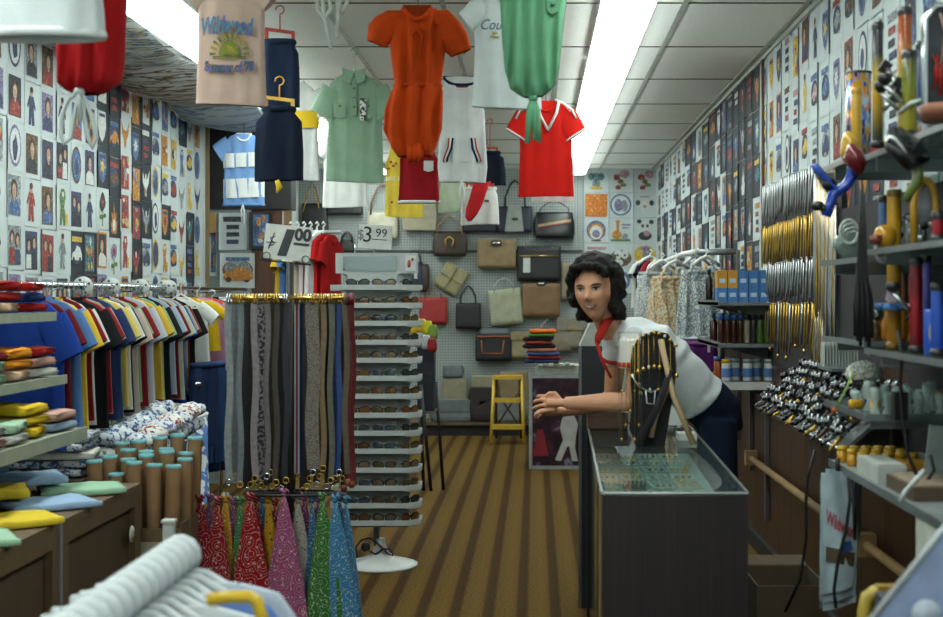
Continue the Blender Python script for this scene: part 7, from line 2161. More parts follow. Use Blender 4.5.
def wpipe(label, px, y0, y1, Y, rad_px, stops, trans=.0, bowl=None, mouth='#1b1b1e', grp=None, bump_=None, zb=None):
    """upright tube water pipe: dyed tube, mouth ring, foot ring, side bowl"""
    x = (px - VX) * Y / F
    z0, z1 = zt(y1, Y) if zb is None else zb + .001, zt(y0, Y)
    r = rad_px * Y / F
    t = thing('water_pipe', label, 'water pipe', (x, Y, z0), group=grp)
    h = z1 - z0
    mb = MB(); prof = [(r * .9, 0.0), (r, .01), (r, h - .01), (r * .94, h), (r * .8, h), (r * .8, h - .06)]
    if bump_: prof = [(r * .9, 0), (r * 1.5, h * .03), (r * 1.7, h * .12), (r * 1.4, h * .2), (r, h * .26), (r, h - .01), (r * .8, h), (r * .8, h - .05)]
    mb.lathe(prof, n=20, cap1=False); mb.build('tube', gradient(stops, .12, 2, trans), t)
    mb = MB(); mb.lathe([(r * 1.05, h - .022), (r * 1.12, h - .012), (r * 1.08, h), (r * .82, h + .002)], n=20, cap0=False, cap1=False); mb.build('mouth_ring', plain(mouth, .3), t)
    if not bump_: mb = MB(); mb.lathe([(r * 1.02, 0), (r * 1.25, .004), (r * 1.25, .016), (r * 1.02, .022)], n=20); mb.build('foot', plain(mouth, .3), t)
    if bowl:
        bz, bc, side = bowl
        q = Vector((side * r, -r * .3, h * bz)); e = Vector((side * (r + .05), -r * .4, h * bz + .05))
        mb = MB(); mb.tube([q, e], .007, 8); mb.build('side_stem', SILVER, t)
        mb = MB(); mb.lathe([(.008, 0), (.02, .012), (.022, .03), (.016, .032)], tuple(e), 12); mb.build('side_bowl', plain(bc, .3), t)
    return t
YT = 4.0
zAp = VY - (zA - CZ) * F / YT
wpipe('tall water pipe dyed black over yellow on the top shelf', 877.5, 23, zAp - 1, YT + .1, 5.6, zb=zA, stops= [(0, '#17181a'), (.12, '#3a3a20'), (.4, '#a8841a'), (.62, '#8a7a2a'), (.75, '#26282c'), (1, '#2e3236')], bowl=(.3, '#1b1b1e', 1))
wpipe('tall orange and gold water pipe on the top shelf', 905, 8, zAp, YT, 7.2, zb=zA, stops=[(0, '#8a7a1a'), (.5, '#a8851c'), (.75, '#9a4a18'), (1, '#7a3a1c')], bowl=(.25, '#141416', -1))
wpipe('shorter olive green water pipe in front of the orange one', 909.5, 51, zAp + 2, YT - .15, 7.5, zb=zA, stops=[(0, '#8a7a14'), (.6, '#6e7420'), (1, '#2e3a24')], bowl=(.4, '#1a1a1c', -1))
wpipe('blue tinted tube water pipe beside the framed mirror', 920, 43, zAp, YT + .12, 4.5, zb=zA, stops=[(0, '#3a4a6c'), (.5, '#3c5690'), (1, '#5a6470')])
# holographic can with yellow cylinder
Yh = 4.86
p = at(858.5, 150, Yh)
m, nt, b, _ = new_mat('prismatic_foil')
b.inputs['Roughness'].default_value = .25; b.inputs['Metallic'].default_value = .6
v_ = N(nt, 'ShaderNodeTexVoronoi'); v_.inputs['Scale'].default_value = 95; nt.links.new(coords(nt, (1, 1, .4)), v_.inputs['Vector'])
r_ = ramp(nt, [(0, '#181a3c'), (.25, '#2a50a0'), (.45, '#a8b8c8'), (.6, '#c86a1c'), (.75, '#d8b030'), (1, '#6a1c5a')]); nt.links.new(v_.outputs['Color'], r_.inputs[0]); nt.links.new(r_.outputs[0], b.inputs['Base Color'])
t = thing('foil_canister', 'shiny prismatic foil canister at the corner of the top shelf', 'canister', (p.x, Yh, 2.041))
r = 12.5 * Yh / F; h = zt(72, Yh) - 2.041
mb = MB(); mb.lathe([(r, 0), (r, h - .004), (r * .96, h - .004), (r * .96, .01)], n=28, cap1=False); mb.build('body', m, t)
mb = MB(); mb.lathe([(r * 1.02, h - .008), (r * 1.03, h), (r * .95, h + .001)], n=28, cap0=False, cap1=False); mb.build('rim', BLACK, t)
x, _, z = at(855, 120, 4.2)
wpipe('yellow plastic cylinder in front of the foil canister', 856.5, 88, 150, 4.72, 5, zb=2.04, stops=[(0, '#a8801c'), (1, '#b08a20')], mouth='#a07818')
# framed mirror picture with red figure on black
Yf = 3.62
p0, p1 = at(924.5, 152, Yf), at(972, 1, Yf)
t = thing('framed_mirror', 'silver framed mirror with a red and black picture on the top shelf', 'mirror', ((p0.x + p1.x) / 2, Yf, zA + .001))
w2, h = (p1.x - p0.x) / 2, p1.z - zA
mb = MB(); mb.tube([(-w2 + .03, 0, .02), (-w2, 0, .05), (-w2, 0, h - .05), (-w2 + .03, 0, h - .012), (w2 - .03, 0, h - .012), (w2, 0, h - .05), (w2, 0, .05), (w2 - .03, 0, .02), (-w2 + .03, 0, .02)], .009, 8); mb.build('frame', CHROME, t)
mb = MB(); mb.b2((-w2 + .008, -.0, .022), (w2 - .008, .008, h - .02)); pic = mb.build('picture', gradient([(0, '#121216'), (.5, '#16161c'), (.7, '#2a2c34'), (1, '#1a1c22')], .1), t)
mb = MB()
for k in range(9):
    a = rn.uniform(-.03, .03)
    mb.tube([(-w2 + .02 + .01 * k, -.004, h * .3 + .02 * sin(k * 2)), (-w2 + .03 + .011 * k + a, -.005, h * .45 + .03 * sin(k * 3)), (-w2 + .02 + .014 * k, -.004, h * .58)], [.003, .005, .002], 5, flat=.4)
mb.build('red_streaks', plain('#a01c14', .4), pic)
mb = MB(); mb.ball((-w2 + .075, -.004, h * .68), (.02, .004, .026), 10); mb.tube([(-w2 + .04, -.004, h * .5), (-w2 + .055, -.004, h * .75), (-w2 + .04, -.004, h * .9)], .008, 6, flat=.3); mb.build('pale_shapes', plain('#a88a80', .4), pic)
t = thing('copper_bowl', 'round copper coloured bowl under the framed mirror', 'bowl', (at(940, 0, 3.6).x, 3.5, zA + .001))
mb = MB(); mb.lathe([(.02, 0), (.075, .004), (.085, .04), (.08, .045), (.07, .015), (.02, .008)], n=24); mb.build('body', plain('#8a5a48', .35, .5), t)
# small clutter along the top shelf edge: jars, knobs, plastic figures
clut = [(862, 146, '#a8201c', 'red', .022, .04), (867, 134, '#9a1c1c', 'crimson', .02, .034), (861, 150, '#c8b020', 'yellow', .018, .034), (873, 137, '#6a6e7c', 'grey', .02, .03), (881, 132, '#14151a', 'black', .018, .04), (888, 136, '#8a86a4', 'lilac', .02, .04), (894, 141, '#23252a', 'charcoal', .018, .034), (902, 128, '#8a8c84', 'smoke', .022, .05), (911, 134, '#a7aca0', 'clear', .021, .05), (899, 138, '#5a3a2c', 'brown', .017, .03), (916, 128, '#7c7c8c', 'steel', .02, .045), (875, 128, '#2b2c30', 'slate', .017, .036)]
for i, (px, py, c, nm, r, h) in enumerate(clut):
    Y = 4.3 - .055 * i
    x = (px - VX) * Y / F
    t = thing('small_jar', f'small {nm} jar near the edge of the top glass shelf', 'jar', (max(XS + .03, x), Y, zA + .001), group='small jars on the top shelf')
    mb = MB(); mb.lathe([(r * .8, 0), (r, .006), (r, h * .7), (r * .6, h * .85)], n=12); mb.build('body', plain(c, .2), t)
    mb = MB(); mb.lathe([(r * .65, h * .84), (r * .65, h)], n=12); mb.build('lid', plain('#22242a' if i % 2 else c, .3), t)
# jointed metal pipe with black knobs
t = thing('jointed_pipe', 'long metal pipe with black knobs leaning among the water pipes', 'pipe', at(885, 66, 3.95))
pts = [at(885, 66, 3.95), at(897, 85, 3.9), at(904, 98, 3.9), at(914, 112, 3.9)]
o = pts[0]
mb = MB(); mb.tube([p - o for p in pts], .008, 8); mb.build('stem', SILVER, t)
for p_ in (at(885, 67, 3.95), at(897.5, 84, 3.9), at(896, 96, 3.88)):
    mb = MB(); mb.box(p_ - o, (.028, .03, .03), rot=Matrix.Rotation(.6, 3, 'Y')); mb.build('knob', plain('#101012', .4), t)
t = thing('glass_tube', 'bent clear glass tube lying over the top shelf edge', 'glass tube', at(922, 100, 3.8)); o = t.location
mb = MB(); mb.tube([at(900, 112, 3.85) - o, at(912, 103, 3.82) - o, at(924, 99, 3.8) - o], .007, 8); mb.build('tube', plain('#a9b2b0', .1, .3), t)
# things hanging off the top shelf's corner
def blob(label, name, cat, pts, rs_, mat, n=10, flat=.7, part='body'):
    o = Vector(pts[0]); t = thing(name, label, cat, o)
    mb = MB(); mb.tube([Vector(p) - o for p in pts], rs_, n, flat=flat); mb.build(part, mat, t)
    return t
Yg = 4.36
A = lambda px, py, d=0: at(px, py, Yg + d)
t = blob('yellow plastic bag hanging at the corner of the top shelf', 'hanging_bag', 'bag', [A(846, 132), A(850, 142), A(848, 155), A(846, 164)], [.012, .04, .035, .006], plain('#a8851c', .25))
t = blob('dark red plastic bag hanging from the shelf corner', 'hanging_bag', 'bag', [A(850, 144, -.05), A(853, 155, -.05), A(858, 166, -.05), A(859, 176, -.05)], [.012, .045, .04, .012], plain('#5e1418', .2))
t = thing('hanging_smoking_pipe', 'bright blue plastic pipe hanging below the shelf corner', 'pipe', A(835, 180)); o = t.location
mb = MB(); mb.tube([A(853, 158) - o, A(852, 176) - o, A(846, 186) - o, A(833, 194) - o, A(830, 205) - o, A(826, 216) - o], [.016, .018, .017, .018, .016, .017], 12); mb.build('curved_tube', plain('#1c3c9c', .25), t)
mb = MB(); mb.loft([ell(A(px, py) - o, (.8, 0, -.5), (0, 1, 0), a, .02, 12) for px, py, a in ((817, 165, .012), (820, 172, .04), (826, 180, .045), (834, 188, .04), (838, 192, .02))]); mb.build('blue_wrap', plain('#24489c', .3), t)
mb = MB(); mb.ball(A(829, 184) - o, (.025, .02, .022), 10); mb.ball(A(818, 206) - o, (.022, .018, .018), 10); mb.ball(A(824, 209) - o, (.015, .015, .015), 8); mb.build('black_bowl', plain('#101114', .35), t)
t = blob('black and green plastic bag draped over the top shelf', 'hanging_bag', 'bag', [at(896, 133, 3.75), at(902, 146, 3.7), at(914, 156, 3.68), at(928, 157, 3.7)], [.03, .05, .05, .012], plain('#121416', .18))
t = blob('olive green hose end curling down from the top shelf', 'hanging_hose', 'hose', [at(908, 158, 3.72), at(918, 166, 3.7), at(918, 180, 3.7), at(910, 192, 3.7), at(907, 200, 3.72)], [.014, .015, .015, .013, .012], plain('#5a6a2c', .3), 10, 1)
# second shelf level: hose coil in bag, tall yellow pipe, blue pipe, jar
Yh = 4.66
t = thing('coiled_hose', 'bag of coiled clear hose on the second shelf', 'hose', at(850, 235, Yh)); o = t.location
mb = MB()
for k in range(4):
    mb.tube([at(852 + 9 * cos(a) + 2 * k - 3, 232 + (12 - 2 * k) * sin(a) + 2 * k, Yh + .02 * k) - o for a in [2 * pi * q / 18 for q in range(19)]], .006, 6)
mb.build('hose_loop', plain('#a4aca8', .2), t)
mb = MB(); mb.ball((0.02, .05, -.03), (.07, .03, .045), 14); mb.build('bag', glass('#cfe0d4', .15, .35), t)
wpipe('tall yellow water pipe with black marks rising past the second shelf', 894, 190, 330, 4.312, 7, zb=zC - .02, stops=[(0, '#a06a14'), (.3, '#b07c14'), (.6, '#b88a1a'), (1, '#b08418')], bowl=None, mouth='#7a5a14')
t = thing('side_bulb', 'yellow round bulb joined to the tall yellow water pipe', 'pipe bulb', at(885, 237, 4.22)); o = t.location
mb = MB(); mb.ball((0, 0, 0), (.036, .036, .04), 16); mb.build('bulb', plain('#a87818', .2), t)
mb = MB(); mb.tube([at(876, 244, 4.2) - o, at(876, 255, 4.2) - o, at(880, 261, 4.2) - o, at(887, 262, 4.2) - o], .006, 8); mb.build('clear_tube', plain('#a4a0b4', .15), t)
mb = MB(); mb.lathe([(.014, 0), (.02, .01), (.02, .028)], tuple(at(876, 244, 4.2) - o), 12); mb.build('rust_bowl', plain('#6a2c1c', .3), t)
mb = MB(); 
for zz_ in (.0, .13): mb.box((at(894, 205, 4.05).x, 4.13, zt(209, 4.2) - zz_), (.03, .02, .04))
wpipe('short blue water pipe left of the yellow one', 884, 196, 250, 4.45, 5.5, zb=zB, stops=[(0, '#2c4a7c'), (1, '#4a6c9c')])
wpipe('dark red tall cylinder pipe at the near bay', 916, 258, 356, 3.98, 6.5, zb=zC - .02, stops=[(0, '#5e0c14'), (.5, '#8a1420'), (1, '#6a1018')], bowl=(.45, '#16161a', -1))
wpipe('violet pipe tucked behind the dark red one', 926, 256, 350, 4.1, 5, zb=zC - .02, stops=[(0, '#3a3c8c'), (1, '#6a64b4')])
wpipe('amber pipe deep in the far bay beside the shelf bracket', 904, 262, 300, 4.5, 4, zb=zC, stops=[(0, '#5a2c14'), (1, '#7c4a20')])
wpipe('crimson pipe standing at the picture edge on the near shelf', 938, 212, 246, 3.7, 6, zb=zB + .02, stops=[(0, '#7a0f1c'), (1, '#9a1824')])
t = thing('orange_arch', 'yellow hooped handle piece on the second shelf', 'hooped piece', at(925, 200, 3.95)); o = t.location
mb = MB(); mb.tube([at(936, 244, 3.95) - o] + [at(925 + 11 * cos(a), 206 - 26 * sin(a), 3.95) - o for a in [pi * q / 12 for q in range(13)]] + [at(914, 244, 3.95) - o], .011, 8); mb.build('hoop', plain('#b08420', .3), t)
mb = MB(); mb.loft([ell(at(926, py, 3.97) - o, (1, 0, 0), (0, 1, 0), a, .014, 12) for py, a in ((182, .012), (190, .024), (205, .026), (222, .022))]); mb.build('grey_panel', plain('#7a7c84', .4), t)
t = thing('bottle_cup', 'dark green cup on the shelf below the hose', 'cup', (at(879, 0, 4.5).x, 4.5, zC + .001)); mb = MB(); mb.lathe([(.018, 0), (.02, .01), (.03, .1), (.027, .1), (.018, .012)], n=16); mb.build('body', plain('#1e3020', .2), t)
# black leather tassels hanging
t = thing('hanging_tassel', 'bunch of long black leather tassels hanging in front of the shelves', 'tassel', at(861, 185, 4.3)); o = t.location
for k in range(7):
    mb = MB(); mb.tube([at(862, 178, 4.28) - o, at(859 + 1.1 * k, 230, 4.26) - o, at(857 + 1.7 * k, 278, 4.26) - o, at(855 + 2.6 * k, 300, 4.26 - .006 * (k % 2)) - o, at(855 + 2.8 * k, 336 + (k * 5) % 14, 4.26) - o], [.003, .0028, .004, .009, .006], 5); mb.build('strand', plain('#0e0e10', .6), t)
# third level: amber jars, tray, cans
for i, (px, c, r, h, nm) in enumerate(((877, '#8c4a14', .026, .085, 'amber'), (888, '#a8641a', .03, .1, 'honey'), (897, '#b0741c', .026, .11, 'golden'), (868, '#5c4a2a', .02, .07, 'smoky'))):
    t = thing('glass_jar', f'{nm} glass jar on the third shelf', 'jar', ((px - VX) * 4.5 / F, 4.5 - .03 * i, zC + .001), group='amber jars on the third shelf')
    mb = MB(); mb.lathe([(r * .8, 0), (r, .01), (r, h * .6), (r * .7, h * .8), (r * .75, h)], n=16); mb.build('body', plain(c, .1, 0, .2), t)
    mb = MB(); mb.lathe([(r * .8, h), (r * .8, h + .012)], n=16); mb.build('lid', BLACK, t)
t = thing('blue_tray', 'mottled blue tray on stacked jars with a tiny card', 'tray', at(890, 303, 4.25)); mb = MB(); mb.loft([ell((0, 0, z), (1, 0, 0), (0, 1, 0), .043, .05, 16, .5) for z in (-.022, .0)]); mb.build('body', printed('#2c4a74', '#5a80b0', None, 50), t)
mb = MB(); mb.box((.0, -.03, .03), (.035, .003, .05), rot=Matrix.Rotation(.2, 3, 'Y')); mb.build('tiny_card', plain('#a89aa8', .5), t)
for i, (px, c, nm, ring) in enumerate(((933, '#1c4cae', 'blue', '#c8b428'), (946, '#a8342a', 'red and yellow', '#c8b428'))):
    Y = 3.85
    t = thing('drink_can', f'{nm} can with a yellow disc on the near shelf', 'can', ((px - VX) * Y / F, Y, zC - .019))
    r = 8.5 * Y / F; h = zt(310, Y) - zC + .02
    mb = MB(); mb.lathe([(r * .9, 0), (r, .006), (r, h - .006), (r * .9, h)], n=24); mb.build('body', plain(c, .3), t)
    mb = MB(); mb.add([(r * 1.01 * sin(a * .75 * cos(b_)), -r * 1.01 * cos(a * .75 * cos(b_)), h * .5 + .04 * a * sin(b_)) for a in (0, .5, 1) for b_ in [2 * pi * q / 16 for q in range(16)]], [(16 * j + q, 16 * j + (q + 1) % 16, 16 * (j + 1) + (q + 1) % 16, 16 * (j + 1) + q) for j in range(2) for q in range(16)], 0, True); mb.build('disc_print', plain(ring, .3), t)
wpipe('blue bottle shaped pipe standing behind the cans', 938, 283, 308, 3.75, 7, zb=zC - .02, stops=[(0, '#1a3c94'), (1, '#2850b0')])
t = blob('tangle of black wire beside the red pipe', 'hanging_wire', 'wire', [at(905, 320, 4.0), at(915, 312, 3.98), at(922, 325, 3.97), at(912, 340, 3.97), at(920, 350, 3.97), at(908, 348, 3.98)], .006, plain('#0e0f12', .5), 6, 1)
# lowest shelf: clear glass pieces
CG = glass('#eef5f4', .04, .42, 1.5, '#c4d2d0')
rg2 = random.Random(12)
for row in range(3):
    for i in range(9):
        x = 1.085 + .034 * i + .01 * (row % 2); y = 4.36 + .13 * row + rg2.uniform(-.02, .02)
        if x > XR - .05: continue
        r, h = rg2.uniform(.013, .019), rg2.uniform(.05, .1)
        t = thing('glass_piece', f'clear glass piece on the lowest glass shelf, {ORD[row]} row back and {ORD[i]} from the aisle', 'glass piece', (x, y, zD + .001), group='clear glass on the lowest shelf')
        mb = MB(); mb.lathe([(r * .9, 0), (r * 1.1, .005), (r * .4, h * .35), (r * .9, h * .6), (r * 1.1, h * .85), (r * .9, h), (r * .75, h), (r * .8, h * .65)], n=12, cap1=False); mb.build('body', CG, t)
        if row == 0 and i > 5: mb = MB(); mb.ball((0, 0, h), (.008, .008, .008), 8); mb.build('red_tip', plain('#a83c1c', .3), t)
t = thing('hanging_holder', 'black upright holder at the corner of the lowest glass shelf', 'holder', (at(905, 0, 4.2).x, 4.26, zt(420, 4.26)))
mb = MB(); mb.b2((-.021, -.02, .0), (.021, .02, .088)); mb.build('body', plain('#0d0d0f', .5), t)
t = thing('dome_lamp', 'small domed faceted glass lamp with a dark band above the clear glass', 'lamp', (at(864, 0, 4.7).x, 4.7, zD + .001))
mb = MB(); mb.lathe([(.035, 0), (.03, .02), (.012, .05), (.012, .09)], n=16); mb.build('stem', CG, t)
mb = MB(); mb.lathe([(.06, .09), (.066, .105), (.06, .125), (.04, .145), (.01, .155)], n=20); mb.build('dome', printed('#b4b4ac', '#5c5a54', '#d8d4c8', 90, 'voronoi', .1), t)
mb = MB(); mb.lathe([(.04, .06), (.042, .089)], n=16); mb.build('dark_band', plain('#140f10', .3), t)
for i, (px, py, nm, lie) in enumerate(((864, 403, 'standing', 0), (846, 400, 'lying', 1))):
    x, _, z = at(px, py, 4.55)
    t = thing('pill_bottle', f'small yellow pill bottle {nm} on the lowest glass shelf', 'bottle', (x, 4.4 + .1 * i, zD + (.02 if lie else .001)), rot=(0, pi / 2 if lie else 0, 0))
    mb = MB(); mb.lathe([(.015, 0), (.016, .005), (.016, .04)], n=14); mb.build('body', plain('#b88a1c', .25), t)
    mb = MB(); mb.lathe([(.017, .04), (.017, .055)], n=14); mb.build('cap', plain('#c89c20', .3) if not lie else BLACK, t)
t = thing('hanging_straw', 'thin green stem curving over the lowest shelf', 'stem', at(847, 378, 4.4)); o = t.location
mb = MB(); mb.tube([at(853, 373, 4.4) - o, at(848, 385, 4.36) - o, at(842, 397, 4.33) - o, at(835, 409, 4.33) - o], .004, 6); mb.build('stem', plain('#6a8a3a', .4), t); mb = MB(); mb.ball(at(834, 410, 4.33) - o, (.009, .009, .009), 8); mb.build('orange_bead', plain('#b8501c', .3), t)
# pale packet rack between shelves
for i in range(12):
    p = at(823 + 2.4 * i, 354, 5.6)
    mb = MB(); mb.box((p.x, 5.6 - .01 * i, p.z), (.003, .07, .1)); tag(mb.build('paper_packet', plain('#9aa29c', .6)), f'thin pale packet filed behind the dome lamp, {ORD[i]} along', 'packet', 'packets behind the dome lamp')
mb = MB(); mb.b2((at(821, 0, 5.6).x, 5.4, zt(366, 5.6) - .012), (XR - .04, 5.66, zt(366, 5.6))); tag(mb.build('packet_shelf', MET), 'narrow metal shelf under the pale packets', 'shelf')
# ledge: amber pill jars, trays, boxes
k = 0
for row in range(3):
    for i in range(5):
        x, y = 1.075 + .042 * i + .012 * row, 4.78 - .1 * row
        t = thing('pill_jar', f'amber pill jar on low ledge, {ORD[row]} row from far end, {ORD[i]} from aisle', 'jar', (x, y, zE + .001), group='amber pill jars on the ledge')
        mb = MB(); mb.lathe([(.017, 0), (.0185, .004), (.0185, .04)], n=12); mb.build('body', plain('#b07c14', .2), t)
        mb = MB(); mb.lathe([(.0185, .041), (.0185, .054), (.015, .056)], n=12); mb.build('lid', plain('#c89a24', .35), t)
def obox(label, lo, hi, c, name='carton_box', lid=None):
    t = thing(name, label, 'box', ((lo[0] + hi[0]) / 2, (lo[1] + hi[1]) / 2, lo[2]))
    a, b_, h = (hi[0] - lo[0]) / 2, (hi[1] - lo[1]) / 2, hi[2] - lo[2]
    mb = MB(); mb.b2((-a, -b_, 0), (a, b_, h * .9)); mb.build('box_body', plain(c, .6), t)
    mb = MB(); mb.b2((-a * .94, -b_ * .94, h * .9), (a * .94, b_ * .94, h)); mb.build('box_top', plain(lid or c, .6), t)
obox('white lidded box on the ledge beside the pill jars', (1.06, 4.22, zE + .001), (1.15, 4.5, zE + .06), '#a8aca6')
obox('grey tray box of packets on the ledge', (1.16, 4.18, zE + .001), (1.36, 4.5, zE + .03), '#7a7f80', lid='#9aa0a0')
obox('brown shallow carton at the near corner of the ledge', (1.07, 3.86, zE + .001), (1.34, 4.16, zE + .045), '#4c3c2c', lid='#8a7a68')
obox('amber labelled small box on the white box', (1.17, 4.3, zE + .031), (1.25, 4.42, zE + .055), '#b0801c')
obox('blue and red edged tray behind the pill jars', (1.27, 4.52, zE + .001), (1.37, 4.84, zE + .03), '#2c3a6c', lid='#a8a8a4')
t = thing('cardboard_sheet', 'pale grey card leaning against the shelf end', 'card', (at(934, 0, 4.1).x, 4.12, zE + .001), rot=(0, .12, 0)); mb = MB(); mb.b2((-.03, 0, 0), (.06, .006, .19)); mb.build('sheet', plain('#8f9696', .6), t)
# bag bundle hanging below the ledge, red script on white
Yb_ = 4.62
p0, p1 = at(821, 603, Yb_), at(861, 470, Yb_)
t = thing('hanging_bag_bundle', 'bundle of white shopping bags with red script hanging below the ledge', 'shopping bags', ((p0.x + p1.x) / 2, Yb_, p0.z))
w2, h = (p1.x - p0.x) / 2, p1.z - p0.z
BAGM = plain('#9fb0b8', .35, 0, .1, 20, None, .3)
for k in range(6):
    mb = MB(); dy = .018 * k; dx = .006 * k
    f_ = lambda u, v: Vector((dx - w2 * .8 + w2 * 1.65 * u + .012 * sin(5 * v + k) - .02 * (1 - v), dy + .01 * sin(7 * u + 3 * v + k), h * (.05 + .93 * v) - .03 * (k % 3) * (1 - v) + .03 * u * (1 - v)))
    mb.grid(f_, 8, 12); g2 = MB(); g2.grid(lambda u, v: f_(u, v) + Vector((0, .004, 0)), 8, 12); mb.merge(g2); b_ = mb.build('bag', BAGM if k % 2 == 0 else plain('#8ea4b2', .35, 0, .1, 20, None, .3), t)
    if k == 0:
        vs, fs = text_mesh('Wildwood', .08, .35, .002); L_ = max(v.x for v in vs) - min(v.x for v in vs); kk = w2 * 1.35 / L_
        mb = MB(); mb.add([f_(.5 + v.x * kk / (w2 * 1.65), .56 + v.y / h - .12 * v.x * kk / w2) + Vector((0, -.004, 0)) for v in vs], fs); mb.build('lettering', plain('#9c2c38', .5), b_)
        mb = MB(); mb.add([f_(u, v) + Vector((0, -.004, 0)) for u, v in ((.05, .4), (.5, .36), (.95, .3), (.95, .18), (.5, .24), (.05, .28))], [(0, 5, 4, 1), (1, 4, 3, 2)]); mb.build('brown_band', plain('#4a3c28', .6), b_)
        mb = MB(); mb.add([f_(u, v) + Vector((0, -.0045, 0)) for u, v in ((.5, .42), (.8, .42), (.86, .33), (.5, .33))], [(0, 3, 2, 1)]); mb.build('blue_print', plain('#2c5a94', .5), b_)
mb = MB(); mb.tube([(0, .05, h - .02), (0, .05, h + .035)], .008, 6); mb.build('hang_hook', BLACK, t)
for i, pts in enumerate(([(815, 450), (808, 475), (806, 500), (806, 540), (800, 580), (785, 612)], [(848, 470), (850, 500), (846, 530), (838, 560), (834, 590), (836, 608)], [(851, 478), (854, 510), (855, 540)], [(898, 330), (902, 355), (900, 380), (903, 420), (908, 455), (918, 478)], [(930, 455), (934, 470), (926, 482), (912, 480)])):
    Y = [5.2, 4.58, 4.57, 4.1, 4.0][i]
    mb = MB(); mb.tube([at(px, py, Y) for px, py in pts], .006, 6)
    tag(mb.build('hanging_cable', plain('#0d0e11', .5)), ['thin black cable running down the dark panelling to the floor', 'black cable looping in front of the hanging bags', 'short black cable hanging beside the bags', 'black cable hanging across the glass shelves', 'black plug lead on the low ledge'][i], 'cable')
mb = MB(); mb.tube([at(925, 470, 3.9), at(916, 480, 3.9), at(905, 492, 3.9), at(900, 502, 3.9)], .008, 6); tag(mb.build('hanging_cable', plain('#a8b0b0', .5)), 'white cable dangling over the ledge front', 'cable')
mb = MB(); mb.b2((at(932, 0, 3.6).x, 3.3, .85), (XR - .03, 3.75, .97)); t = tag(mb.build('paper_ream', plain('#a9aea4', .7)), 'stack of pale paper at the frame edge below the ledge', 'paper')
mb = MB(); mb.b2((at(932, 0, 3.6).x + .02, 3.3, .0), (XR - .01, 3.74, .849)); tag(mb.build('base_cabinet', DARKWOOD), 'dark wooden base cabinet under the paper stack', 'cabinet')
# open cardboard box on the floor behind the counter
x0, x1 = at(752, 0, 5.3).x, at(823, 0, 5.3).x
t = thing('open_carton', 'open brown carton on the floor behind the counter', 'carton', ((x0 + x1) / 2 + .02, 5.5, 0))
w2, zt_ = (x1 - x0) / 2, zt(586, 5.3)
for nm, lo, hi in (('front_panel', (-w2, -.2, 0.001), (w2, -.194, zt_)), ('rear_panel', (-w2, .194, 0.001), (w2, .2, zt_)), ('side_panel', (-w2, -.193, 0.001), (-w2 + .006, .193, zt_)), ('side_panel', (w2 - .006, -.193, 0.001), (w2, .193, zt_)), ('bottom_panel', (-w2 + .007, -.192, .001), (w2 - .007, .192, .008))):
    mb = MB(); mb.b2(lo, hi); mb.build(nm, plain('#4f4232', .8), t)
mb = MB(); mb.prism([(0, 0), (.1, .03), (.1, .034), (0, .004)], w2 * 1.9, lambda u, v, q: Vector((-w2 * .95 + q, .2 + u * .6, zt_ + v))); mb.build('flap', plain('#5a4c3a', .8), t)
# foreground right: pale folded poster card and yellow tube
Y = 2.75
p = [at(868, 622, Y), at(943, 528, Y), at(985, 476, Y), at(985, 622, Y)]
mb = MB(); mb.add([v for v in p] + [v + Vector((.01, .012, 0)) for v in p], [(0, 3, 2, 1), (4, 5, 6, 7), (0, 1, 5, 4), (1, 2, 6, 5), (2, 3, 7, 6), (3, 0, 4, 7)])
t = tag(mb.build('card_sheet', plain('#8e9cc0', .5)), 'pale lavender card sheet leaning at the lower front corner', 'card')
mb = MB(); mb.tube([p[0] + Vector((0, -.004, .0)), p[1] + Vector((0, -.004, 0)), p[2] + Vector((0, -.004, 0))], .006, 6); mb.build('white_edge', plain('#b8bec4', .5), t)
mb = MB(); mb.lathe([(.03, 0), (.03, .002)], tuple(at(926, 614, Y - .006)), 18, M=Matrix.Rotation(pi / 2, 3, 'X')); mb.build('round_print', plain('#b4bccc', .5), t)
mb = MB(); mb.b2((at(912, 0, Y).x, Y - .03, 0), (1.3, Y + .3, zt(624, Y))); tag(mb.build('display_stand', plain('#3a3c44', .6), None), 'low dark stand behind the lavender card', 'stand')
Y = 3.5
t = thing('yellow_tube', 'bent yellow metal tube near the lower front corner', 'tube', at(866, 617, Y)); o = t.location
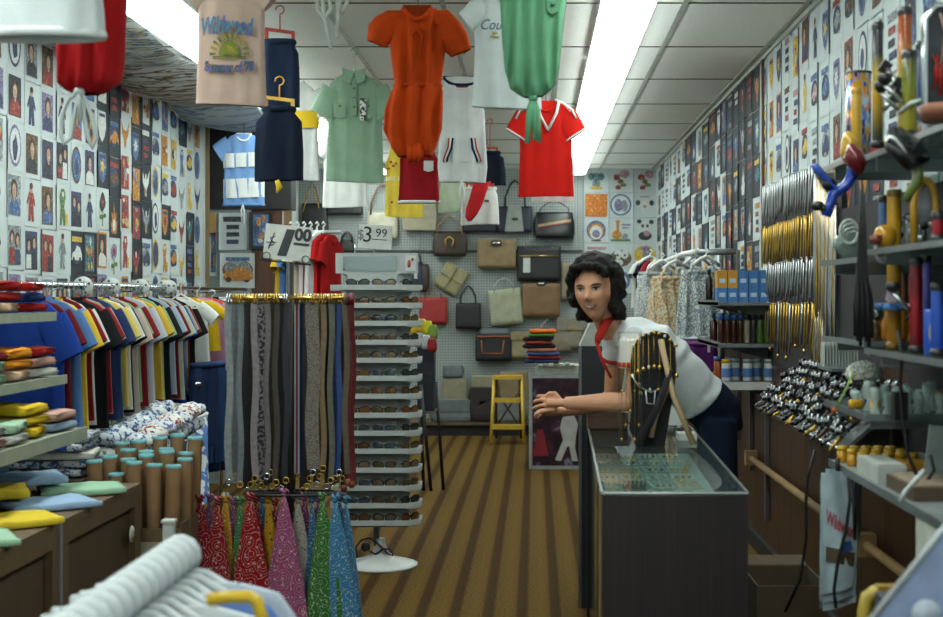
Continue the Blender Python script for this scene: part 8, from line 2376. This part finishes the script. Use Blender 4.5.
mb = MB(); mb.tube([at(864, 660, Y) - o, at(864, 612, Y) - o, at(867, 597, Y) - o, at(875, 592, Y) - o, at(882, 591, Y) - o], .018, 12); mb.build('bent_tube', plain('#a8923c', .35), t)
mb = MB(); mb.box(at(886, 592, Y) - o, (.05, .04, .036)); mb.build('end_block', plain('#8a6c2c', .5), t)
mb = MB(); mb.tube([at(864, 659, Y) - o, Vector((at(864, 0, Y).x, Y, 0.005)) - o], .018, 12); mb.build('lower_tube', plain('#a8923c', .35), t)

# more small goods on the glass shelves
cl = random.Random(77)
GC = [('#2c3f70', 'navy'), ('#7a1c20', 'red'), ('#a87a1c', 'golden'), ('#3a4a34', 'moss'), ('#6a6c70', 'grey'), ('#8a5a30', 'tan'), ('#1a1b20', 'black'), ('#4a6a8a', 'steel blue'), ('#8c8c84', 'pale'), ('#5a2a1c', 'brown'), ('#3c2c54', 'purple')]
for lv, (zz_, y0, y1, nm) in enumerate(((zB, 4.42, 4.94, 'second shelf of the far bay'), (zC, 4.42, 4.9, 'third shelf of the far bay'), (zB + .02, 3.75, 4.24, 'second shelf of the near bay'), (zC - .02, 3.9, 4.22, 'third shelf of the near bay'), (zA, 3.9, 4.3, 'back of the top shelf'))):
    for i in range(14):
        c, cn = GC[(i * 3 + lv * 2) % 11]
        x = 1.22 + .04 * (i % 4) + cl.uniform(-.008, .008); y = y0 + (y1 - y0) * (i // 4) / 3.4 + .02 * (i % 2)
        if x > XR - .06: x = XR - .06
        r, h = cl.uniform(.011, .017), cl.uniform(.05, .14)
        t = thing('smoking_pipe', f'{cn} small pipe, {nm}, {ORD[i // 4]} row, {ORD[i % 4]} from aisle', 'pipe', (x, y, zz_ + .001), group='small pipes on the ' + nm)
        mb = MB(); mb.lathe([(r, 0), (r * 1.1, .01), (r * .6, h * .3), (r * .7, h * .7), (r * .5, h)], n=10); mb.build('stem', plain(c, .2), t)
        mb = MB(); mb.lathe([(r * .7, h), (r * 1.25, h + .008), (r * 1.3, h + .022), (r * .9, h + .02)], n=10); mb.build('bowl', [SILVER, BLACK, plain(c, .2)][i % 3], t)
